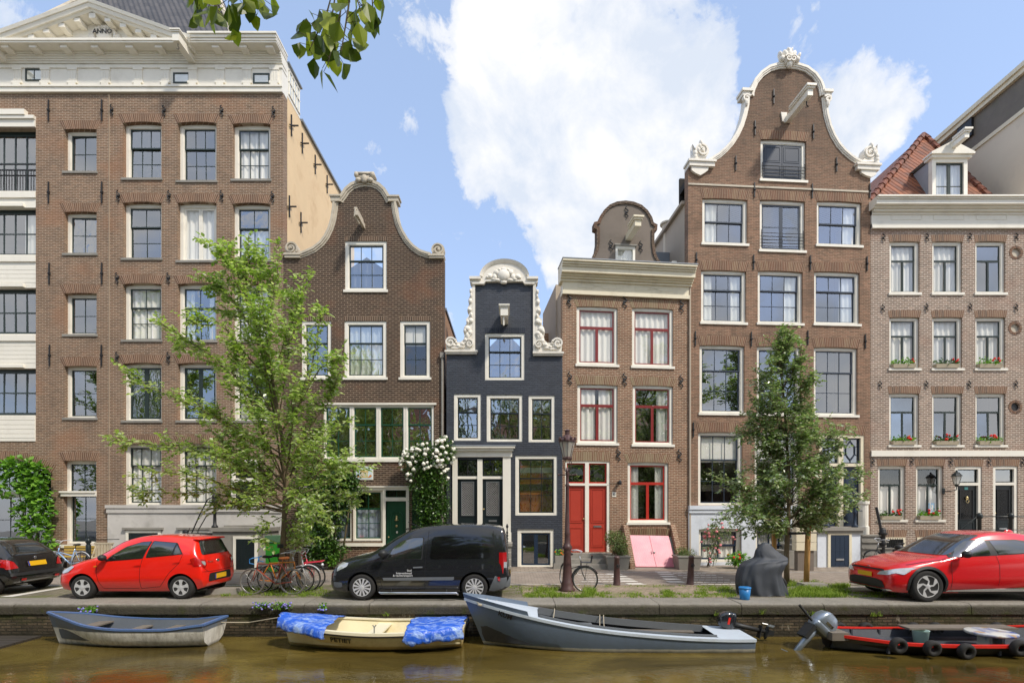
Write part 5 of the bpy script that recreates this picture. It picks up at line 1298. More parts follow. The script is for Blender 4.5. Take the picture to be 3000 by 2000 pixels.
def loft_car(keys,n=72):
 Ln=keys[-1][0];xs=[]
 for i in range(n+1):
  t=i/n;xs.append(Ln*(t-.045*math.sin(2*PI*t)))
 mb=MB();mb.smooth=True;rings=[]
 for x in xs:
  h=half_section(crom(keys,x));rings.append([(x,-y,z)for y,z in h]+[(x,y,z)for y,z in h[-2:0:-1]])
 m=len(rings[0]);vs=[p for r in rings for p in r];fs=[]
 for i in range(len(rings)-1):
  for j in range(m):fs.append((i*m+j,i*m+(j+1)%m,(i+1)*m+(j+1)%m,(i+1)*m+j))
 mb.add(vs,fs);mb.add([],[])
 mb.f+=[list(range(m)),[(len(rings)-1)*m+j for j in range(m)][::-1]];mb.mi+=[0,0];mb.sm+=[False,False]
 return mb
def rounded(poly,r,n=4):
 out=[];N=len(poly)
 for i in range(N):
  p,a,b=Vector(poly[i]),Vector(poly[i-1]),Vector(poly[(i+1)%N])
  d0,d1=(a-p),(b-p);rr=min(r,d0.length*.45,d1.length*.45);q0,q1=p+d0.normalized()*rr,p+d1.normalized()*rr
  for k in range(n+1):
   t=k/n;out.append(tuple((1-t)**2*q0+2*t*(1-t)*p+t*t*q1))
 return out
def decal(bvh,poly,view='side',off=.006,step=.05,r=0.0,th=None):
 if r:poly=rounded(poly,r)
 n=len(poly);bnd=[]
 for i in range(n):
  a,b=Vector(poly[i]),Vector(poly[(i+1)%n]);k=max(1,int((b-a).length/step))
  bnd+=[a.lerp(b,j/k)for j in range(k)]
 xs=[p.x for p in bnd];ys=[p.y for p in bnd];pts=list(bnd)
 def inside(x,y):
  c=False;j=len(bnd)-1
  for i in range(len(bnd)):
   if(bnd[i].y>y)!=(bnd[j].y>y)and x<(bnd[j].x-bnd[i].x)*(y-bnd[i].y)/(bnd[j].y-bnd[i].y)+bnd[i].x:c=not c
   j=i
  return c
 x=min(xs)+step/2
 while x<max(xs):
  y=min(ys)+step/2
  while y<max(ys):
   if inside(x,y)and min((q-Vector((x,y))).length for q in bnd)>step*.45:pts.append(Vector((x,y)))
   y+=step
  x+=step
 ed=[(i,(i+1)%len(bnd))for i in range(len(bnd))]
 vo,eo,fo,*_=delaunay_2d_cdt(pts,ed,[],1,1e-6)
 vs=[];ok=[]
 for p in vo:
  if view=='side':o,d=Vector((p.x,-6,p.y)),Vector((0,1,0))
  elif view=='far':o,d=Vector((p.x,6,p.y)),Vector((0,-1,0))
  elif view=='rear':o,d=Vector((12,p.x,p.y)),Vector((-1,0,0))
  elif view=='front':o,d=Vector((-8,p.x,p.y)),Vector((1,0,0))
  else:o,d=Vector((p.x,p.y,6)),Vector((0,0,-1))
  hit,nrm,idx,dist=bvh.ray_cast(o,d)
  if hit is None:vs.append(Vector((0,0,0)));ok.append(False)
  else:
   if nrm.dot(d)>0:nrm=-nrm
   vs.append(hit+nrm*off-d*(off*.3));ok.append(True)
 mb=MB();mb.smooth=True
 dd={'side':(0,1,0),'far':(0,-1,0),'rear':(-1,0,0),'front':(1,0,0)}.get(view,(0,0,-1));dd=Vector(dd)
 out_=lambda f:f if(vs[f[1]]-vs[f[0]]).cross(vs[f[2]]-vs[f[0]]).dot(dd)<0 else f[::-1]
 mb.add(vs,[out_(list(f))for f in fo if all(ok[i]for i in f)])
 return mb
def seam_poly(path,w=.008):
 L_,R_=[],[]
 for i,p in enumerate(path):
  a,b=Vector(path[max(0,i-1)]),Vector(path[min(len(path)-1,i+1)]);d=(b-a).normalized();n=Vector((-d.y,d.x))*w/2
  L_.append(tuple(Vector(p)+n));R_.append(tuple(Vector(p)-n))
 return L_+R_[::-1]
def cyl_y(mb,c,r,y0,y1,n=40):
 mb.add([(c[0]+r*math.cos(2*PI*i/n),y,c[1]+r*math.sin(2*PI*i/n))for y in(y0,y1)for i in range(n)],[(i,(i+1)%n,n+(i+1)%n,n+i)for i in range(n)]+[tuple(range(n))[::-1],tuple(n+i for i in range(n))])
RX=Matrix.Rotation(PI/2,3,'X')
def make_wheel(parent,c,r,rr,spokes,style,near=True,wdt=.2,y=0.0):
 s=1 if near else-1
 Mx=RX if near else Matrix.Rotation(-PI/2,3,'X')
 o3=(c[0],y,c[1])
 mb=MB();mb.smooth=True
 mb.lathe([(rr,0.0),(rr+.01,.006),(r-.05,.012),(r-.015,.0),(r,-.03),(r,-wdt+.03),(r-.02,-wdt),(rr,-wdt)],o3,40,Mx)
 w=mb.build('wheel',M['tyre'],parent)
 mb=MB()
 mb.smooth=True;mb.lathe([(rr+.004,.0),(rr-.012,.004),(rr-.022,-.02),(rr-.028,-.07)],o3,40,Mx);mb.f.pop();mb.f.pop();mb.mi=mb.mi[:-2];mb.sm=mb.sm[:-2]
 mb.smooth=False
 def bl(poly,z0,z1):
  n=len(poly);v=[Vector(o3)+Mx@Vector((x,yy,z))for z in(z0,z1)for x,yy in poly]
  mb.add(v,[tuple(n+i for i in range(n)),tuple(range(n))[::-1]]+[(i,(i+1)%n,n+(i+1)%n,n+i)for i in range(n)])
 for k in range(spokes):
  a=2*PI*k/spokes+.3;ca,sa=math.cos(a),math.sin(a);rot=lambda p:(p[0]*ca-p[1]*sa,p[0]*sa+p[1]*ca)
  if style=='star':pl=[(.03,-.045),(rr*.55,-.03),(rr*.97,-.06),(rr*.97,.06),(rr*.55,.03),(.03,.045)]
  elif style=='fins':pl=[(.05,-.012),(rr*.97,-.026),(rr*.97,.026),(.05,.012)]
  else:pl=[(.02,-.02),(rr*.5,-.035),(rr*.98,.03),(rr*.96,.12),(rr*.8,.13),(rr*.5,.0),(.03,.02)]
  bl([rot(p)for p in pl],-.02,.004)
 mb.lathe([(.055,-.02),(.055,.006),(.03,.012)],o3,16,Mx)
 mb.build('rim',M['alloy'],w)
 mb=MB();mb.lathe([(rr-.01,-.06),(rr-.01,-.055)],o3,24,Mx);mb.build('wheel_disc',M['wheel_well'],w)
 return w
def make_car(name,label,cat,keys,wheels,W,paint,loc,wr,rr,spokes,style):
 t=thing(name,label,cat,loc)
 mb=loft_car(keys);me=mb.mesh('body',[paint,M['wheel_well']]);fixnormals(me)
 full=BVHTree.FromPolygons([v.co for v in me.vertices],[tuple(p.vertices)for p in me.polygons])
 o=link('body',me,t)
 cm=MB();cm.m=0
 for x in wheels:
  for sg in(-1,1):cyl_y(cm,(x,wr),wr+.055,sg*(W/2+.3),sg*(W/2-.3))
 cme=cm.mesh('cutter',[M['wheel_well']]);fixnormals(cme);co_=link('cutter',cme,t)
 md=o.modifiers.new('b','BOOLEAN');md.operation='DIFFERENCE';md.object=co_;md.solver='EXACT';md.material_mode='TRANSFER'
 dg=bpy.context.evaluated_depsgraph_get();nm=bpy.data.meshes.new_from_object(o.evaluated_get(dg))
 o.modifiers.clear();o.data=nm;nm.name='body';bpy.data.objects.remove(co_)
 nm.set_sharp_from_angle(angle=math.radians(32))
 for x in wheels:
  for near in(True,False):make_wheel(t,(x,wr),wr,rr,spokes,style,near,.2,(-W/2+.02)if near else(W/2-.02))
 def D(nm_,poly,mat,view='side',off=.006,step=.05,r=0.0,parent=t,mirror=False,label=None):
  ob=decal(full,poly,view,off,step,r).build(nm_,M[mat],parent,label=label)
  return ob
 def seam(path,parent=o,view='side',w=.009,name='panel_gap'):decal(full,seam_poly(path,w),view,.0025,.06).build(name,M['seam'],parent)
 return t,o,D,seam,full
def mirror_x(p):return[(-a,b)for a,b in p]
def box_part(name,mat,parent,boxes=(),balls=(),tubes=(),smooth=False):
 mb=MB();mb.smooth=smooth
 for b in boxes:mb.box(*b)
 for c,r in balls:mb.ball(c,r,12,8)
 for p,r in tubes:mb.tube(p,r,8)
 return mb.build(name,M[mat],parent)
def wing_mirror(parent,x,y,z,mat,s=1.0):
 mb=MB();mb.smooth=True;mb.ball((x,y-.12*s,z+.02),(.09*s,.1*s,.075*s),12,8);mb.tube([(x+.02,y+.03,z-.05),(x+.01,y-.1,z-.02)],.025,6);mb.build('wing_mirror',M[mat],parent)
 # ---- small red hatchback
K=[(0,.34,.50,.56,.40,.44,.42,.34),(.05,.25,.58,.65,.58,.64,.60,.46),(.2,.21,.70,.78,.66,.75,.70,.56),(.5,.19,.83,.91,.69,.79,.74,.60),(.85,.18,.92,1.0,.69,.80,.76,.63),(1.1,.18,.95,1.13,.69,.80,.77,.62),(1.5,.18,.975,1.38,.69,.80,.77,.60),(1.9,.18,1.0,1.51,.69,.80,.77,.58),(2.4,.18,1.03,1.55,.69,.80,.77,.58),(3.0,.19,1.07,1.52,.69,.80,.765,.555),(3.32,.21,1.08,1.46,.68,.79,.75,.54),(3.42,.23,1.04,1.24,.68,.78,.74,.56),(3.52,.26,.90,1.0,.66,.765,.73,.58),(3.57,.29,.74,.80,.63,.74,.71,.6),(3.6,.36,.58,.62,.56,.66,.63,.54)]
loc=(-11.12,13.56,0)
rc,ob,D,seam,bv=make_car('small_hatchback','small bright red five-door hatchback parked with its rear toward the bicycles','car',K,(.69,3.08),1.6,M['car_red'],loc,.288,.19,5,'star')
zx=lambda X,Y:((X-510)/388,(808-Y)/388)
fw=[zx(*p)for p in((1000,448),(1338,420),(1398,268),(1300,278),(1180,322),(1060,392))];rw=[zx(*p)for p in((1382,414),(1712,382),(1636,284),(1424,266))]
def grow(poly,d):
 c=sum((Vector(p)for p in poly),Vector((0,0)))/len(poly);return[tuple(c+(Vector(p)-c)*(1+d/(Vector(p)-c).length))for p in poly]
for view in('side','far'):
 for pw in(fw,rw):
  f=D('window_surround',grow(pw,.03),'trim',view,.004,.06,.04);D('side_window',pw,'carpane',view,.009,.06,.03,f)
D('quarter_pillar',[zx(*p)for p in((1612,392),(1630,392),(1648,290),(1636,288))],'trim','side',.012,.06)
f=D('rear_window',[(-.60,1.06),(.60,1.06),(.50,1.40),(-.50,1.40)],'carpane','rear',.008,.06,.06)
D('windscreen',[(-.6,1.05),(.6,1.05),(.5,1.40),(-.5,1.40)],'carpane','front',.008,.06,.05)
tl=[(-.795,.98),(-.55,.94),(-.55,.80),(-.64,.74),(-.795,.86)]
for m_ in(tl,mirror_x(tl)):f=D('tail_light',m_,'lens_red','rear',.012,.04,.03);D('reversing_lens',[(p[0]*.5+(-.31 if p[0]<0 else .31),p[1]*.5+.43)for p in m_],'lens_clear','rear',.016,.04,.02,f)
sl=[(3.30,.97),(3.42,1.02),(3.54,.9),(3.55,.8),(3.40,.8)];D('tail_light',sl,'lens_red','side',.012,.04,.03);D('tail_light',sl,'lens_red','far',.012,.04,.03)
D('bumper_insert',[(-.52,.40),(.52,.40),(.48,.60),(-.48,.60)],'trim','rear',.008,.05,.06)
f=D('number_plate',[(-.26,.44),(.26,.44),(.26,.56),(-.26,.56)],'plate','rear',.018,.06);D('plate_band',[(-.26,.44),(-.21,.44),(-.21,.56),(-.26,.56)],'plate_blue','rear',.021,.06,0,f)
mb=MB();mb.smooth=True;hit=bv.ray_cast(Vector((9,0,.88)),Vector((-1,0,0)))[0];mb.ball((hit.x,0,.88),(.015,.075,.045),14,8);bd=mb.build('badge',M['chrome'],rc)
hit=bv.ray_cast(Vector((9,-.38,.88)),Vector((-1,0,0)))[0];lettering('Picanto',.075,M['chrome'],rc,(hit.x+.014,-.36,.885),(PI/2-.28,0,PI/2-.06),.002)
hl=[(.13,.66),(.40,.80),(.50,.79),(.36,.66),(.2,.62)]
for v in('side','far'):D('headlight',hl,'lens_clear',v,.012,.04,.03)
for v in('side','far'):D('door_handle',[(1.98,.82),(2.14,.84),(2.14,.875),(1.98,.855)],'car_red',v,.025,.05,.01);D('door_handle',[(2.92,.89),(3.08,.91),(3.08,.945),(2.92,.925)],'car_red',v,.025,.05,.01)
for pth in([zx(918,455),zx(915,560),zx(935,640),zx(965,708),zx(1300,708)],[zx(1345,425),zx(1325,520),zx(1320,708)],[zx(1722,382),zx(1690,470),zx(1600,560),zx(1545,640),zx(1500,690),zx(1322,708)]):seam(pth)
seam([(-.72,.66),(-.4,.64),(0,.635),(.4,.64),(.72,.66)],view='rear');seam([(-.74,1.02),(-.62,.72),(-.5,.645)],view='rear');seam([(.74,1.02),(.62,.72),(.5,.645)],view='rear')
D('indicator',[(.98,.78),(1.06,.79),(1.06,.82),(.98,.81)],'lens_amber','side',.01,.04)
mb=MB();mb.smooth=True
for k in range(9):
 y=-.5+k*.125;mb.ball((3.33,y,1.465-.02*abs(y)-.01),(.13,.09,.03),8,5)
mb.build('roof_spoiler',M['car_red'],rc)
wing_mirror(rc,1.28,-.80,1.0,'trim');wing_mirror(rc,1.28,1.04,1.0,'trim')
box_part('aerial','iron',rc,tubes=[([(2.75,0,1.47),(2.82,0,1.70)],.008)])
box_part('underbody','wheel_well',rc,boxes=[(.3,3.35,-.6,.6,.17,.3)])
# ---- black delivery van
K=[(0,.34,.52,.60,.55,.60,.57,.45),(.05,.25,.64,.74,.72,.78,.74,.58),(.2,.22,.78,.90,.80,.87,.82,.66),(.55,.2,.92,1.03,.82,.905,.85,.70),(.95,.19,.99,1.12,.83,.915,.87,.74),(1.2,.19,1.0,1.25,.83,.915,.875,.73),(1.6,.19,1.0,1.50,.83,.915,.88,.70),(2.0,.19,1.0,1.70,.83,.915,.885,.70),(2.5,.19,1.0,1.79,.83,.915,.885,.71),(3.2,.19,1.0,1.82,.83,.915,.885,.715),(3.9,.2,1.0,1.80,.82,.91,.88,.71),(4.12,.22,1.0,1.75,.82,.90,.87,.71),(4.22,.24,1.0,1.66,.81,.885,.86,.73),(4.28,.27,.96,1.36,.79,.86,.83,.75),(4.33,.3,.7,.8,.77,.83,.8,.72),(4.36,.36,.52,.56,.7,.76,.72,.66)]
loc=(-4.42,13.52,0)
vn,ob,D,seam,bv=make_car('delivery_van','black delivery van with white Snel Internationaal lettering on its front door, parked on the quay','van',K,(.82,3.52),1.83,M['van_black'],loc,.315,.215,12,'fins')
zx=lambda X,Y:((X-430)/533+.82,(1088-Y)/533)
dw=[zx(*p)for p in((748,562),(1190,556),(1206,292),(1075,296),(930,344),(830,420))]
for v in('side','far'):f=D('window_surround',grow(dw,.03),'trim',v,.004,.06,.04);D('side_window',dw,'carpane',v,.009,.06,.04,f)
M['panel_gloss']=m_plain('gloss_black_panel',L(18,18,19),.08,.1,3,bump=0,Coat_Weight=1.0)
pn=[zx(*p)for p in((1300,556),(2060,544),(2075,470),(2000,300),(1880,272),(1330,278))]
for v in('side','far'):D('blank_side_panel',pn,'panel_gloss',v,.010,.06,.08)
D('windscreen',[(-.74,1.2),(.74,1.2),(.64,1.66),(-.64,1.66)],'carpane','front',.008,.07,.06)
for v in('side','far'):D('rubbing_strip',[zx(700,795),zx(1612,783),zx(1608,818),zx(1590,826),zx(712,830)],'grey_trim',v,.016,.06,.01)
for sg in(1,-1):
 mb=MB();mb.prism([(4.11,.885),(4.20,.892),(4.29,.84),(4.285,.74),(4.2,.76),(4.12,.86)],.65,1.15,'z');mb.v=[(x,y*sg,z)for x,y,z in mb.v];f=mb.build('tail_light',M['lens_red'],vn)
 mb=MB();mb.prism([(4.225,.884),(4.298,.845),(4.29,.76),(4.22,.8)],.78,.92,'z');mb.v=[(x,y*sg,z)for x,y,z in mb.v];mb.build('reversing_lens',M['lens_clear'],f)
for v in('side','far'):D('headlight',[zx(108,720),zx(120,640),zx(180,608),zx(258,612),zx(240,655),zx(170,690)],'lens_clear',v,.012,.04,.02)
D('bumper_trim',[zx(66,850),zx(180,856),zx(176,915),zx(90,925),zx(70,905)],'grey_trim','side',.012,.05,.03)
D('rear_bumper',[zx(2050,960),zx(2132,770),zx(2200,800),zx(2280,790),zx(2282,880),zx(2240,930),zx(2120,970)],'grey_trim','side',.016,.05,.02)
D('rear_bumper',[(-.84,.32),(.84,.32),(.84,.56),(-.84,.56)],'grey_trim','rear',.02,.06,.04)
D('reflector',[zx(2162,785),zx(2196,785),zx(2196,838),zx(2168,832)],'lens_red','side',.024,.04,.01)
D('number_plate',[(-.62,.60),(-.3,.60),(-.3,.7),(-.62,.7)],'plate','rear',.02,.06)
D('rear_window',[(-.66,1.1),(.66,1.1),(.6,1.56),(-.6,1.56)],'carpane','rear',.01,.06,.05)
for v in('side','far'):D('door_handle',[zx(1088,656),zx(1210,652),zx(1210,670),zx(1090,674)],'grey_trim',v,.03,.05,.008)
for pth in([zx(690,580),zx(640,640),zx(648,760),zx(690,930),zx(730,950),zx(1235,950)],[zx(1276,200),zx(1270,300),zx(1240,600),zx(1234,950)],[zx(520,530),zx(600,470),zx(740,330),zx(860,250)]):seam(pth)
seam([zx(2110,200),zx(2118,480),zx(2125,740)]);seam([zx(130,600),zx(300,560),zx(520,530)])
mb=MB();mb.smooth=True;a,b=zx(660,990),zx(1640,990);mb.tube([(a[0]-.04,-.90,a[1]+.04),(a[0]+.04,-.945,a[1]),(b[0],-.945,b[1]),(b[0]+.05,-.93,b[1]-.04)],.032,10);mb.tube([(a[0]+.25,-.945,a[1]),(a[0]+.25,-.75,a[1])],.02,6);mb.tube([(b[0]-.25,-.945,b[1]),(b[0]-.25,-.75,b[1])],.02,6);mb.build('side_bar',M['chrome'],vn)
for s_,X,Y in(('Snel',1070,704),('Internationaal',1072,738),('& nachttransport',1082,768)):
 x,z=zx(X,Y);hit=bv.ray_cast(Vector((x-.2,-6,z)),Vector((0,1,0)))[0];lettering(s_,.068,M['letter_white'],vn,(x,hit.y-.012,z),(PI/2,0,0),.002,'RIGHT')
wing_mirror(vn,1.36,-.90,1.12,'trim',1.25);wing_mirror(vn,1.36,1.16,1.12,'trim',1.25)
mb=MB();mb.smooth=True;hit=bv.ray_cast(Vector((9,0,1.0)),Vector((-1,0,0)))[0]
box_part('roof_aerial','iron',vn,tubes=[([(2.1,0,1.7),(1.75,0,1.86)],.006)]);box_part('underbody','wheel_well',vn,boxes=[(.4,4.1,-.7,.7,.2,.4)])
# ---- crimson electric crossover
K=[(0,.32,.60,.67,.52,.58,.54,.42),(.06,.24,.68,.75,.72,.78,.72,.56),(.22,.21,.75,.83,.80,.87,.80,.64),(.5,.2,.83,.93,.83,.925,.85,.70),(.9,.2,.90,1.02,.84,.945,.88,.74),(1.2,.2,.95,1.06,.84,.945,.89,.76),(1.55,.2,1.01,1.25,.84,.945,.89,.70),(1.95,.2,1.04,1.47,.84,.945,.89,.66),(2.4,.2,1.07,1.61,.84,.945,.89,.64),(2.9,.2,1.10,1.65,.84,.945,.89,.63),(3.5,.2,1.13,1.59,.84,.945,.88,.61),(4.0,.22,1.14,1.45,.84,.94,.86,.58),(4.4,.26,1.08,1.20,.82,.92,.84,.62),(4.6,.3,.95,1.02,.78,.88,.8,.62),(4.69,.4,.7,.74,.65,.74,.68,.55)]
loc=(8.93,13.30,0)
ev,ob,D,seam,bv=make_car('electric_crossover','crimson electric crossover car with black and silver five-blade wheels, cut by the right edge','car',K,(.845,3.745),1.89,M['car_crimson'],loc,.372,.255,5,'blade')
zx=lambda X,Y:((X-1160)/534+.845,(1070-Y)/534)
w1=[zx(*p)for p in((1490,510),(1965,482),(1958,306),(1740,310),(1600,400))];w2=[zx(*p)for p in((2065,474),(2600,440),(2700,420),(2560,345),(2350,306),(2010,304))]
for v in('side','far'):
 D('window_surround',grow(w1[:1]+[zx(1330,520)]+w1[1:4]+[zx(1560,410)],.0)if 0 else[zx(1300,522),zx(2010,486),zx(2760,440),zx(2800,410),zx(2620,330),zx(2350,290),zx(1720,296),zx(1560,380)],'trim',v,.004,.06,.04)
 D('side_window',w1,'carpane',v,.009,.06,.03);D('side_window',w2,'carpane',v,.009,.06,.03)
D('windscreen',[(-.78,1.09),(.78,1.09),(.62,1.56),(-.62,1.56)],'carpane','front',.008,.06,.04)
hl=[(-.42,.60),(-.50,.68),(-.66,.72),(-.86,.80),(-.90,.80),(-.88,.70),(-.74,.62)]
for m_ in(hl,mirror_x(hl)):D('headlight',m_,'lens_clear','front',.012,.04,.02)
for v in('side','far'):D('headlight',[(.16,.67),(.34,.76),(.52,.80),(.44,.72),(.30,.64)],'lens_clear',v,.012,.04,.02)
D('nose_line',[(-.6,.70),(.6,.70),(.56,.735),(-.56,.735)],'trim','front',.012,.05,.01)
D('grille',[(-.66,.30),(.66,.30),(.60,.46),(.4,.50),(-.4,.50),(-.60,.46)],'trim','front',.012,.05,.03)
D('bumper_blade',[(-.78,.255),(.78,.255),(.76,.285),(-.76,.285)],'chrome','front',.022,.05)
D('number_plate',[(-.26,.53),(.26,.53),(.26,.64),(-.26,.64)],'plate','front',.02,.06)
mb=MB();hit=bv.ray_cast(Vector((-5,0,.76)),Vector((1,0,0)))[0];lettering('KIA',.06,M['chrome'],ev,(hit.x-.012,.0,.765),(PI/2-.9,0,-PI/2),.003)
th=[(.845+.47*math.cos(a),.372+.47*math.sin(a))for a in[math.radians(-22+k*224/24)for k in range(25)]]+[(.845+.41*math.cos(a),.372+.41*math.sin(a))for a in[math.radians(202-k*224/24)for k in range(25)]]
for v in('side','far'):
 D('wheel_arch_trim',th,'trim',v,.012,.05);D('wheel_arch_trim',[(x+2.9,z)for x,z in th],'trim',v,.012,.05)
 D('sill_strip',[(1.30,.25),(3.2,.25),(3.25,.36),(2.6,.33),(1.35,.285)],'chrome',v,.012,.06);D('sill_trim',[(1.3,.2),(3.28,.2),(3.28,.245),(1.3,.245)],'trim',v,.01,.06)
for pth in([zx(1462,560),zx(1450,640),zx(1462,900)],[zx(2030,486),zx(2050,600),zx(2052,860)]):seam(pth)
seam([(.45,.86),(.8,.93),(1.2,.985),(1.32,1.02)])
wing_mirror(ev,1.62,-.95,1.12,'trim',1.15);wing_mirror(ev,1.62,1.2,1.12,'trim',1.15)
mb=MB();mb.smooth=True;mb.ball((3.6,0,1.58),(.14,.03,.09),10,6);mb.build('shark_fin',M['car_crimson'],ev)
box_part('underbody','wheel_well',ev,boxes=[(.3,4.3,-.7,.7,.19,.35)])
# ---- black hatchback cut by the left edge
K=[(0,.34,.50,.56,.45,.5,.46,.36),(.06,.25,.60,.68,.62,.68,.63,.5),(.3,.2,.75,.82,.69,.78,.72,.58),(.9,.19,.86,.95,.71,.82,.77,.64),(1.2,.19,.9,1.1,.71,.82,.78,.6),(1.7,.19,.93,1.38,.71,.82,.78,.55),(2.3,.19,.96,1.43,.71,.825,.78,.55),(3.0,.2,.98,1.40,.71,.82,.775,.55),(3.35,.22,.98,1.30,.71,.82,.77,.55),(3.55,.25,.95,1.12,.70,.81,.76,.6),(3.68,.27,.86,.96,.69,.80,.75,.64),(3.76,.29,.66,.72,.68,.79,.74,.66),(3.82,.33,.52,.56,.64,.75,.70,.62),(3.84,.38,.48,.50,.6,.68,.64,.58)]
bk,ob,D,seam,bv=make_car('black_hatchback','black hatchback seen from behind at the left edge, ahead of the red hatchback','car',K,(.78,3.22),1.65,M['car_black'],(-16.42,14.05,0),.295,.19,5,'star')
D('rear_window',[(-.62,.99),(.62,.99),(.52,1.33),(-.52,1.33)],'carpane','rear',.008,.06,.06)
for sg in(-1,1):D('tail_light',[(sg*.80,.66),(sg*.56,.68),(sg*.64,.84),(sg*.80,.92)],'lens_red','rear',.012,.04,.02);D('tail_light',[(3.6,.9),(3.72,.7),(3.55,.72)],'lens_red','side' if sg<0 else 'far',.012,.04,.02)
f=D('number_plate',[(-.28,.70),(.26,.70),(.26,.82),(-.28,.82)],'plate','rear',.018,.06);D('plate_band',[(-.28,.70),(-.235,.70),(-.235,.82),(-.28,.82)],'plate_blue','rear',.022,.06,0,f)
D('bumper_strip',[(-.78,.49),(.78,.49),(.78,.56),(-.78,.56)],'trim','rear',.02,.06,.02);D('reflector',[(.42,.36),(.56,.36),(.56,.41),(.42,.41)],'lens_red','rear',.02,.04,.01);D('reflector',[(-.42,.36),(-.56,.36),(-.56,.41),(-.42,.41)],'lens_red','rear',.02,.04,.01)
hit=bv.ray_cast(Vector((9,0,.9)),Vector((-1,0,0)))[0];mb=MB();mb.smooth=True;mb.ball((hit.x,0,.9),(.012,.04,.05),10,6);mb.build('badge',M['chrome'],bk)
hit=bv.ray_cast(Vector((9,.1,1.05)),Vector((-1,0,0)))[0];box_part('rear_wiper','trim',bk,tubes=[([(hit.x+.01,0,1.0),(hit.x+.02,.05,1.03),(hit.x-.02,.42,1.08)],.012)])
sw=[(1.35,.98),(2.2,1.0),(2.2,1.34),(1.75,1.32)];sw2=[(2.28,1.0),(3.2,1.05),(2.95,1.3),(2.28,1.34)]
for v in('side','far'):D('side_window',sw,'carpane',v,.009,.06,.03);D('side_window',sw2,'carpane',v,.009,.06,.03)
D('windscreen',[(-.6,1.02),(.6,1.02),(.5,1.34),(-.5,1.34)],'carpane','front',.008,.07,.04)
box_part('exhaust','steel',bk,tubes=[([(3.6,-.42,.26),(3.87,-.42,.25)],.03)]);box_part('underbody','wheel_well',bk,boxes=[(.3,3.5,-.6,.6,.18,.3)])
# ---------------------------------------------------------------- boats
def m_hull(name,top,low,zsplit,wear,rough=.55,streak=.5):
 t=NT(name);p=t.obj();sp=t.n('SeparateXYZ',Vector=p)
 z=t.math('ADD',sp.outputs[2],t.math('MULTIPLY',t.math('SUBTRACT',t.noise(p,4,4),.5),.03))
 c=t.mix(t.ramp(z,[(max(0,zsplit-.01),0),(zsplit+.01,1)]),low,top)
 st=t.ramp(t.noise(t.scale(p,(3,3,.5)),3,6,.7),[(.45,0),(.75,1)]);c=t.mix(t.math('MULTIPLY',st,streak),c,wear)
 sc=t.ramp(t.noise(t.scale(p,(1.2,4,9)),3,5,.7),[(.6,0),(.68,1)]);c=t.mix(t.math('MULTIPLY',sc,streak*.7),c,wear)
 c=t.mix(t.ramp(z,[(.0,.85),(.07,0)]),c,L(46,42,26))
 t.pbr(c,rough,0,t.bump(t.noise(p,20,4),.2,.01),.4);return t.done()
M['hull_row']=m_hull('weathered_white_hull',L(104,112,122),L(218,214,204),.36,L(120,110,90),.7,.7)
M['hull_cream']=m_hull('cream_hull',L(222,204,152),L(196,172,112),.12,L(150,122,66),.35,.3)
M['hull_steel']=m_hull('grey_steel_hull',L(100,114,132),L(186,182,168),.08,L(96,106,118),.5,.45)
M['hull_tar']=m_hull('tarred_hull',L(84,78,72),L(36,32,30),.18,L(56,52,48),.6,.5)
M['deck_pale']=m_plain('pale_blue_grey_deck',L(186,196,206),.5,.12,4,bump=.1,dirt=(L(140,140,136),.4))
M['boat_in']=m_plain('grey_boat_interior',L(92,98,106),.7,.35,4,bump=.25,dirt=(L(66,62,54),.6))
M['boat_dark']=m_plain('dark_boat_interior',L(58,62,70),.55,.3,4,bump=.3,dirt=(L(96,96,98),.4))
M['cream_in']=m_plain('cream_boat_interior',L(226,214,176),.5,.12,3,bump=.1,dirt=(L(170,150,104),.4))
M['blue_rim']=m_plain('blue_gunwale',L(82,108,152),.5,.25,6,bump=.1)
M['cream_rim']=m_plain('cream_gunwale',L(232,224,196),.4,.08,6,bump=.05)
M['red_rim']=m_plain('red_gunwale',L(206,42,32),.4,.15,6,bump=.05)
M['black_line']=m_plain('black_rubbing_band',L(30,28,26),.6,.1,6,bump=.1)
M['old_wood']=m_plain('weathered_wood',L(112,104,94),.85,.35,6,bump=.4)
M['rope']=m_plain('rope',L(170,160,140),.9,.25,30,bump=.2)
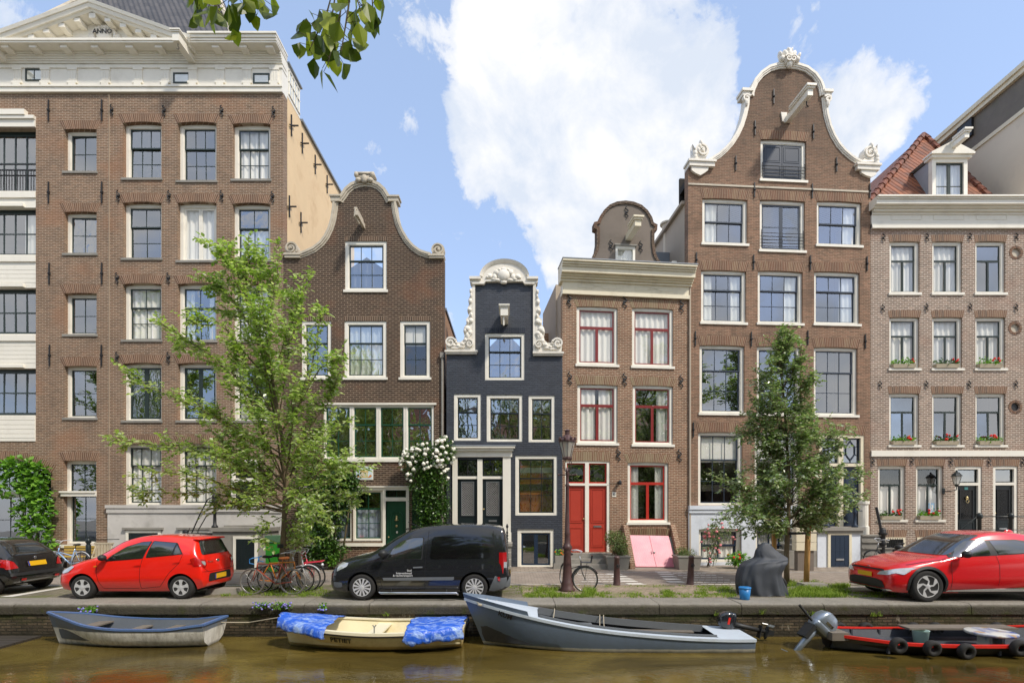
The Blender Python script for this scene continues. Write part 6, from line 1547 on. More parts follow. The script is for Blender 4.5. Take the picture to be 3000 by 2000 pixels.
class Boat:
 def __init__(s,name,label,loc,rot,keys,hull,inner,rim,floor,rimw=.06,rimh=.035,thick=.035,n=36,closed_end=True,kind='boat'):
  s.t=thing(name,label,kind,loc,math.radians(rot));s.keys=keys;Ln=keys[-1][0]
  mb=MB();mb.smooth=True;inn=MB();inn.smooth=True;N=7
  outer,inside=[],[]
  for i in range(n+1):
   x=Ln*i/n;b,zg,bc,zc,zk,fl=crom(keys,x)
   half=[(0,zk)]+[(bc*k/2,zk+(zc-zk)*(k/2)**1.6)for k in(1,2)]+[(bc+(b-bc)*(1-(1-k/4)**1.7),zc+(zg-zc)*k/4)for k in range(1,5)]
   outer.append([(x+fl*(z-zk),-y,z)for y,z in half[::-1]]+[(x+fl*(z-zk),y,z)for y,z in half[1:]])
   f=max(floor,zk+.03);ib=max(.004,b-thick);ic=max(.004,bc+(b-bc)*.35-thick)
   hi=[(0,min(f,zg-.02)),(ic*.85,min(f,zg-.02)),(ic,min(f+.03,zg-.015)),(ib,zg)]
   xi=min(max(x,.03),Ln-.03)
   inside.append([(xi+fl*(z-zk),-y,z)for y,z in hi[::-1]]+[(xi+fl*(z-zk),y,z)for y,z in hi[1:]])
  def sk(m,rings,flip):
   k=len(rings[0]);fs=[]
   for i in range(len(rings)-1):
    for j in range(k-1):
     q=(i*k+j,i*k+j+1,(i+1)*k+j+1,(i+1)*k+j);fs.append(q[::-1]if flip else q)
   fs+=[tuple(range(k)),tuple((len(rings)-1)*k+j for j in range(k))[::-1]]
   m.add([p for r in rings for p in r],fs)
  sk(mb,outer,False);s.hull=mb.build('hull',M[hull],s.t,fix=False);s.hull.data.set_sharp_from_angle(angle=math.radians(40))
  sk(inn,inside,True);s.inn=inn.build('inner_hull',M[inner],s.t);s.inn.data.set_sharp_from_angle(angle=math.radians(40))
  rm=MB()
  for sg in(0,-1):
   pts=[Vector(r[sg])for r in outer];vs=[];w=rimw
   for p in pts:
    d=-1 if sg==0 else 1
    y0=p.y+d*.018;y1=p.y-d*(w-.018)if abs(p.y)>w else 0
    vs+=[(p.x,y0,p.z-rimh),(p.x,y0,p.z+.006),(p.x,y1,p.z+.006),(p.x,y1,p.z-rimh*.5)]
   rm.add(vs,[(4*i+j,4*i+(j+1)%4,4*i+4+(j+1)%4,4*i+4+j)for i in range(n)for j in range(4)]+[(0,1,2,3),(4*n+3,4*n+2,4*n+1,4*n)])
  a,b_=outer[-1][0],outer[-1][-1]
  if abs(a[1])>.1:rm.box(a[0]-rimw,a[0]+.018,a[1],b_[1],a[2]-rimh,a[2]+.005)
  a,b_=outer[0][0],outer[0][-1]
  if abs(a[1])>.1:rm.box(a[0]-.018,a[0]+rimw,a[1],b_[1],a[2]-rimh,a[2]+.005)
  s.rim=rm.build('gunwale',M[rim],s.t)
  s.outer=outer
 def g(s,x):b,zg,bc,zc,zk,fl=crom(s.keys,x);return b,zg,fl*(zg-zk)
 def thwart(s,x,z,w=.22,mat='old_wood',name='thwart'):
  b,zg,dx=s.g(x);mb=MB();mb.box(x-w/2,x+w/2,-b+.06,b-.06,z-.03,z);mb.build(name,M[mat],s.t)
W0=WATER
# grey and white rowing boat
K=[(0,.03,.70,.01,.32,-.06,-.35),(.35,.27,.62,.12,.24,-.10,-.12),(.9,.47,.50,.33,.13,-.12,0),(1.7,.56,.435,.45,.09,-.12,0),(2.6,.55,.43,.44,.09,-.12,0),(3.2,.50,.50,.38,.1,-.1,.05),(3.36,.48,.52,.36,.12,-.08,.1)]
bA=Boat('rowing_boat','weathered open rowing boat with blue gunwale and white hull, empty, moored below the red hatchback',(-9.93,11.58,W0),0,K,'hull_row','boat_in','blue_rim',.12)
bA.thwart(.75,.42,.3);bA.thwart(1.6,.3);bA.thwart(2.35,.3);bA.thwart(3.15,.40,.3)
box_part('inner_stringer','old_wood',bA.t,boxes=[(1.1,2.9,-.08,.08,.13,.15)])
# cream dinghy
K=[(0,.22,.60,.05,.32,-.05,-.2),(.25,.42,.56,.18,.24,-.10,-.08),(.9,.66,.48,.42,.12,-.14,0),(2.0,.74,.42,.55,.06,-.14,0),(3.0,.68,.44,.5,.07,-.13,0),(3.5,.56,.47,.40,.12,-.1,.05),(3.72,.5,.49,.36,.14,-.06,.1)]
bB=Boat('cream_dinghy','cream dinghy lettered PETIET with blue tarpaulins at both ends, below the black van',(-4.80,11.42,W0),0,K,'hull_cream','cream_in','cream_rim',.1,.1,.05)
bB.thwart(1.9,.34,.3,'cream_rim')
rm=MB()
for sg in(0,-1):
 pts=[Vector(r[sg])for r in bB.outer];d=-.012 if sg==0 else .012
 rm.add([q for p in pts for q in((p.x,p.y+d,p.z-.085),(p.x,p.y+d,p.z-.06))],[(2*i,2*i+1,2*i+3,2*i+2)for i in range(len(pts)-1)])
rm.build('rubbing_band',M['black_line'],bB.t)
def hull_text(bt,s_,x,drop,size,rotz,mat='ink'):
 b,zg,dx=bt.g(x);tr=BVHTree.FromPolygons([v.co for v in bt.hull.data.vertices],[tuple(p.vertices)for p in bt.hull.data.polygons])
 h0,n0,*_=tr.ray_cast(Vector((x-.15,-3,zg-drop)),Vector((0,1,0)));h1,n1,*_=tr.ray_cast(Vector((x+.25,-3,zg-drop)),Vector((0,1,0)))
 ax=(h1-h0).normalized();nr=(n0+n1).normalized();nr=-nr if nr.y>0 else nr;b2,zg2,_=bt.g(x+.3)
 ax=(ax+Vector((0,0,(zg2-zg)/.3))).normalized();nr=(nr-ax*nr.dot(ax)).normalized();up=nr.cross(ax)
 o=lettering(s_,size,M[mat],bt.t,(0,0,0),(0,0,0),.004,bold=True);m4=Matrix((ax,up,nr)).transposed().to_4x4();m4.translation=(h0+h1)/2+nr*.03;o.matrix_local=m4
hull_text(bB,'PETIET',1.26,.17,.155,0)
mb=MB();mb.tube([(2.0,-.72,.43),(2.0,-.72,.55),(1.97,-.72,.6)],.012,6);mb.tube([(2.0,-.72,.55),(2.04,-.72,.6)],.012,6);mb.build('rowlock',M['steel'],bB.t)
# tarpaulins draped over the dinghy's ends
def m_tarp():
 t=NT('blue_tarpaulin');p=t.obj()
 n_=t.noise(p,5,5,.6,.8);c=t.mix(t.ramp(t.noise(t.scale(p,(1,2.5,1)),4,5,.65,1.2),[(.45,0),(.7,1)]),L(44,96,206),L(176,202,236))  # pale patches imitate the sun's white sheen, painted into the blue
 t.pbr(c,.3,0,t.bump(n_,.8,.05),.5);return t.done()
M['tarp']=m_tarp()
def tarp(bt,x0,x1,label,hang,seed):
 rnd=random.Random(seed);mb=MB();mb.smooth=True;nx,ny=44,40;vs=[]
 for i in range(nx+1):
  x=x0+(x1-x0)*i/nx;xc=min(max(x,.0),bt.keys[-1][0]);b,zg,dx=bt.g(xc)
  for j in range(ny+1):
   s=-1+2*j/ny;h=hang*(.75+.5*noise.noise(Vector((x*3,s*2,seed))))
   if abs(s)>.8:
    f=(abs(s)-.8)/.2;y=math.copysign(b+.03+.02*f,s);z=zg-h*f
   else:
    y=b*s/.8;z=zg+.025+.07*(1-(s/.8)**2)
   q=noise.noise(Vector((x*3,s*2,seed*3)))*.022+(.5-abs(noise.noise(Vector((x*7+s*3,s*4,seed)))))*.03-.012+noise.noise(Vector((x*22,s*16,seed)))*.005
   ex=-.04 if x<=bt.keys[0][0]+.001 else 0
   vs.append((x+dx+ex+q*.3+(noise.noise(Vector((s*4,x,7)))*.12 if i in(0,nx)else 0),y+math.copysign(abs(q),s)*(abs(s)>.8),z+q+.012))
 k=ny+1;fs=[(i*k+j,i*k+j+1,(i+1)*k+j+1,(i+1)*k+j)for i in range(nx)for j in range(ny)]
 mb.add(vs,fs)
 o=mb.build('tarpaulin',M['tarp'],None,loc=bt.t.location,label=label,cat='tarpaulin',group='blue tarpaulins on the cream dinghy')
 m_=o.modifiers.new('thick','SOLIDIFY');m_.thickness=.006
 return o
tarp(bB,-.02,1.0,'blue tarpaulin draped over the bow of the cream dinghy, above its lettering',.22,3)
tarp(bB,2.6,3.75,'blue tarpaulin draped over the stern of the cream dinghy, beside the grey steel boat',.3,8)
# grey steel launch
K=[(0,.04,1.02,.02,.40,-.1,-.42),(.3,.3,.93,.14,.24,-.16,-.30),(.8,.52,.78,.36,.1,-.2,-.12),(1.5,.64,.62,.5,.02,-.2,0),(2.6,.70,.46,.6,0,-.2,0),(4.0,.68,.34,.6,0,-.2,0),(5.0,.62,.29,.56,0,-.2,0),(5.58,.57,.28,.53,0,-.18,0)]
bC=Boat('steel_launch','long grey steel launch lettered KUM with a raised bow and black outboard',(-.57,11.50,W0),-1.5,K,'hull_steel','boat_dark','deck_pale',.08,.16,.05)
def deck(bt,x0,x1,mat,name,up=.03,n=12):
 mb=MB();vs=[]
 for i in range(n+1):
  x=x0+(x1-x0)*i/n;b,zg,dx=bt.g(x)
  for s in(-1,-.5,0,.5,1):vs.append((x+dx,max(.01,b-.01)*s,zg+.008+up*(1-s*s)))
 mb.add(vs,[(i*5+j,i*5+j+1,i*5+6+j,i*5+5+j)for i in range(n)for j in range(4)]);mb.smooth=False
 x,=(x1,);b,zg,dx=bt.g(x)
 mb.box(x+dx-.01,x+dx+.02,-b+.05,b-.05,zg-.3,zg+.01)if x1<bt.keys[-1][0]-.1 else None
 return mb.build(name,M[mat],bt.t)
deck(bC,.02,1.15,'deck_pale','foredeck',.04);deck(bC,4.85,5.57,'deck_pale','aft_deck',.0)
mb=MB()
for sg in(-1,1):
 path=[(x,bC.g(x))for x in(0.0,.15,.3,.5,.75,1.0)]
 v=[]
 for x,(b,zg,dx)in path:v+=[(x+dx,sg*(b+.0),zg),(x+dx-.03,sg*(b+.01),zg+.10),(x+dx-.03,sg*max(0,b-.02),zg+.10),(x+dx,sg*max(0,b-.03),zg)]
 mb.add(v,[(4*i+j,4*i+(j+1)%4,4*i+4+(j+1)%4,4*i+4+j)for i in range(len(path)-1)for j in range(4)]+[(0,1,2,3),(len(v)-1,len(v)-2,len(v)-3,len(v)-4)])
mb.build('bulwark',M['hull_steel'],bC.t)
mb=MB()
for sg in(-1,1):
 v=[]
 xs=[1.15+k*.46 for k in range(9)]
 for x in xs:
  b,zg,dx=bC.g(x);y=sg*(b-.16);v+=[(x,y,zg-.1),(x,y,zg+.05),(x,y-sg*.03,zg+.05),(x,y-sg*.03,zg-.1)]
 mb.add(v,[(4*i+j,4*i+(j+1)%4,4*i+4+(j+1)%4,4*i+4+j)for i in range(len(xs)-1)for j in range(4)]+[(0,1,2,3),(len(v)-1,len(v)-2,len(v)-3,len(v)-4)])
mb.build('coaming',M['grey_trim'],bC.t)
bC.thwart(2.2,.38,.3,'grey_trim','bench');
for y in(-.42,.42):box_part('side_bench','old_wood',bC.t,boxes=[(2.8,4.6,y-.12,y+.12,.2,.23)])
hull_text(bC,'KUM',.40,.17,.15,0)
# red and black steel boat
K=[(0,.30,.36,.18,.2,-.02,-.1),(.4,.50,.33,.36,.12,-.12,-.05),(1.2,.72,.27,.58,.05,-.15,0),(2.6,.82,.25,.7,.03,-.15,0),(4.2,.82,.27,.7,.03,-.15,0),(5.6,.66,.36,.5,.08,-.15,0),(6.6,.06,.62,.02,.2,-.1,.3)]
bD=Boat('red_rimmed_boat','black steel boat with red gunwale, tyre fenders and silver outboard, cut by right edge',(6.72,11.25,W0),0,K,'hull_tar','boat_dark','red_rim',.03,.08,.05)
mb=MB()
for x in(.9,1.6,2.3,3.0,3.7,4.4,5.1):
 b,zg,dx=bD.g(x)
 for sg in(-1,1):mb=MB();mb.box(x-.02,x+.02,sg*(b-.045),sg*(b-.1),.03,zg-.03);mb.build('rib',M['boat_dark'],bD.t)
box_part('long_bench','old_wood',bD.t,boxes=[(2.0,4.4,.30,.68,.30,.34),(2.3,2.36,.4,.6,.03,.3),(4.1,4.16,.4,.6,.03,.3)])
mb=MB();mb.smooth=True;mb.lathe([(.42,0),(.44,.02),(.44,.05),(.42,.06)],(0,0,.3),24);mb.smooth=False;mb.box(-.16,-.1,-.15,.15,0,.3);mb.box(.1,.16,-.15,.15,0,.3)
t=NT('painted_table');p_=t.obj();c=t.mix(t.ramp(t.noise(p_,2.5,4),[(.45,0),(.6,1)]),L(196,196,190),L(70,92,150));c=t.mix(t.ramp(t.noise(p_,3.4,2),[(.55,0),(.62,1)]),c,L(170,140,90));t.pbr(c,.45);M['table']=t.done()
mb.build('round_table',M['table'],None,loc=(10.0,11.0,W0+.04),label='round blue and white painted table standing in the red-rimmed boat',cat='table')
mb=MB();mb.smooth=True;mb.lathe([(.13,0),(.16,.26),(.17,.27),(.15,.265),(.12,.02)],(0,0,0),18);M['pail']=m_plain('pale_green_pail',L(168,196,188),.5,.15,6,bump=.05);b_=mb.build('pail',M['pail'],None,loc=(8.92,11.5,W0+.04),label='pale green pail under the bench of the red-rimmed boat',cat='bucket')
# tyre fenders along the red gunwale
mb=MB();mb.smooth=True;mb.lathe([(.07,-.06),(.12,-.075),(.155,-.05),(.165,0),(.155,.05),(.12,.075),(.07,.06),(.06,0),(.07,-.06)],(0,0,0),22,RX);mb.f=mb.f[:-2];mb.mi=mb.mi[:-2];mb.sm=mb.sm[:-2]
fm=mb.mesh('fender',M['tyre'])
for i,(px,py,lab)in enumerate(((2632,1890,'left-most black tyre fender on the near red gunwale, nearest the silver outboard'),(2731,1898,'black tyre fender on the near red gunwale, just left of the round table'),(2831,1907,'black tyre fender hanging lowest on the near red gunwale, under the round table'),(2985,1897,'right-most black tyre fender on the near red gunwale, at the right edge'))):
 P_=at(px,py,10.36);o=link('tyre_fender',fm,None,P_,(.12,0,0),lab,'fender','tyre fenders on the near side')
for i,(px,lab)in enumerate(((2462,'far-side tyre fender right behind the silver outboard'),(2540,'far-side tyre fender left of the long bench'),(2680,'far-side tyre fender behind the left end of the long bench'),(2745,'far-side tyre fender behind the middle of the long bench'),(2925,'far-side tyre fender highest up, near the right edge'))):
 P_=at(px,1836-i*2,12.02);o=link('tyre_fender',fm,None,(P_.x,12.06,W0+.2),(0,0,0),lab,'fender','tyre fenders on the quay side')
 # outboards
M['motor_black']=m_plain('black_motor_cowl',L(34,36,42),.2,.1,6,bump=.02,Coat_Weight=1.0);M['motor_silver']=m_plain('silver_motor',L(150,160,172),.3,.15,8,metal=.6,bump=.05)
def outboard(name,label,loc,rz,tilt,cowl,leg,s=1.0):
 t=thing(name,label,'outboard motor',loc,rz)
 R_m=Matrix.Rotation(tilt,3,'Y')
 T=lambda p:R_m@(Vector(p)*s)
 mb=MB();mb.smooth=True;n=24;vs=[];se=lambda c:math.copysign(abs(c)**.5,c);sec=[(.13,-.10,.22,.09),(.17,-.13,.27,.125),(.235,-.14,.28,.135),(.25,-.135,.275,.128),(.265,-.14,.28,.135),(.40,-.12,.25,.13),(.48,-.07,.19,.11),(.515,.0,.12,.06)]
 for z,x0,x1,hy in sec:vs+=[T(((x0+x1)/2+(x1-x0)/2*se(math.cos(2*PI*j/n)),hy*se(math.sin(2*PI*j/n)),z))for j in range(n)]
 mb.add(vs,[(i*n+j,i*n+(j+1)%n,i*n+n+(j+1)%n,i*n+n+j)for i in range(len(sec)-1)for j in range(n)]+[tuple(range(n))[::-1],tuple((len(sec)-1)*n+j for j in range(n))]);c_=mb.build('cowl',cowl,t);c_.data.set_sharp_from_angle(angle=.7)
 mb=MB();mb.obox(T((.07,-.137,.31)),.16*s,.006,.05*s,R_m);mb.obox(T((.07,.137,.31)),.16*s,.006,.05*s,R_m);mb.build('cowl_stripe',M['red_rim' if cowl is M['motor_black']else 'chrome'],c_)
 mb=MB();mb.smooth=True;mb.tube([T((.0,0,.2)),T((0,0,-.1)),T((0,0,-.62))],[.075*s,.06*s,.045*s],10);mb.ball(T((-.02,0,-.66)),(.17*s,.05*s,.05*s),12,8,R_m);mb.smooth=False
 mb.obox(T((-.03,0,-.5)),.3*s,.16*s,.02*s,R_m);mb.prism([(-.06,-.66),(.1,-.66),(.03,-.82),(-.04,-.82)],-.012,.012)if 0 else mb.obox(T((0,0,-.76)),.12*s,.02*s,.16*s,R_m);mb.build('leg',leg,t)
 mb=MB()
 for k in range(3):
  a=2*PI*k/3;q=R_m@Matrix.Rotation(a,3,'X');mb.obox(T((.16,0,-.66))+q@Vector((0,0,.09*s)),.02*s,.09*s,.13*s,q@Matrix.Rotation(.5,3,'Z'))
 mb.build('propeller',M['steel'],t)
 mb=MB();mb.obox(T((-.09,0,.02)),.08*s,.2*s,.26*s,R_m);mb.build('clamp_bracket',M['trim'],t)
 mb=MB();mb.tube([T((-.1,0,.2)),T((-.45,.05,.26))],.022*s,8);mb.build('tiller',M['trim'],t)
 return t
P_=at(2165,1838,11.75);outboard('outboard_motor','black outboard motor tilted up on the stern of the grey steel launch',(P_.x,11.75,P_.z+.05),0,-1.35,M['motor_black'],M['trim'],.95)
P_=at(2372,1858,11.1);outboard('outboard_motor','silver outboard motor tilted up on the stern of the red-rimmed boat',(P_.x,11.1,P_.z+.0),0.15,.75,M['motor_silver'],M['motor_silver'],1.25)
mb=MB();mb.box(6.6,6.95,10.85,11.5,-.52,-.36);mb.build('motor_board',M['old_wood'],bD.t).location=(-6.72,-11.25,-W0)
# low raft at the left edge and mooring ropes
mb=MB()
for k in range(5):mb.box(0,1.6,k*.22,k*.22+.2,0,.06)
M['dark_wood']=m_plain('wet_dark_wood',L(56,50,42),.7,.3,6,bump=.4);mb.build('plank_raft',M['dark_wood'],None,loc=(-12.4,11.0,W0-.01),label='low dark plank raft floating at the left edge by the wall',cat='raft')
mb=MB();mb.tube([at(640,1822,11.8),at(730,1822,12.0),at(826,1806,11.7)],.012,6);mb.build('mooring_rope',M['rope'],None,label='slack grey rope between the rowing boat and the cream dinghy',cat='rope')
mb=MB();mb.tube([at(1382,1752,11.5),at(1420,1755,11.7),at(1437,1752,11.9)],.012,5);mb.tube([at(1437,1752,11.9),at(1480,1768,11.8)],.012,5);mb.tube([at(1384,1752,11.4),at(1406,1770,11.2)],.012,5);mb.ball(at(1406,1771,11.15),(.05,.03,.03));mb.build('bow_rope',M['rope'],None,label='pale mooring rope lying over the raised bow of the grey launch',cat='rope')
for i,(a,b,lab)in enumerate((((1625,1782,11.95),(1618,1812,11.2),'short pale rope over the grey launch, nearest its bow'),((1757,1800,12.0),(1757,1832,11.1),'left one of two pale ropes over the middle of the grey launch'),((1768,1801,12.0),(1770,1834,11.1),'right one of two pale ropes over the middle of the grey launch'))):
 mb=MB();A_,B_=at(*a),at(*b);m_=(A_+B_)/2-Vector((0,0,.08));mb.tube([A_,m_,B_],.012,5);mb.build('tie_rope',M['rope'],None,label=lab,cat='rope',group='tie ropes on the grey launch')
 # ---------------------------------------------------------------- vegetation
def m_leaf(name,cols,trans=.35,rough=.38,spec=.5):
 t=NT(name);r=t.n('NewGeometry').outputs['Random Per Island']
 c=t.ramp(r,[(i/(len(cols)-1),q)for i,q in enumerate(cols)])
 pb=t.n('BsdfPrincipled',Roughness=rough);t.set(pb.inputs['Base Color'],c);pb.inputs['Specular IOR Level'].default_value=spec
 tl=t.n('BsdfTranslucent');t.set(tl.inputs[0],t.mix(1.0,c,(1.45,1.65,.8,1),'MULTIPLY'))
 mx=t.n('MixShader');mx.inputs[0].default_value=trans;t.set(mx.inputs[1],pb.outputs[0]);t.set(mx.inputs[2],tl.outputs[0])
 return t.done(mx)
M['leaf_elm']=m_leaf('elm_leaves',[L(100,126,54),L(152,174,84),L(122,150,66),L(184,196,112),L(146,166,90),L(208,212,184),L(128,150,78),L(196,204,160)],.44,.24,1.0)
M['leaf_dark']=m_leaf('dark_elm_leaves',[L(84,110,66),L(124,148,90),L(98,126,74),L(150,168,106),L(96,122,72),L(204,210,188),L(112,136,84),L(186,196,160)],.3,.24,1.0)
M['leaf_near']=m_leaf('near_branch_leaves',[L(58,76,26),L(96,112,36),L(146,158,52),L(178,186,62)],.4,.4,.5)
M['leaf_bush']=m_leaf('dark_bush_leaves',[L(36,62,22),L(64,98,34),L(96,130,48)],.2,.35,.7)
M['leaf_vine']=m_leaf('vine_leaves',[L(70,112,36),L(104,150,52),L(134,176,66)],.3,.45,.4)
M['leaf_grey']=m_leaf('grey_green_leaves',[L(92,108,66),L(122,138,82),L(78,98,56)],.2,.6,.3)
M['grass']=m_leaf('grass_blades',[L(86,112,36),L(120,146,48),L(154,168,78)],.3,.6,.2)
M['bark']=m_plain('bark',L(112,96,74),.9,.4,9,bump=.6,dirt=(L(70,74,46),.5))
M['stem']=m_plain('green_brown_stem',L(86,78,52),.85,.3,9,bump=.2)
for n_,c in(('petal_white',L(240,236,222)),('petal_red',L(220,36,26)),('petal_pink',L(234,142,148)),('petal_blue',L(140,130,206)),('petal_orange',L(232,110,40))):M[n_]=m_plain(n_,c,.7,.12,20,bump=0)
def leaf(vs,fs,p,d,up,s,w=.62,fold=.25):
 sd=d.cross(up)
 if sd.length<1e-4:sd=Vector((1,0,0))
 sd.normalize();nr=sd.cross(d).normalized();o=len(vs)
 vs+=[p,p+d*s*.38+sd*s*w*.5+nr*s*fold*.35,p+d*s,p+d*s*.38-sd*s*w*.5+nr*s*fold*.35,p+d*s*.72+sd*s*w*.34+nr*s*fold*.2,p+d*s*.72-sd*s*w*.34+nr*s*fold*.2]
 fs+=[(o,o+1,o+4,o+2),(o,o+2,o+5,o+3)]
def rv(rnd):return Vector((rnd.gauss(0,1),rnd.gauss(0,1),rnd.gauss(0,1))).normalized()
def make_tree(name,label,base,leader,limbs,leafmat,lsize,twig=.42,dens=1.0,trunk_r=.09,seed=1,group=None,wind=Vector((0,0,0)),cat='tree'):
 rnd=random.Random(seed);t=thing(name,label,cat,base,0,group);B=Vector(base)
 pts=[Vector(p)-B for p in leader];n=len(pts)
 mb=MB();mb.smooth=True;mb.tube(pts,[trunk_r*(1-.88*i/(n-1))for i in range(n)],9);mb.build('trunk',M['bark'],t)
 br=MB();br.smooth=True;vs,fs=[],[]
 def dress(path,r0):
  m=len(path);br.tube(path,[max(.004,r0*(1-.9*i/(m-1)))for i in range(m)],5,False)
  tot=sum((path[i+1]-path[i]).length for i in range(m-1));k=max(3,int(tot*13*dens))
  for q in range(k):
   f=.18+.82*(q+rnd.random())/k;x=f*(m-1);i=min(m-2,int(x));p=path[i].lerp(path[i+1],x-i);d=(path[i+1]-path[i]).normalized()
   td=(d*.7+rv(rnd)*.9+wind*.5+Vector((0,0,.1))).normalized();ln=twig*rnd.uniform(.5,1.2)*(1.15-.5*f)
   e=p+td*ln+Vector((0,0,-.06*ln));br.tube([p,(p+e)/2+rv(rnd)*.02,e],[.006,.004,.002],3,False)
   nl=max(4,int(ln/(lsize*.36)))
   for j in range(nl):
    g=(j+.6)/nl;pp=p.lerp(e,g);s_=td.cross(Vector((0,0,1)));
    if s_.length<.01:s_=Vector((1,0,0))
    s_.normalize();ld=(td*.5+s_*(1 if j%2 else-1)*.8+rv(rnd)*.45+wind*.35+Vector((0,0,-.35))).normalized()
    leaf(vs,fs,pp,ld,(Vector((0,0,1))+rv(rnd)*.55).normalized(),lsize*rnd.uniform(.7,1.25))
 for lp in limbs:
  path=[Vector(p)-B for p in lp];sm=[]
  for i in range(len(path)-1):
   for k in range(4):
    q=path[i].lerp(path[i+1],k/4);sm.append(q+rv(rnd)*.025)
  sm.append(path[-1]);ln=sum((sm[i+1]-sm[i]).length for i in range(len(sm)-1));dress(sm,.006+.007*ln)
  far_=ln>2.6
  for k in range(6 if far_ else int(3+ln*3.2*dens)):
   i=rnd.randint(2,len(sm)-2);d=(sm[i+1]-sm[i]).normalized();td=(d+rv(rnd)*.75+wind*.3).normalized();l2=ln*(rnd.uniform(.07,.17)if far_ else rnd.uniform(.16,.38));a=sm[i]
   dress([a,a+td*l2*.5+rv(rnd)*.03,a+td*l2+Vector((0,0,.04))],.007)
 dress(pts[n//2:],trunk_r*.4)
 br.build('limbs',M['bark'],t)
 me=bpy.data.meshes.new('crown');me.from_pydata(vs,[],fs);me.materials.append(M[leafmat]);me.update();link('crown',me,t)
 return t,len(fs)
 # --- left quay tree, blown to the left
DL=13.95
rnd=random.Random(11)
q=lambda px,py,dd=0.0:at(px,py,DL+dd)
gl_=ground(825,1733);base=(gl_.x,DL,0)
leader=[base,q(826,1640),q(832,1540),q(836,1420),q(826,1280),q(796,1100),q(742,920),q(694,800),q(655,715)]
LM=[]
for a,b,c,dd in(((834,1490),(600,1395),(430,1375),-.5),((836,1500),(620,1440),(390,1445),.4),((834,1440),(600,1310),(320,1290),-.3),((832,1400),(640,1330),(480,1310),.8),((830,1350),(570,1190),(375,1105),.2),((828,1330),(650,1230),(520,1150),-.9),((820,1260),(620,1040),(455,935),-.2),((812,1220),(660,1070),(500,990),.7),((800,1130),(640,940),(560,940),-.6),((770,1010),(660,850),(650,840),.3),((760,980),(690,820),(660,740),-.3),((745,930),(720,820),(735,730),.3),((836,1430),(930,1300),(1035,1225),.3),((836,1470),(950,1370),(1050,1375),-.5),((832,1330),(910,1100),(945,900),.4),((826,1260),(940,1080),(1005,1040),-.4),((800,1110),(850,960),(890,850),-.2),((836,1480),(950,1450),(1045,1460),.5),((780,1040),(800,880),(815,800),.2),((836,1500),(890,1540),(900,1585),-.5),((834,1510),(780,1540),(760,1590),-.4),((836,1510),(860,1560),(880,1600),.3),((832,1400),(760,1250),(700,1130),-1.0),((832,1400),(800,1200),(760,1060),1.0),((834,1440),(860,1250),(850,1080),-1.1),((834,1440),(900,1280),(930,1150),1.1),((836,1480),(740,1390),(640,1330),-1.2),((836,1480),(730,1420),(650,1440),1.1),((836,1470),(900,1400),(960,1300),-1.2),((836,1490),(880,1450),(940,1490),-1.1),((836,1490),(790,1440),(720,1480),-.9),((820,1260),(780,1120),(740,1000),.6),((815,1230),(840,1060),(850,980),-.8),((790,1080),(730,950),(700,900),.8),((836,1440),(700,1330),(590,1230),.9),((815,1240),(730,1100),(690,1010),-.5),((810,1200),(760,1020),(735,880),-.7),((836,1400),(900,1330),(960,1230),.9),((830,1330),(880,1180),(910,1030),-.9),((836,1460),(930,1430),(1000,1390),1.0),((834,1420),(750,1330),(690,1270),.6),((834,1420),(780,1310),(760,1200),-1.2),((825,1290),(800,1140),(790,1000),1.2),((836,1490),(800,1430),(770,1380),1.2),((836,1490),(860,1400),(880,1330),1.2),((800,1120),(780,980),(765,850),-.8),((834,1500),(720,1480),(640,1490),.2),((836,1500),(900,1490),(980,1530),.2),((760,970),(760,850),(775,760),.5),((836,1360),(960,1180),(985,1120),.2)):
 LM.append([q(*a),q(*b,dd*.6),q(*c,dd)])
tl_,n1=make_tree('street_tree','wind-blown leafy tree with pale yellow-green leaves rising from the parked bicycles',base,leader,LM,'leaf_elm',.122,.40,.82,.085,5,'young trees on the quay',Vector((-.5,0,.25)))
# --- right quay tree, narrow at the top
DR=15.05;q2=lambda px,py,dd=0.0:at(px,py,DR+dd)
gr_=ground(2303,1714);base2=(gr_.x,DR,0)
leader2=[base2,q2(2304,1620),q2(2310,1520),q2(2312,1400),q2(2302,1250),q2(2292,1110),q2(2285,970)]
LM=[];rnd=random.Random(21)
prof=[(990,-25,40),(1030,-50,75),(1080,-75,95),(1140,-85,95),(1200,-110,100),(1260,-110,115),(1320,-80,130),(1380,-130,180),(1440,-180,215),(1490,-185,200),(1540,-110,120)]
for y,l_,r_ in prof:
 for k in range(6 if y>1150 else 4):
  sx=rnd.uniform(.55,1.05)*(l_ if k%2 else r_);dd=rnd.uniform(-1,1)*min(1.3,.3+(y-950)/500)
  if rnd.random()<.4:sx*=.5
  yr=min(1545,y+90+abs(sx)*.35);t_=(yr-970)/580;lx=2285+27*t_
  LM.append([q2(lx,yr),q2(lx+sx*.55,(y+yr)/2-8,dd*.6),q2(2300+sx,y+rnd.uniform(-25,25),dd)])
for a,b,c,dd in(((2310,1500),(2200,1440),(2118,1410),.2),((2310,1520),(2210,1490),(2125,1490),-.4),((2312,1480),(2440,1390),(2540,1385),.2),((2310,1440),(2400,1330),(2445,1265),-.2),((2310,1540),(2290,1560),(2260,1545),.2),((2312,1480),(2420,1440),(2500,1440),-.5),((2300,1330),(2220,1270),(2170,1270),.1)):
 LM.append([q2(*a),q2(*b,dd*.6),q2(*c,dd)])
tr_t,n2=make_tree('street_tree','slender upright young tree tied to wooden stakes, behind the covered scooter',base2,leader2,LM,'leaf_dark',.105,.34,1.1,.08,9,'young trees on the quay',Vector((.15,0,.1)))
print('leaves',n1,n2)
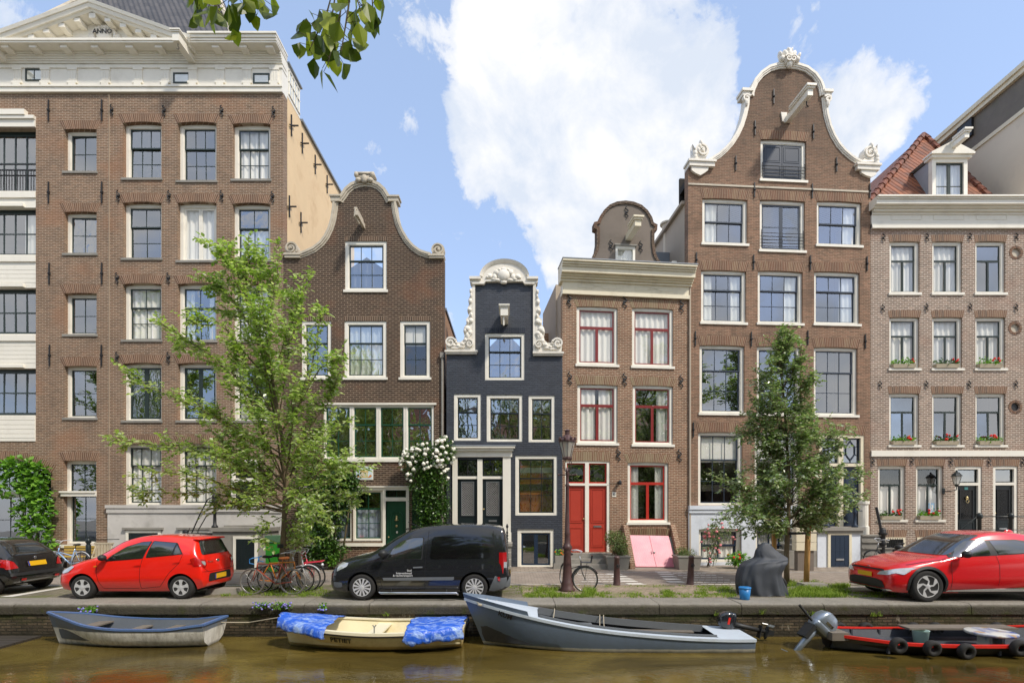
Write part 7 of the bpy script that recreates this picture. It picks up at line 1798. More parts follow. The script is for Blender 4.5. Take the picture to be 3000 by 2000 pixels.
# --- overhanging branch of the tree on the camera's quay
tb=(-5.6,1.0,0.0);LM=[];rnd=random.Random(3)
def hang(px,py,D,dn,px2):
 LM.append([(-3.6,2.6,6.6),at(px2,-160,D),at((px+px2)/2,py-(dn*.55),D),at(px,py,D)])
hang(640,40,3.6,160,600);hang(590,25,3.9,120,560);hang(680,15,3.4,130,650);hang(1060,40,3.4,160,1000);hang(960,190,3.5,260,1030);hang(905,150,3.7,200,1010);hang(1000,150,3.3,220,1040);hang(1095,60,3.6,180,1080);hang(745,-10,3.5,100,740);hang(955,120,3.8,180,1000)
bt=thing('foreground_tree','leafy twigs of a near tree hanging into the top of the frame','tree',tb)
B=Vector(tb);mb=MB();mb.smooth=True;mb.tube([(0,0,0),(.1,0,2),(.5,.6,4.5),(2.0,1.6,6.6)],[.2,.17,.13,.06],10);mb.build('trunk',M['bark'],bt)
br=MB();br.smooth=True;vs,fs=[],[]
for lp in LM:
 path=[Vector(p)-B for p in lp];br.tube(path,[.03,.012,.006,.003],5,False)
 for s_ in range(len(path)-2,len(path)-1):
  a,b=path[s_-0],path[s_+1]
  for k in range(11):
   p=a.lerp(b,(k+.5)/11);e=p+Vector((rnd.uniform(-.10,.10),rnd.uniform(-.12,.12),-.03));br.tube([p,e],.002,3,False)
   leaf(vs,fs,e,(Vector((rnd.gauss(0,.5),rnd.gauss(0,.4),-1))).normalized(),rv(rnd),rnd.uniform(.10,.15),.78,.3)
br.build('limbs',M['stem'],bt);me=bpy.data.meshes.new('crown');me.from_pydata(vs,[],fs);me.materials.append(M['leaf_near']);me.update();link('crown',me,bt)
# --- shrubs: leaves through a set of ellipsoids
def bush(name,label,cat,base,blobs,n,size,mat,seed=1,stems=6,flowers=None,group=None,stem_r=.015,w=.62,kind=None):
 rnd=random.Random(seed);t=thing(name,label,cat,base,0,group);vs,fs=[],[];B=Vector(base)
 tot=sum(b[1][0]*b[1][2]for b in blobs);allp=[]
 for c,r in blobs:
  c=Vector(c)-B
  for k in range(int(n*r[0]*r[2]/tot)):
   d=rv(rnd);rr=rnd.random()**.45;p=c+Vector((d.x*r[0],d.y*r[1],d.z*r[2]))*rr*(1+.25*noise.noise(d*2.3+c*3))
   if p.z<.02:p.z=rnd.uniform(.02,.15)
   ld=(d*.8+rv(rnd)*.8+Vector((0,0,-.1))).normalized();leaf(vs,fs,p,ld,(Vector((0,0,1))+d*.5+rv(rnd)*.5).normalized(),size*rnd.uniform(.65,1.3),w);allp.append((p,d,rr))
 me=bpy.data.meshes.new('foliage');me.from_pydata(vs,[],fs);me.materials.append(M[mat]);me.update();link('foliage',me,t)
 mb=MB();mb.smooth=True
 for k in range(stems):
  c=Vector(rnd.choice(blobs)[0])-B;a=Vector((rnd.uniform(-.08,.08)*min(3,stems),rnd.uniform(-.03,.03),0));mb.tube([a,a.lerp(c,.5)+rv(rnd)*.05,c],[stem_r,stem_r*.7,stem_r*.3],5)
 mb.build('stems',M['stem'],t)
 if flowers:
  fm,cnt,fr,cond=flowers;cand=[x for x in allp if x[2]>.7 and cond(x[0],x[1])];rnd.shuffle(cand);fv=MB();fv.smooth=True
  for p,d,rr in cand[:cnt]:
   s=fr*rnd.uniform(.7,1.2);fv.ball(p+d*.04,(s,s,s*.75),7,5)
   for k in range(4):fv.ball(p+d*.04+rv(rnd)*s*.6,s*.5,5,4)
  fv.build('blossoms',M[fm],t)
 return t
def bl(px,py,D,rx,rz,ry=.35):s=D/F;return(at(px,py,D),(rx*s,ry,rz*s))
bush('dark_bush','tall dense dark green bush between the left tree and the green front door','bush',(at(980,1600,19.2).x,19.2,0),[bl(960,1430,19.1,75,70,.5),bl(1005,1400,19.1,50,45,.4),bl(925,1470,19.2,45,50,.4),bl(965,1510,19.2,55,50,.4),bl(940,1570,19.1,50,50,.4),bl(970,1615,19.1,50,35,.4),bl(1030,1440,19.3,28,40,.3),bl(925,1625,19.1,35,25,.3)],9000,.115,'leaf_bush',2,7,None,None,.05)
bush('climbing_rose','tall climbing rose with white blossoms on top, between the green and black doors','climbing rose',(at(1260,1600,19.4).x,19.4,0),[bl(1250,1345,19.4,66,48,.35),bl(1205,1355,19.4,35,40,.3),bl(1300,1320,19.5,35,40,.3),bl(1255,1410,19.4,62,55,.35),bl(1260,1470,19.4,56,55,.3),bl(1250,1530,19.5,38,40,.3),bl(1280,1500,19.4,40,40,.3)],8000,.10,'leaf_bush',4,5,('petal_white',125,.075,lambda p,d:d.y<.3 and(p.z>3.6 or(p.z>3.2 and abs(d.x)>.75))),None,.04)
bush('wall_vine','broad-leaved green vine climbing over the arched window at the left edge','vine',(at(125,1640,19.75).x,19.75,0),[bl(40,1370,19.75,95,32,.12),bl(90,1400,19.75,60,45,.14),bl(95,1450,19.7,60,45,.14),bl(120,1490,19.7,42,45,.14),bl(70,1500,19.72,40,28,.12),bl(70,1540,19.72,32,22,.12),bl(105,1545,19.72,50,30,.12),bl(5,1420,19.75,30,35,.1),bl(142,1585,19.75,20,30,.08)],1500,.16,'leaf_vine',6,6,None,None,.03,.95)
bush('potted_shrub','rounded grey-green shrub in a stone tub beside the red double door','shrub',(at(1806,1640,19.2).x,19.2,.45),[bl(1806,1585,19.2,34,32,.36),bl(1790,1572,19.2,20,20,.25),bl(1822,1610,19.2,22,22,.28)],1700,.06,'leaf_grey',7,8)
bush('potted_shrub','low grey-green heather in a stone trough right of the pink hatch','shrub',(at(2012,1640,19.2).x,19.2,.4),[bl(2010,1622,19.2,30,18,.3),bl(1995,1615,19.2,16,14,.2)],800,.055,'leaf_grey',8,8)
for px,lab in((1806,'stone tub under the rounded shrub beside the red door'),(2012,'stone trough under the low heather right of the pink hatch')):
 a=at(px,1640,19.2);mb=MB();mb.frustum((a.x-.36,a.x+.36,18.9,19.5,0),(a.x-.42,a.x+.42,18.84,19.56,.45));mb.box(a.x-.44,a.x+.44,18.82,19.58,.451,.5);mb.build('stone_planter',M['bluestone'],None,label=lab,cat='planter',group='stone planters by the red doors')
bush('rose_bush','slender rose bush with pink blossoms before the limewashed cellar window','rose bush',(at(2085,1655,19.6).x,19.6,.05),[bl(2110,1560,19.6,48,30,.3),bl(2085,1590,19.6,35,35,.25),bl(2075,1555,19.6,25,22,.2),bl(2085,1625,19.6,22,25,.2)],900,.065,'leaf_grey',9,6,('petal_pink',34,.05,lambda p,d:d.y<.3),None,.014)
bush('hydrangea','low bright green leafy plant at the foot of the limewashed wall','plant',(at(2165,1655,19.3).x,19.3,0.05),[bl(2162,1636,19.3,34,17,.35)],420,.11,'leaf_vine',10,5,('petal_red',4,.05,lambda p,d:d.z>.3))
bush('tub_flowers','small orange flowers in a stone tub beside the blue-black basement window','plant',(at(1640,1625,19.4).x,19.4,.48),[bl(1640,1618,19.4,14,9,.12)],130,.07,'leaf_vine',12,3,('petal_orange',7,.035,lambda p,d:True))
a=at(1640,1640,19.4);mb=MB();mb.box(a.x-.18,a.x+.18,19.2,19.6,.2,.48);mb.box(a.x-.24,a.x+.24,19.16,19.64,0,.2);mb.build('stone_tub',M['bluestone'],None,label='square stone tub at the corner of the blue-black house',cat='planter')
bush('corner_weeds','small green leafy weeds by the van bonnet at the house wall','plant',(at(978,1650,18.9).x,18.9,0),[bl(975,1640,18.9,14,14,.15)],90,.12,'leaf_vine',13,3)
for px,nf,lab,mt in((258,22,'small blue-flowered plant growing from the quay wall above the rowing boat','petal_blue'),(765,26,'blue-flowered plant growing from the quay wall below the bicycles','petal_blue'),(818,30,'bushier white and blue flowered plant on the quay wall, left of the cream dinghy','petal_blue'),(945,8,'smallest blue-flowered plant on the quay wall, above the cream dinghy','petal_blue')):
 s={258:22,765:22,818:36,945:10}[px];y={258:1792,765:1780,818:1782,945:1784}[px]
 bush('wall_flowers',lab,'wall plant',at(px,y,12.1),[bl(px,y,12.03,s,s*.55,.1),bl(px+s*.5,y+8,12.03,s*.5,s*.4,.08)],50+s*6,.05,'leaf_vine',px,2,(mt,nf,.022,lambda p,d:d.y<.5),'flowering plants in the quay wall',.004)
 # --- grass: tufts on the quay
rnd=random.Random(31);vs,fs=[],[]
def tuft(x,y,z,n,h,sp):
 for k in range(n):
  a=rnd.uniform(0,2*PI);r=sp*math.sqrt(rnd.random());p=Vector((x+r*math.cos(a),y+r*math.sin(a)*.6,z));d=Vector((rnd.gauss(0,.35),rnd.gauss(0,.35),1)).normalized();hh=h*rnd.uniform(.5,1.2);sd=Vector((rnd.uniform(-1,1),rnd.uniform(-.6,.6),0)).normalized()*.006
  o=len(vs);m_=p+d*hh*.55;e=p+d*hh+Vector((rnd.gauss(0,.3)*hh,rnd.gauss(0,.3)*hh,-.12*hh));vs.extend([p-sd,p+sd,m_+sd*.8,m_-sd*.8,e]);fs.extend([(o,o+1,o+2,o+3),(o+3,o+2,o+4)])
def patch(x0,x1,y0,y1,cnt,n,h,sp=.12):
 for k in range(cnt):
  px,py=rnd.uniform(x0,x1),rnd.uniform(y0,y1);g=ground(px,py)
  if g.y>13.0:tuft(g.x,g.y,.002,n,h,sp)
patch(640,960,1722,1746,150,16,.09);patch(1540,1790,1738,1752,90,18,.10);patch(1560,1640,1725,1752,30,20,.16);patch(1800,2030,1738,1752,60,14,.07);patch(1940,1960,1735,1750,10,25,.16);patch(2040,2150,1716,1752,110,16,.07);patch(2310,2480,1716,1752,170,20,.16);patch(2440,2620,1735,1750,60,14,.05);patch(1715,1735,1728,1752,12,30,.2);patch(2285,2330,1705,1716,20,14,.16);patch(2350,2400,1706,1716,14,14,.16);patch(860,905,1745,1752,6,10,.05);patch(1690,2010,1712,1720,30,8,.05);patch(1500,1620,1712,1740,30,10,.05)
me=bpy.data.meshes.new('quay_grass');me.from_pydata(vs,[],fs);me.materials.append(M['grass']);me.update();link('quay_grass',me,None,kind='stuff',label='tufts of green and yellowing grass along the quay edge',cat='grass')
rnd=random.Random(5);vs,fs=[],[]
for px,n in((1560,9),(1590,7),(1650,8),(2230,6),(2380,10),(2410,9),(2560,6),(2580,5),(2100,5),(1420,4),(1130,3)):
 P_=at(px,1796+rnd.uniform(0,10),12.12);tuft(P_.x,12.12,P_.z,n*3,.16,.08)
me=bpy.data.meshes.new('wall_weeds');me.from_pydata(vs,[],fs);me.materials.append(M['grass']);me.update();link('wall_weeds',me,None,kind='stuff',label='dry weeds growing from joints of the quay wall',cat='weeds')
# ---------------------------------------------------------------- street furniture, bicycles and small things
M['post_red']=m_plain('oxblood_post_paint',L(78,54,52),.45,.25,12,bump=.3,dirt=(L(110,84,78),.3))
M['timber']=m_plain('round_timber',L(206,158,96),.8,.3,5,bump=.3,dirt=(L(140,108,66),.5));M['timber_old']=m_plain('grey_timber',L(186,174,150),.85,.25,6,bump=.3,dirt=(L(120,108,90),.5))
M['tarp_black']=m_plain('dark_nylon_cover',L(60,64,71),.65,.2,3,bump=.25,dirt=(L(70,72,76),.3));M['pail_blue']=m_plain('blue_plastic',L(40,120,184),.4,.1,5,bump=.03)
t=NT('milky_lantern_glass');df=t.n('BsdfDiffuse',Color=L(226,224,216));gl=t.n('BsdfGlossy',Roughness=.08);tr=t.n('BsdfTransparent',Color=(.95,.95,.93,1));m1=t.n('MixShader');m1.inputs[0].default_value=.42;t.set(m1.inputs[1],tr.outputs[0]);t.set(m1.inputs[2],df.outputs[0]);m2=t.n('MixShader');m2.inputs[0].default_value=.15;t.set(m2.inputs[1],m1.outputs[0]);t.set(m2.inputs[2],gl.outputs[0]);M['lamp_glass']=t.done(m2)
# street lamp
g=ground(1662,1730);lz=lambda py:CH+(HY-py)/F*g.y
t=thing('street_lamp','old oxblood cast iron street lamp with crowned glass lantern and a bicycle leaning on it','street lamp',(g.x,g.y,0));t.scale=(.86,.86,1)
mb=MB();mb.smooth=True
mb.lathe([(.24,0),(.25,.05),(.19,.1),(.2,.2),(.16,.26),(.135,.55),(.11,.98),(.125,1.02),(.11,1.08),(.12,1.1),(.16,1.16),(.12,1.22),(.09,1.28),(.082,1.5),(.092,1.53),(.078,1.57),(.06,2.4),(.055,2.78),(.075,2.82),(.05,2.86),(.046,3.1),(.065,3.14),(.04,3.2),(.03,3.3)],(0,0,0),16)
for a in range(4):
 c,s=math.cos(a*PI/2+.4),math.sin(a*PI/2+.4);mb.tube([(0,0,3.12),(.13*c,.13*s,3.28),(.15*c,.15*s,3.42),(.11*c,.11*s,3.5)],.012,6)
mb.tube([(-.27,0,3.1),(.27,0,3.1)],.014,6);mb.ball((-.27,0,3.1),.03,8,6);mb.ball((.27,0,3.1),.03,8,6);mb.build('post',M['post_red'],t)
mb=MB();mb.lathe([(.13,3.5),(.15,3.52),(.15,3.56),(.125,3.58)],(0,0,0),8)
for a in range(8):
 c,s=math.cos(a*PI/4),math.sin(a*PI/4);mb.tube([(.13*c,.13*s,3.57),(.25*c,.25*s,3.98)],.008,4)
mb.lathe([(.25,3.97),(.275,3.98),(.275,4.02),(.25,4.03),(.1,4.16),(.07,4.17),(.07,4.27),(.09,4.28),(.03,4.32)],(0,0,0),8)
for a in range(8):c,s=math.cos((a+.5)*PI/4),math.sin((a+.5)*PI/4);mb.ball((.255*c,.255*s,4.06),(.035,.035,.05),6,5)
hd=mb.build('lantern_frame',M['post_red'],t)
mb=MB();mb.lathe([(.125,3.58),(.245,3.97)],(0,0,0),8);mb.f=mb.f[:-2];mb.mi=mb.mi[:-2];mb.sm=mb.sm[:-2];mb.build('lantern_glass',M['lamp_glass'],hd)
mb=MB();mb.smooth=True;mb.lathe([(.03,3.58),(.035,3.7),(.06,3.74),(.06,3.86),(.03,3.92)],(0,0,0),10);mb.build('lamp_bulb',M['curtain'],hd)
# bollards
for px,py,ty,tl,lab in((1807,1713,1628,0,'oxblood bollard in front of the pink cellar hatch'),(2022,1711,1626,.05,'leaning oxblood bollard between the pink hatch and the rose bush')):
 g=ground(px,py);t=thing('bollard',lab,'bollard',(g.x,g.y,0),0,'oxblood bollards');t.rotation_euler=(0,tl,.2)
 mb=MB();mb.smooth=True;mb.lathe([(.105,0),(.115,.03),(.1,.06),(.075,.78),(.085,.79),(.085,.82),(.06,.85),(.02,.87)],(0,0,-.02),14);mb.build('post',M['post_red'],t)
 mb=MB();mb.smooth=True;mb.tube([(.045*math.cos(a*PI/6),-.1,.56+.045*math.sin(a*PI/6))for a in range(13)],.01,6);mb.ball((0,-.09,.56),.025,8,6);mb.build('ring',M['iron'],t)
 # stakes and ties
def post(name,label,base,top_,r,mat,cap=True):
 mb=MB();mb.smooth=True;a,b=Vector(base),Vector(top_);mb.tube([Vector((0,0,0)),(b-a)*.5,b-a,(b-a)*1.005],[r,r*.97,r*.94,r*.8],12);return mb.build(name,M[mat],None,loc=base,label=label,cat='stake',group='tree stakes')
g=ground(2362,1712);S1=g;post('tree_stake','thick yellow timber stake right of the slender tree',g,(g.x+.08,g.y,CH+(HY-1480)/F*g.y),.075,'timber')
P_=at(2268,1560,15.9);S2=Vector((P_.x,15.9,0));post('tree_stake','yellow timber stake rising behind the covered scooter',S2,(P_.x,15.9,CH+(HY-1552)/F*15.9),.07,'timber')
g=ground(828,1728);S3=g+Vector((.06,.25,0));post('tree_stake','leaning grey stake close beside the blown tree trunk',S3,(g.x+.22,g.y+.25,1.62),.055,'timber_old');S4=g+Vector((.32,.4,0));post('tree_stake','upright pale stake right of the blown tree trunk',S4,(g.x+.32,g.y+.4,1.75),.055,'timber_old')
mb=MB()
zt=CH+(HY-1562)/F*15.05;T2=q2(2308,1562)
for a,b in(((S1.x+.07,S1.y-.02),(T2.x,T2.y-.09)),((S1.x+.07,S1.y+.08),(T2.x,T2.y+.09)),((S2.x,S2.y-.08),(T2.x-.05,T2.y+.0))):mb.tube([(a[0],a[1],zt),(b[0],b[1],zt)],.035,6)
mb.build('tree_tie',M['trim'],None,label='black rubber strap tying the slender tree to its stakes',cat='strap')
mb=MB();mb.lathe([(.1,-.05),(.1,.05)],q(824,1598),12);mb.build('tree_tie',M['trim'],None,label='black strap round the blown tree trunk',cat='strap')
# covered scooter: one draped cover over a seat hump and a tall handlebar peak
def cover():
 D=13.55;rows=[(0,1590,2236,2246,.03),(1,1595,2230,2254,.08),(2,1604,2221,2264,.12),(3,1613,2215,2273,.15),(4,1624,2212,2289,.19),(5,1635,2209,2305,.23),(6,1641,2196,2306,.28),(7,1648,2183,2303,.33),(8,1660,2170,2296,.36),(9,1682,2161,2285,.37),(10,1706,2158,2289,.39),(11,1730,2161,2297,.39),(12,1747,2168,2301,.39),(13,1755,2172,2299,.38)]
 mb=MB();mb.smooth=True;N=96;R_n=78;vs=[]
 for i in range(R_n+1):
  t_=13*i/R_n;py,xl,xr,hd=crom(rows,t_);P0,P1=at(xl,py,D),at(xr,py,D);cx,hx,z=(P0.x+P1.x)/2,(P1.x-P0.x)/2,max(.015,P0.z+.02);low=min(1,t_/11)
  for j in range(N):
   a=2*PI*j/N;ca,sa=math.cos(a),math.sin(a)
   f=1+(.045*math.sin(9*a+1.5*math.sin(t_*.35)+.6)*low**.8+.03*math.sin(17*a+t_*.3)*low**2+.07*noise.noise(Vector((ca*1.6,sa*1.6,t_*.35)))+.025*noise.noise(Vector((ca*5,sa*5,t_*.8))))*(1 if abs(ca)<.93 else .35)
   if 4.2<t_<9:f+=.03*math.sin(3.2*t_+4*a)*math.exp(-((t_-6.5)/1.4)**2)
   vs.append((cx+hx*math.copysign(abs(ca)**.85,ca)*f,D+hd*math.copysign(abs(sa)**.85,sa)*f,z+(.02*math.sin(9*a)if i==R_n else 0)))
 mb.add(vs,[(i*N+j,i*N+(j+1)%N,(i+1)*N+(j+1)%N,(i+1)*N+j)[::-1]for i in range(R_n)for j in range(N)]+[tuple(range(N))])
 t=thing('covered_scooter','parked scooter under a draped dark grey nylon cover, beside the blue bucket','covered scooter',(0,0,0))
 mb.build('cover',M['tarp_black'],t,fix=True)
 w=MB();w.smooth=True
 for x in(at(2186,1740,D).x,at(2278,1740,D).x):w.tube([(x+.2*math.cos(k*PI/12),D,.22+.2*math.sin(k*PI/12))for k in range(25)],.05,8,False);w.build('wheel',M['tyre'],t);w=MB();w.smooth=True
 zb=at(2230,1690,D).z;s_=MB();s_.smooth=True
 s_.tube([at(x,y,D-.40)for x,y in((2172,1742),(2200,1744),(2240,1746),(2290,1749))],.008,5);s_.build('tie_cord',M['iron'],t)
cover()
g=ground(2182,1752);t=thing('bucket','blue plastic bucket with lid on the quay edge, in front of the covered scooter','bucket',(at(2182,1752,12.75).x,12.75,0.0))
mb=MB();mb.smooth=True;mb.lathe([(.105,0),(.11,.005),(.135,.27)],(0,0,.005),24);mb.build('pail',M['pail_blue'],t);mb=MB();mb.smooth=True;mb.lathe([(.135,.255),(.145,.265),(.145,.295),(.12,.305)],(0,0,.005),24);mb.build('lid',M['pail_blue'],t)
# utility cabinet behind the stake
a=at(2363,1655,18.6);b0,b1=at(2333,1600,18.6),at(2392,1600,18.6);t=thing('utility_cabinet','pale two-part utility cabinet behind the yellow stake','cabinet',(a.x,18.6,0))
w_=(b1.x-b0.x)/2;z=lambda y:at(2360,y,18.6).z
for y0,y1 in((1612,1588),(1587,1562),(1558,1500)):mb=MB();mb.box(-w_,w_,0,.3,z(y0),z(y1));mb.build('cabinet_panel',M['cream'],t)
mb=MB();mb.box(-w_*.8,w_*.8,.05,.28,0,z(1612));mb.build('cabinet_base',M['plaster_grey'],t)
M['bin_green']=m_plain('green_bin',L(44,130,34),.5,.15,4,bump=.05);M['bin_lid']=m_plain('dull_green_lid',L(78,112,84),.5,.15,4,bump=.05)
a,b=at(778,1600,17.9),at(812,1600,17.9);t=thing('litter_bin','tall bright green litter bin behind the blown tree trunk','bin',((a.x+b.x)/2,17.9,0));w_=(b.x-a.x)/2
mb=MB();mb.box(-w_,w_,0,.45,.06,1.05);mb.build('bin_body',M['bin_green'],t);mb=MB();mb.box(-w_-.02,w_+.02,-.03,.47,1.05,1.28);mb.build('bin_lid',M['bin_lid'],t)
# bench, chair and post by the pediment house
a=at(215,1650,19.3);t=thing('wooden_bench','yellowish slatted bench against the pediment house, behind the blue and white bicycle','bench',(a.x,19.4,0));M['slat']=m_plain('bench_slats',L(176,148,70),.6,.2,6,bump=.1)
mb=MB();mb.box(-.6,.6,-.2,.2,.42,.45);mb.build('seat',M['slat'],t);mb=MB()
for k in range(3):mb.box(-.6,.6,.2,.23,.52+k*.11,.6+k*.11)
mb.build('backrest',M['slat'],t)
for x in(-.52,.52):mb=MB();mb.box(x-.03,x+.03,-.18,.2,0,.42);mb.build('leg',M['iron'],t)
a=at(298,1650,19.2);t=thing('folding_chair','grey slatted folding chairs stacked at the pediment house plinth','chair',(a.x,19.3,0));mb=MB()
for k in range(6):mb.box(-.3+k*.11,-.22+k*.11,-.05,-.02,.3,.92)
mb.box(-.32,.38,-.06,0,.9,.96);mb.box(-.32,.38,-.06,0,.3,.36);mb.build('backrest',M['timber_old'],t);mb=MB();mb.box(-.3,.36,-.45,-.05,.4,.44);mb.build('seat',M['timber_old'],t)
for x in(-.27,.33):mb=MB();mb.tube([(x,-.42,0),(x,.0,.9)],.018,6);mb.tube([(x,.02,0),(x,-.4,.42)],.018,6);mb.build('leg',M['timber_old'],t)
a=at(259,1650,18.75);t=thing('iron_post','slim dark green iron post with a rail, left of the red hatchback roof','post',(a.x,18.75,0));mb=MB();mb.smooth=True;mb.lathe([(.08,0),(.08,.9),(.05,.95),(.09,1.0),(.08,1.1),(.03,1.16),(.05,1.2),(.01,1.25)],(0,0,0),10);mb.tube([(0,0,1.08),(.95,.2,1.1)],.014,5);mb.build('post',M['door_black'],t)
# flower boxes on the right house's sills
def fbox(r,label,red,seed):
 u0,u1,z0=r[0]+.08,r[1]-.2,r[2];W_=lambda u,y,z:Vector((h6.O.x+u,h6.O.y+y,z));c=W_((u0+u1)/2,-.02,z0+.012);w=(u1-u0)/2;rnd=random.Random(seed)
 t=thing('flower_box',label,'flower box',c,0,'flower boxes on the sills')
 mb=MB();mb.frustum((-w+.03,w-.03,-.07,.08,0),(-w,w,-.1,.1,.15));mb.build('planter',M['timber_old'],t)
 vs,fs=[],[]
 for k in range(120):
  p=Vector((rnd.uniform(-w,w),rnd.uniform(-.1,.08),.13+abs(rnd.gauss(0,.09))));leaf(vs,fs,p,(rv(rnd)+Vector((0,-.3,.6))).normalized(),rv(rnd),rnd.uniform(.05,.1),.9)
 me=bpy.data.meshes.new('foliage');me.from_pydata(vs,[],fs);me.materials.append(M['leaf_bush' if seed%2 else 'leaf_vine']);me.update();link('foliage',me,t)
 mb=MB();mb.smooth=True
 for k in range(red):
  p=(rnd.uniform(-.2,1)*w*.9,-.08,.25+rnd.uniform(-.03,.14))
  for j in range(4):mb.ball(Vector(p)+rv(rnd)*.025,.032,6,5)
 mb.build('blossoms',M['petal_red'],t)
wpos=('left','middle','right')
for i,x0 in enumerate((798,1127,1457)):
 r=h6.R(*zI(x0,728),*zI(x0+231,1122));fbox(r,f'small flower box with few blossoms, {wpos[i]} window of the second-highest row',2+i,40+i)
 fbox(rows3[i],f'red geranium box in front of dark glass, {wpos[i]} window above the white band',5,50+i)
fbox(gw[0],'red geranium box on the left street-level window, beside the stone stair post',5,61);fbox(gw[1],'red geranium box on the right street-level window, beside the wall lantern',6,62)
r=gw[1];M['poster_blue']=m_plain('pale_blue_poster',L(120,186,232),.5,.1,4,bump=0);mb=MB();mb.box(r[1]-.48,r[1]-.2,.20,.21,r[2]+.32,r[2]+.68);mb.build('poster',M['poster_blue'],None,loc=(h6.O.x,h6.O.y,0),label='pale blue poster behind the street-level window near the lantern',cat='poster')
o_=COL.objects[-1]if False else None;lettering('q',.3,M['white'],bpy.data.objects['poster'],(r[1]-.33,.195,r[2]+.54),bold=True)
# wall lantern
u,z=h6.p(*zJ(1835,540),-.45);t=thing('wall_lantern','dark green wall lantern beside the left street door','lantern',(h6.O.x+u,h6.O.y-.45,z));mb=MB();mb.lathe([(.17,.16),(.19,.17),(.12,.27),(.04,.33),(.02,.4)],(0,0,0),8);mb.lathe([(.08,-.17),(.09,-.15),(.03,-.25)],(0,0,0),8)
for k in range(4):c,s=math.cos(k*PI/2+.78),math.sin(k*PI/2+.78);mb.tube([(.08*c,.08*s,-.16),(.15*c,.15*s,.17)],.01,4)
mb.tube([(0,0,-.22),(0,0,-.36),(-.1,.2,-.42),(-.15,.44,-.4)],.018,6);mb.box(-.2,-.1,.42,.45,-.5,-.28);mb.build('lantern_frame',M['door_black'],t);mb=MB();mb.lathe([(.075,-.15),(.145,.16)],(0,0,0),4,None,.78);mb.f=mb.f[:-2];mb.mi=mb.mi[:-2];mb.sm=mb.sm[:-2];mb.build('lantern_glass',M['lamp_glass'],t)
# white entry pole, kerb stones at the trees
for x0,x1,y0,lab in((2355,2432,1724,'low grey stone block in the grass beside the timber stake'),(600,690,1740,'low grey stone block behind the red hatchback')):
 a,b=ground(x0,y0),ground(x1,y0);mb=MB();mb.frustum((a.x,b.x,a.y,a.y+.45,0),(a.x+.04,b.x-.04,a.y+.04,a.y+.42,.13));mb.build('stone_block',M['bluestone'],None,label=lab,cat='stone',group='stone blocks by the trees')
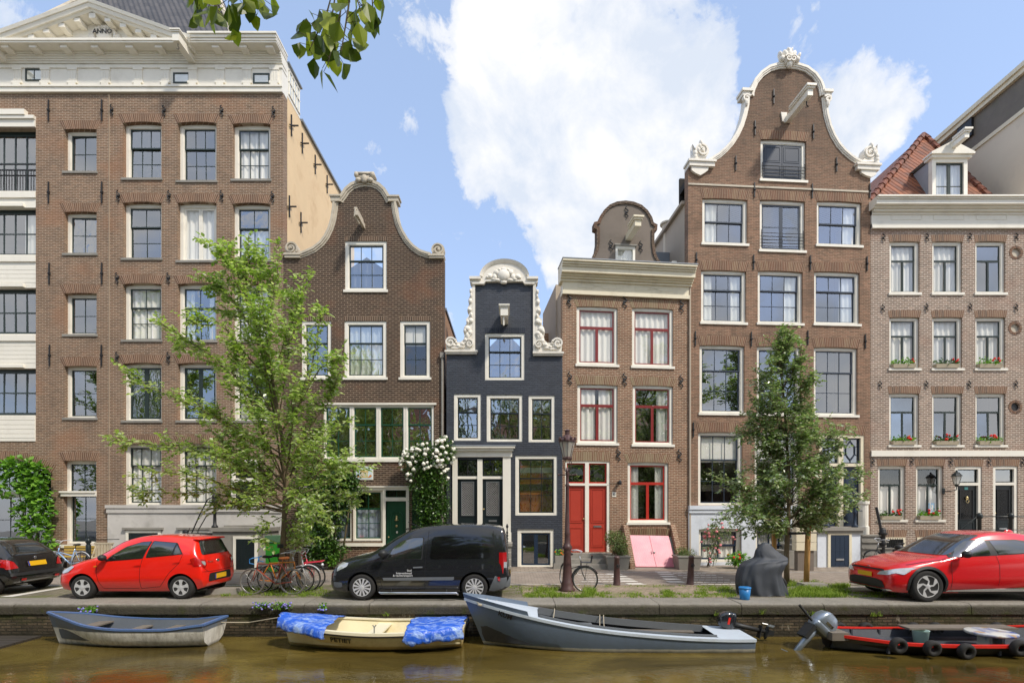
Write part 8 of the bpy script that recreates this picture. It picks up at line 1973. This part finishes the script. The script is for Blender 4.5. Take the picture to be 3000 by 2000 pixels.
 # ---- bicycles
M['spoke']=m_plain('steel_spokes',L(176,176,176),.3,.1,9,metal=.8,bump=0);M['saddle_black']=m_plain('black_saddle',L(26,26,28),.6,.1,9,bump=.1);M['saddle_tan']=m_plain('tan_saddle',L(196,112,56),.6,.15,9,bump=.1);M['tyre_pale']=m_plain('dusty_tyre',L(112,108,102),.85,.2,12,bump=.2)
for n_,c in(('bike_rust',L(152,62,40)),('bike_orange',L(232,140,36)),('bike_pink',L(214,60,84)),('bike_silver',L(196,198,204)),('bike_black',L(36,36,40)),('bike_blue',L(150,186,226))):M[n_]=m_plain(n_,c,.35,.12,8,bump=.02,Coat_Weight=.6)
def bicycle(label,loc,rz,frame,saddle='saddle_black',tyre='tyre',lean=.05,steer=0.0,bar='flat',step=False,rack=None,guards=False,tape=None,r=.335):
 t=thing('bicycle',label,'bicycle',loc,0,'bicycles');t.rotation_euler=(lean,0,rz)
 wb=1.04;A,H_=Vector((-.45,0,r)),Vector((.59,0,r));bb=Vector((-.02,0,.28));st=Vector((-.2,0,.80));hd=Vector((.42,0,.82));hl_=Vector((.45,0,.66))
 mb=MB();mb.smooth=True
 mb.tube([bb,st],.016,7);mb.tube([hd,hl_],.018,7);mb.tube([hl_,bb],.018,7)
 mb.tube([st+Vector((0,0,-.03)),hd+Vector((0,0,-.02))]if not step else[st+Vector((.05,0,-.26)),hl_+Vector((0,0,.03))],.015,7)
 for s in(-.05,.05):mb.tube([bb+Vector((0,s*.6,0)),A+Vector((0,s,0))],.009,5);mb.tube([st+Vector((0,s*.4,-.04)),A+Vector((0,s,0))],.008,5)
 mb.build('frame',M[frame],t)
 Rs=Matrix.Rotation(steer,3,'Z');sx=lambda p:hl_+Rs@(Vector(p)-hl_)
 mb=MB();mb.smooth=True
 for s in(-.05,.05):mb.tube([sx((.455,s,.64)),sx((.5,s,.5)),sx((.59,s,r))],.011,6)
 mb.build('fork',M[frame],t)
 for c,fr in((A,0),(H_,1)):
  T=(lambda p:sx(p))if fr else(lambda p:Vector(p))
  mb=MB();mb.smooth=True;mb.tube([T((c.x+r*.975*math.cos(k*PI/16),0,c.z+r*.975*math.sin(k*PI/16)))for k in range(33)],.017,7,False);w=mb.build('wheel',M[tyre],t)
  mb=MB();mb.smooth=True;mb.tube([T((c.x+(r-.03)*math.cos(k*PI/16),0,c.z+(r-.03)*math.sin(k*PI/16)))for k in range(33)],.009,5,False);mb.tube([T((c.x,-.05,c.z)),T((c.x,.05,c.z))],.02,7)
  for k in range(20):a=2*PI*k/20;s=.03 if k%2 else-.03;mb.tube([T((c.x,s,c.z)),T((c.x+(r-.03)*math.cos(a),0,c.z+(r-.03)*math.sin(a)))],.0025,3,False)
  mb.build('rim',M['spoke'],w)
  if guards:mb=MB();mb.smooth=True;mb.tube([T((c.x+(r+.025)*math.cos(a),0,c.z+(r+.025)*math.sin(a)))for a in[math.radians((30 if fr else 0)+150*k/14)for k in range(15)]],.018,5);mb.build('mudguard',M['bike_black' if guards==1 else 'bike_silver'],t)
 mb=MB();mb.smooth=True;mb.ball(st+Vector((-.05,0,.14)),(.14,.07,.035),12,6);mb.ball(st+Vector((-.12,0,.145)),(.07,.09,.04),10,6);mb.tube([st,st+Vector((-.03,0,.13))],.013,6);mb.build('saddle',M[saddle],t)
 mb=MB();mb.smooth=True;top_=hd+Vector((-.03,0,.12));mb.tube([sx(hd),sx(top_)],.014,6)
 P={'flat':[(-.0,-.29,.06),(.05,-.2,.06),(.06,0,0),(.05,.2,.06),(-.0,.29,.06)],'drop':[(.0,-.2,-.12),(.12,-.2,-.1),(.12,-.2,.0),(.04,-.19,.03),(.02,0,.02),(.04,.19,.03),(.12,.2,.0),(.12,.2,-.1),(.0,.2,-.12)],'dutch':[(-.22,-.27,.12),(-.08,-.3,.15),(.04,-.2,.13),(.03,0,.04),(.04,.2,.13),(-.08,.3,.15),(-.22,.27,.12)]}[bar]
 mb.tube([sx(top_+Vector(p))for p in P],.013,6);mb.build('handlebar',M[tape or 'bike_silver'],t)
 mb=MB();mb.smooth=True;mb.lathe([(.085,-.006),(.09,0),(.085,.006)],bb+Vector((0,-.06,0)),20,RX);mb.tube([bb+Vector((0,-.07,0)),bb+Vector((.1,-.08,-.13)),bb+Vector((.1,-.16,-.13))],.011,5);mb.tube([bb+Vector((0,.07,0)),bb+Vector((-.1,.08,.13)),bb+Vector((-.1,.16,.13))],.011,5);mb.build('crank',M['spoke'],t)
 if rack=='front':
  mb=MB();a=hl_+Vector((.0,0,.05))
  for s in(-.16,.0,.16):mb.tube([sx((.36,s,.72)),sx((.86,s,.76))],.012,5)
  for x in(.36,.62,.86):mb.tube([sx((x,-.17,.72+(x-.36)*.08)),sx((x,.17,.72+(x-.36)*.08))],.012,5)
  mb.tube([sx((.60,-.14,.74)),sx((.59,-.07,r))],.01,5);mb.tube([sx((.60,.14,.74)),sx((.59,.07,r))],.01,5)
  for s in(-.17,.17):mb.tube([sx((.37,s,.73)),sx((.33,s,1.02))],.01,5)
  for z in(.84,.92,1.02):mb.tube([sx((.35,-.17,z)),sx((.35,.17,z))],.01,5)
  mb.build('front_rack',M[frame],t)
  mb=MB();mb.smooth=True;mb.ball(sx((.84,0,.66)),.05,10,7);mb.build('headlamp',M['bike_silver'],t)
 if rack=='rear':mb=MB();mb.tube([(-.7,-.07,.72),(-.25,-.07,.74),(-.25,.07,.74),(-.7,.07,.72),(-.7,-.07,.72)],.009,5);mb.tube([(-.5,-.07,.73),(-.45,-.06,r)],.008,5);mb.tube([(-.5,.07,.73),(-.45,.06,r)],.008,5);mb.build('rear_rack',M['bike_black'],t)
 if rack=='frontwire':mb=MB();[mb.tube([sx((.42+.0,-.16+k*.064,.78)),sx((.70,-.16+k*.064,.80)),sx((.72,-.16+k*.064,.98))],.007,4)for k in range(6)];mb.tube([sx((.72,-.16,.98)),sx((.72,.16,.98))],.009,4);mb.tube([sx((.70,-.16,.8)),sx((.70,.16,.8))],.009,4);mb.tube([sx((.6,0,.79)),sx((.59,0,r))],.008,4);mb.build('front_rack',M['bike_black'],t)
 return t
bx=lambda px,py:ground(px,py)
g=bx(806,1741);bicycle('rust-red racing bicycle with tan saddle, frontmost of the bicycles at the blown tree',(g.x,g.y,0),PI,'bike_rust','saddle_tan','tyre_pale',-.06,-.12,'drop',tape='pail_blue')
g=bx(815,1734);bicycle('yellow-orange bicycle just behind the rust-red racing bicycle',(g.x,g.y,0),0.05,'bike_orange','saddle_black','tyre',.05,.1,'dutch')
g=bx(840,1729);bicycle('silver bicycle with swept white handlebars, third back at the blown tree',(g.x,g.y,0),0.02,'bike_silver','saddle_black','tyre',.03,-.1,'dutch',True,None,2)
g=bx(853,1724);bicycle('pink bicycle with a big pink front carrier, rearmost at the blown tree',(g.x,g.y,0),.03,'bike_pink','saddle_black','tyre',.02,.05,'dutch',True,'front',1)
bicycle('old black and silver city bicycle leaning on the street lamp',(1.62,14.42,0),-1.22,'bike_black','saddle_black','tyre',-.10,1.15,'dutch',True,'frontwire',1)
a=at(203,1660,18.4);bicycle('pale blue and white bicycle by the bench, between the black and red hatchbacks',(a.x,18.4,0),PI-.1,'bike_blue','saddle_black','tyre',.03,.3,'dutch',True,'rear',2)
a=at(2612,1650,19.2);bicycle('dark bicycle at the stone steps, half hidden behind the crimson car',(a.x,19.2,0),PI-.5,'bike_black','saddle_black','tyre',-.05,.4,'dutch',False,None,1)
# ---------------------------------------------------------------- the other side of the canal, seen only as reflections
M['far_brick']=m_brick('far_brick',L(120,88,70),L(98,74,60),L(150,134,116))
M['far_pale']=m_plain('far_render',L(190,180,164),.8,.1,2,bump=.2)
sheet_near=MB();sheet_near.box(-90,90,-60,-1.2,-2.5,.0);sheet_near.build('near_quay',M['bluestone'],None,kind='structure')
for i,(x,w_,h_,mt,lab)in enumerate(((-34,8,9,'far_brick','brown brick house opposite, farthest left, with dark saddle roof'),(-25.5,7,7,'far_pale','low pale rendered house opposite with grey saddle roof'),(-18,8.5,8.5,'far_brick','wide brown brick house opposite, behind the photographer on the left'),(-9,7,6,'far_brick','lowest brown brick house opposite, behind the photographer'),(-1.5,7.5,7.5,'far_pale','pale rendered house opposite, straight behind the photographer'),(6.5,8,6,'far_brick','low brown brick house opposite, behind the photographer on the right'),(15,8,8.5,'far_pale','tall pale house opposite on the right'),(23.5,9,7.5,'far_brick','brown brick house opposite, farthest right'))):
 t=thing('opposite_house',lab,'house',(x,-11,0),0,'houses across the canal')
 mb=MB();mb.box(0,w_,-9,0,0,h_);mb.build('wall',M[mt],t)
 mb=MB();mb.prism([(.2,h_+.1),(-4.5,h_+4.2),(-9.2,h_+.1)],-.1,w_+.1,'x');mb.build('roof',M['tile_grey' if i%2 else 'tile_brown'],t)
 mb=MB();mb.box(-.05,w_+.05,.0,.35,h_-.5,h_+.15);mb.build('cornice',M['white'],t)
 n=int(w_/2.2)
 wf=MB();wf.box(0,1.2,.002,.08,0,1.8);fm_=wf.mesh('window',M['white']);pf=MB();pf.box(.12,1.08,.08,.095,.12,.88);pf.box(.12,1.08,.08,.095,.95,1.68);pm_=pf.mesh('pane',M['glassdark'])
 for r_ in range(int(h_/3)):
  for k in range(n):o=link('window',fm_,t,((k+.5)*w_/n-.6,0,.9+r_*3));link('pane',pm_,o)
for i,(x,y,s,lab)in enumerate(((-31,-3,2.2,'tallest tree on the near quay, far left'),(-21.5,-2.6,1.9,'tall tree on the near quay, second from the left'),(-12,-2.2,1.5,'mid-sized tree on the near quay, left of the photographer'),(-4.5,-3.8,1.55,'tree close behind the photographer, slightly left'),(2.0,-4.2,1.45,'tree close behind the photographer, slightly right'),(7.5,-2.5,1.5,'mid-sized tree on the near quay, right of the photographer'),(15,-2.8,1.8,'tall tree on the near quay, second from the right'),(24,-3,2.1,'tall tree on the near quay, far right'))):
 src=tr_t if i%2 else tl_;c=copy_tree(src);c.location=(x,y,0);c.scale=(s*1.2,s*1.2,s);c.rotation_euler=(0,0,i*1.3+2);c['label']=lab;c['group']='trees on the near quay'
 # ---------------------------------------------------------------- setting: ground, road, water, sky, light, camera
SUN_EL,SUN_AZ=50.0,48.0
def m_brickfloor(name,c1,c2,mortar,bw,rh,rot,moss=None,dark=.3):
 t=NT(name);p=t.geo()
 mp=t.n('Mapping');t.set(mp.inputs['Vector'],p);mp.inputs['Rotation'].default_value=(0,0,rot)
 br=t.n('TexBrick',Scale=1.0,Color1=c1,Color2=c2,Mortar=mortar);br.offset=.5
 br.inputs['Brick Width'].default_value=bw;br.inputs['Row Height'].default_value=rh;br.inputs['Mortar Size'].default_value=.012;br.inputs['Mortar Smooth'].default_value=.3
 t.set(br.inputs['Vector'],mp.outputs[0]);c=br.outputs['Color']
 k=t.math('ADD',t.math('MULTIPLY',t.noise(p,1.2,5,.65),.8),.6)
 c=t.mix(1.0,c,t.n('CombineColor',Red=k,Green=k,Blue=k).outputs[0],'MULTIPLY')
 if moss:
  mm=t.ramp(t.noise(t.scale(p,(.7,1,1)),1.5,6,.7),[(.5,0),(.62,1)])
  c=t.mix(t.math('MULTIPLY',mm,.75),c,moss)
  c=t.mix(t.math('MULTIPLY',br.outputs['Fac'],.5),c,moss)
 t.pbr(c,.8,0,t.bump(t.math('ADD',t.math('MULTIPLY',br.outputs['Fac'],-1.0),t.math('MULTIPLY',t.noise(p,30,3),.4)),.5,.01),.3)
 return t.done()
M['road']=m_brickfloor('road_bricks',L(156,144,132),L(138,127,117),L(122,112,102),.2,.1,.0)
M['bay']=m_brickfloor('mossy_parking_bricks',L(134,124,110),L(110,102,92),L(88,86,66),.2,.1,.35,moss=L(92,98,52))
M['pave']=m_brickfloor('pink_pavement_bricks',L(164,144,130),L(142,124,114),L(104,100,80),.21,.105,1.2,moss=L(110,116,66))
M['walk']=m_brickfloor('far_pavement',L(152,140,126),L(134,123,112),L(108,98,88),.3,.3,0)
M['line']=m_plain('road_paint',L(214,210,202),.7,.2,6,bump=.1,dirt=(L(150,142,130),.5))
def sheet(name,x0,x1,y0,y1,z,mat,kind='structure'):
 mb=MB();mb.add([(x0,y0,z),(x1,y0,z),(x1,y1,z),(x0,y1,z)],[(0,1,2,3)]);return mb.build(name,mat,kind=kind)
QY=12.15
sheet('ground',-200,200,13.0,300,-.03,M['walk'])
sheet('parking_bay',-60,60,13.02,15.3,0.0,M['bay'])
sheet('road',-60,60,15.3,18.35,0.0,M['road'])
sheet('far_pavement',-60,60,18.35,40,0.004,M['walk'])
xa,xb=ground(1530,1740).x,ground(2120,1740).x
sheet('pavement',xa,xb,13.02,15.25,0.004,M['pave'])
mb=MB()
def strip(x0,x1,y,w=.09):mb.add([(x0,y,.008),(x1,y,.008),(x1,y+w,.008),(x0,y+w,.008)],[(0,1,2,3)])
strip(-60,60,18.2,.07);strip(-60,-11,15.0);strip(-10.6,-7.3,15.0,.07);strip(6.9,60,14.75,.08);strip(ground(1480,1716).x,3.9,15.25,.06)
a,b=ground(0,1748),ground(190,1718);mb.add([(a.x,a.y,.009),(a.x+.3,a.y,.009),(b.x+.2,b.y,.009),(b.x,b.y,.009)],[(0,1,2,3)])
# saw-toothed ramp markings either side of the crossing
def teeth(apexes,tail,sg):
 for i,(x,y,x2)in enumerate(apexes):
  p,q=ground(x,y),ground(x2,y)
  n=7
  for k in range(n):
   u0,u1=p.x+(q.x-p.x)*k/n,p.x+(q.x-p.x)*(k+.85)/n
   mb.add([(u0,p.y,.008),(u1,p.y,.008),(u1+.06,p.y+.12,.008),(u0+.06,p.y+.12,.008)],[(0,1,2,3)])
teeth([(1700,1712,1865),(1700,1704,1848),(1705,1697,1832),(1705,1690,1818),(1690,1683,1802)],0,1)
teeth([(2030,1712,2180),(2022,1706,2160),(2010,1699,2140),(2000,1692,2120),(1985,1685,2100),(1970,1679,2070)],0,-1)
for(x,y)in[(1868,1712),(1850,1704),(1836,1697),(1822,1690),(1806,1683),(1988,1706),(1976,1698),(1966,1690),(1958,1683),(1950,1677)]:
 p=ground(x,y);mb.add([(p.x-.25,p.y,.010),(p.x+.22,p.y,.010),(p.x+.16,p.y+.3,.010),(p.x-.3,p.y+.3,.010)],[(0,1,2,3)])
mb.build('road_markings',M['line'],kind='structure')
# quay wall: coping stones on old brick
def m_quay():
 t=NT('old_quay_masonry');p=t.geo();sp=t.n('SeparateXYZ',Vector=p)
 v=t.n('CombineXYZ',X=t.math('ADD',sp.outputs[0],sp.outputs[1]),Y=t.math('ADD',sp.outputs[2],t.math('MULTIPLY',t.noise(p,.9,2),.03)),Z=0.0)
 br=t.n('TexBrick',Scale=1.0,Color1=L(100,86,68),Color2=L(70,61,49),Mortar=L(58,53,42));br.inputs['Brick Width'].default_value=.24;br.inputs['Row Height'].default_value=.07;br.inputs['Mortar Size'].default_value=.014
 t.set(br.inputs['Vector'],v.outputs[0])
 c=t.mix(.7,br.outputs['Color'],t.mix(1.0,br.outputs['Color'],t.ramp(t.noise(p,2.2,6,.7),[(.3,.25),(.7,1.6)]),'MULTIPLY'))
 lim=t.ramp(t.noise(t.scale(p,(1.2,1,.35)),3.5,5,.7),[(.6,0),(.72,1)]);c=t.mix(t.math('MULTIPLY',lim,.6),c,L(190,180,160))
 moss=t.ramp(t.noise(t.scale(p,(.8,1,1.5)),2.0,6,.7),[(.46,0),(.56,1)]);zf=t.ramp(t.math('ADD',sp.outputs[2],.75),[(.2,0),(.5,1)])
 c=t.mix(t.math('MULTIPLY',t.math('MULTIPLY',moss,zf),.9),c,L(58,62,26))
 wet=t.ramp(t.math('ADD',t.math('ADD',sp.outputs[2],.76),t.math('MULTIPLY',t.noise(p,3,3),.1)),[(.1,1),(.28,0)]);c=t.mix(t.math('MULTIPLY',wet,.75),c,L(40,38,28))
 t.pbr(c,.85,0,t.bump(t.math('ADD',t.math('MULTIPLY',br.outputs['Fac'],-.8),t.noise(p,14,4)),.7,.03),.3)
 return t.done()
M['brick_quay']=m_quay()
def m_coping():
 t=NT('quay_coping_stone');p=t.geo();sp=t.n('SeparateXYZ',Vector=p)
 c=t.mix(t.noise(p,1.3,6,.65),L(108,104,96),L(158,152,141));c=t.mix(t.math('MULTIPLY',t.ramp(t.noise(p,26,3),[(.45,0),(.7,1)]),.35),c,L(176,170,158))
 low=t.ramp(t.math('ADD',t.math('MULTIPLY',sp.outputs[2],-1.0),t.math('MULTIPLY',t.noise(p,4,4),.12)),[(.06,0),(.2,1)]);fr_=t.ramp(t.math('ADD',t.math('MULTIPLY',sp.outputs[2],-1.0),t.math('MULTIPLY',t.noise(p,6,5,.7),.05)),[(.035,0),(.075,1)]);c=t.mix(t.math('MULTIPLY',fr_,.85),c,t.mix(t.noise(p,3.2,6,.75),L(44,41,32),L(104,96,80)))
 c=t.mix(t.math('MULTIPLY',low,.8),c,L(62,58,46));mo=t.ramp(t.noise(p,2.4,6,.7),[(.55,0),(.66,1)]);c=t.mix(t.math('MULTIPLY',mo,t.math('MULTIPLY',low,.9)),c,L(66,70,30))
 t.pbr(c,.8,0,t.bump(t.noise(p,13,6,.75),.9,.04),.3);return t.done()
qw=thing('quay_wall','old brick canal wall with mossy grey coping stones under the parked cars','quay wall')
mb=MB();mb.box(-60,60,QY+.04,13.4,-2.5,-.235);mb.build('brick_face',M['brick_quay'],qw)
x=-26.0;rnd=random.Random(4);M['coping']=m_coping();mb=MB()
while x<26:
 w=rnd.choice((1.5,1.9,2.4));y0=QY+rnd.uniform(-.012,.012);zt=rnd.uniform(-.004,.006)
 sec=[(13.03,-.235),(y0+.0,-.235),(y0,-.07),(y0+.03,-.02),(y0+.09,zt),(13.03,zt)]
 mb.prism(sec,x+.007,x+w-.007,'x');x+=w
mb.build('coping',M['coping'],qw)
sheet('quay_core',-60,60,QY+.05,13.02,-.03,M['brick_quay'])
# water
def m_water():
 t=NT('canal_water');p=t.geo()
 big=t.noise(t.scale(p,(.35,.8,1)),.9,4,.6,.6)
 c=t.ramp(big,[(.3,L(50,43,21)),(.5,L(84,71,33)),(.72,L(114,99,49))])
 w1=t.noise(t.scale(p,(1.0,1.5,1)),4.5,3,.5,.4);w2=t.noise(t.scale(p,(.9,1.6,1)),14,2,.5)
 h=t.math('ADD',w1,t.math('MULTIPLY',w2,.35))
 t.pbr(c,.06,0,t.bump(h,.10,.06),.5,IOR=1.33)
 return t.done()
sheet('canal_water',-90,90,-1.3,QY+.2,WATER,m_water())
# ---- sky
w=bpy.data.worlds.new('World');SC.world=w;w.use_nodes=True
nt=w.node_tree;nt.nodes.clear()
class WT(NT):
 def __init__(s):s.t=nt;s.out=nt.nodes.new('ShaderNodeOutputWorld')
t=WT()
sky=t.n('TexSky');sky.sky_type='NISHITA';sky.sun_disc=False
sd=Vector((math.cos(math.radians(SUN_EL))*math.sin(math.radians(SUN_AZ)),-math.cos(math.radians(SUN_EL))*math.cos(math.radians(SUN_AZ)),math.sin(math.radians(SUN_EL))))
sky.sun_elevation=math.radians(SUN_EL);sky.sun_rotation=math.atan2(sd.x,sd.y)
sky.air_density=1.0;sky.dust_density=.6;sky.ozone_density=1.2;sky.altitude=0
d=t.n('TexCoord').outputs['Generated']
blobs=[(1570,40,.14,1.0),(1680,20,.10,.8),(1500,220,.14,1.0),(1620,180,.17,1.0),(1450,350,.10,.8),(1540,360,.17,1.0),(1740,330,.17,1.0),(1700,450,.2,1.0),(1900,330,.17,1.0),(1860,540,.15,.8),(1680,620,.12,.5),(2060,270,.1,.55),(2480,400,.13,.7),(2590,330,.1,.4),(2330,90,.06,.4),(1200,580,.08,.25),(1960,620,.12,.6),(1700,740,.12,.45)]
acc=None
for px,py,rad,amp in blobs:
 a,b=rays(px,py);c=Vector((a,1,b)).normalized()
 dv=t.n('VectorMath',operation='SUBTRACT');t.set(dv.inputs[0],d);dv.inputs[1].default_value=c
 ln=t.n('VectorMath',operation='LENGTH');t.set(ln.inputs[0],dv.outputs[0])
 f=t.math('MULTIPLY',t.math('SUBTRACT',1.0,t.math('DIVIDE',ln.outputs['Value'],rad*.85),clamp=True),amp)
 acc=f if acc is None else t.math('ADD',acc,f)
acc=t.math('MINIMUM',acc,.8)
sp=t.n('SeparateXYZ',Vector=d)
n1=t.noise(d,5.5,8,.6,.25);n2=t.noise(d,2.2,6,.55,.2)
back=t.math('MULTIPLY',t.ramp(sp.outputs[1],[(.0,1),(.25,0)]),.26)
n3=t.noise(d,19,6,.65,.4)
m1=t.math('ADD',t.math('MULTIPLY',acc,1.0),t.math('ADD',t.math('MULTIPLY',t.math('SUBTRACT',n1,.5),2.7),t.math('MULTIPLY',t.math('SUBTRACT',n3,.5),1.1)))
m2=t.math('ADD',back,t.math('MULTIPLY',t.math('SUBTRACT',n2,.5),3.6))
m=t.math('MAXIMUM',t.ramp(m1,[(.17,0),(.34,.75),(.6,1)]),t.ramp(t.math('MULTIPLY',m2,t.ramp(sp.outputs[1],[(.0,1),(.25,0)])),[(.1,0),(.5,1)]))
shade=t.noise(d,6.5,6,.62,.3);cc=t.ramp(shade,[(.38,(.72,.79,.90,1)),(.6,(1,1,1,1))])
CLOUD,SKYS,SUNS,EXPO=3.45,.119,1.5,1.35
cl=t.mix(1.0,cc,(CLOUD,CLOUD,CLOUD*1.01,1),'MULTIPLY')
tint=t.mix(1.0,sky.outputs[0],(1.0,.93,.98,1),'MULTIPLY')
tint=t.mix(.5,tint,(1.75,2.3,3.15,1))
bg=t.n('Background',Strength=SKYS);t.set(bg.inputs['Color'],t.mix(m,tint,cl))
nt.links.new(bg.outputs[0],t.out.inputs[0])
sun=bpy.data.lights.new('sun','SUN');sun.energy=SUNS;sun.angle=math.radians(5);sun.color=(1,.92,.80)
so=bpy.data.objects.new('sun',sun);COL.objects.link(so);so.rotation_euler=(-sd).to_track_quat('-Z','Y').to_euler();so.location=sd*60
cam=bpy.data.cameras.new('camera');cam.sensor_width=36;cam.lens=36*F/3000;cam.shift_y=(HY-1000)/3000;cam.clip_end=1000;cam.clip_start=.05
co=bpy.data.objects.new('camera',cam);COL.objects.link(co);co.location=(0,0,CH);co.rotation_euler=(PI/2,0,0);SC.camera=co
SC.view_settings.view_transform='Standard';SC.view_settings.look='None';SC.view_settings.exposure=EXPO;SC.view_settings.gamma=1
SC.render.resolution_x,SC.render.resolution_y=1024,682
SC.cycles.max_bounces=6;SC.cycles.transparent_max_bounces=12
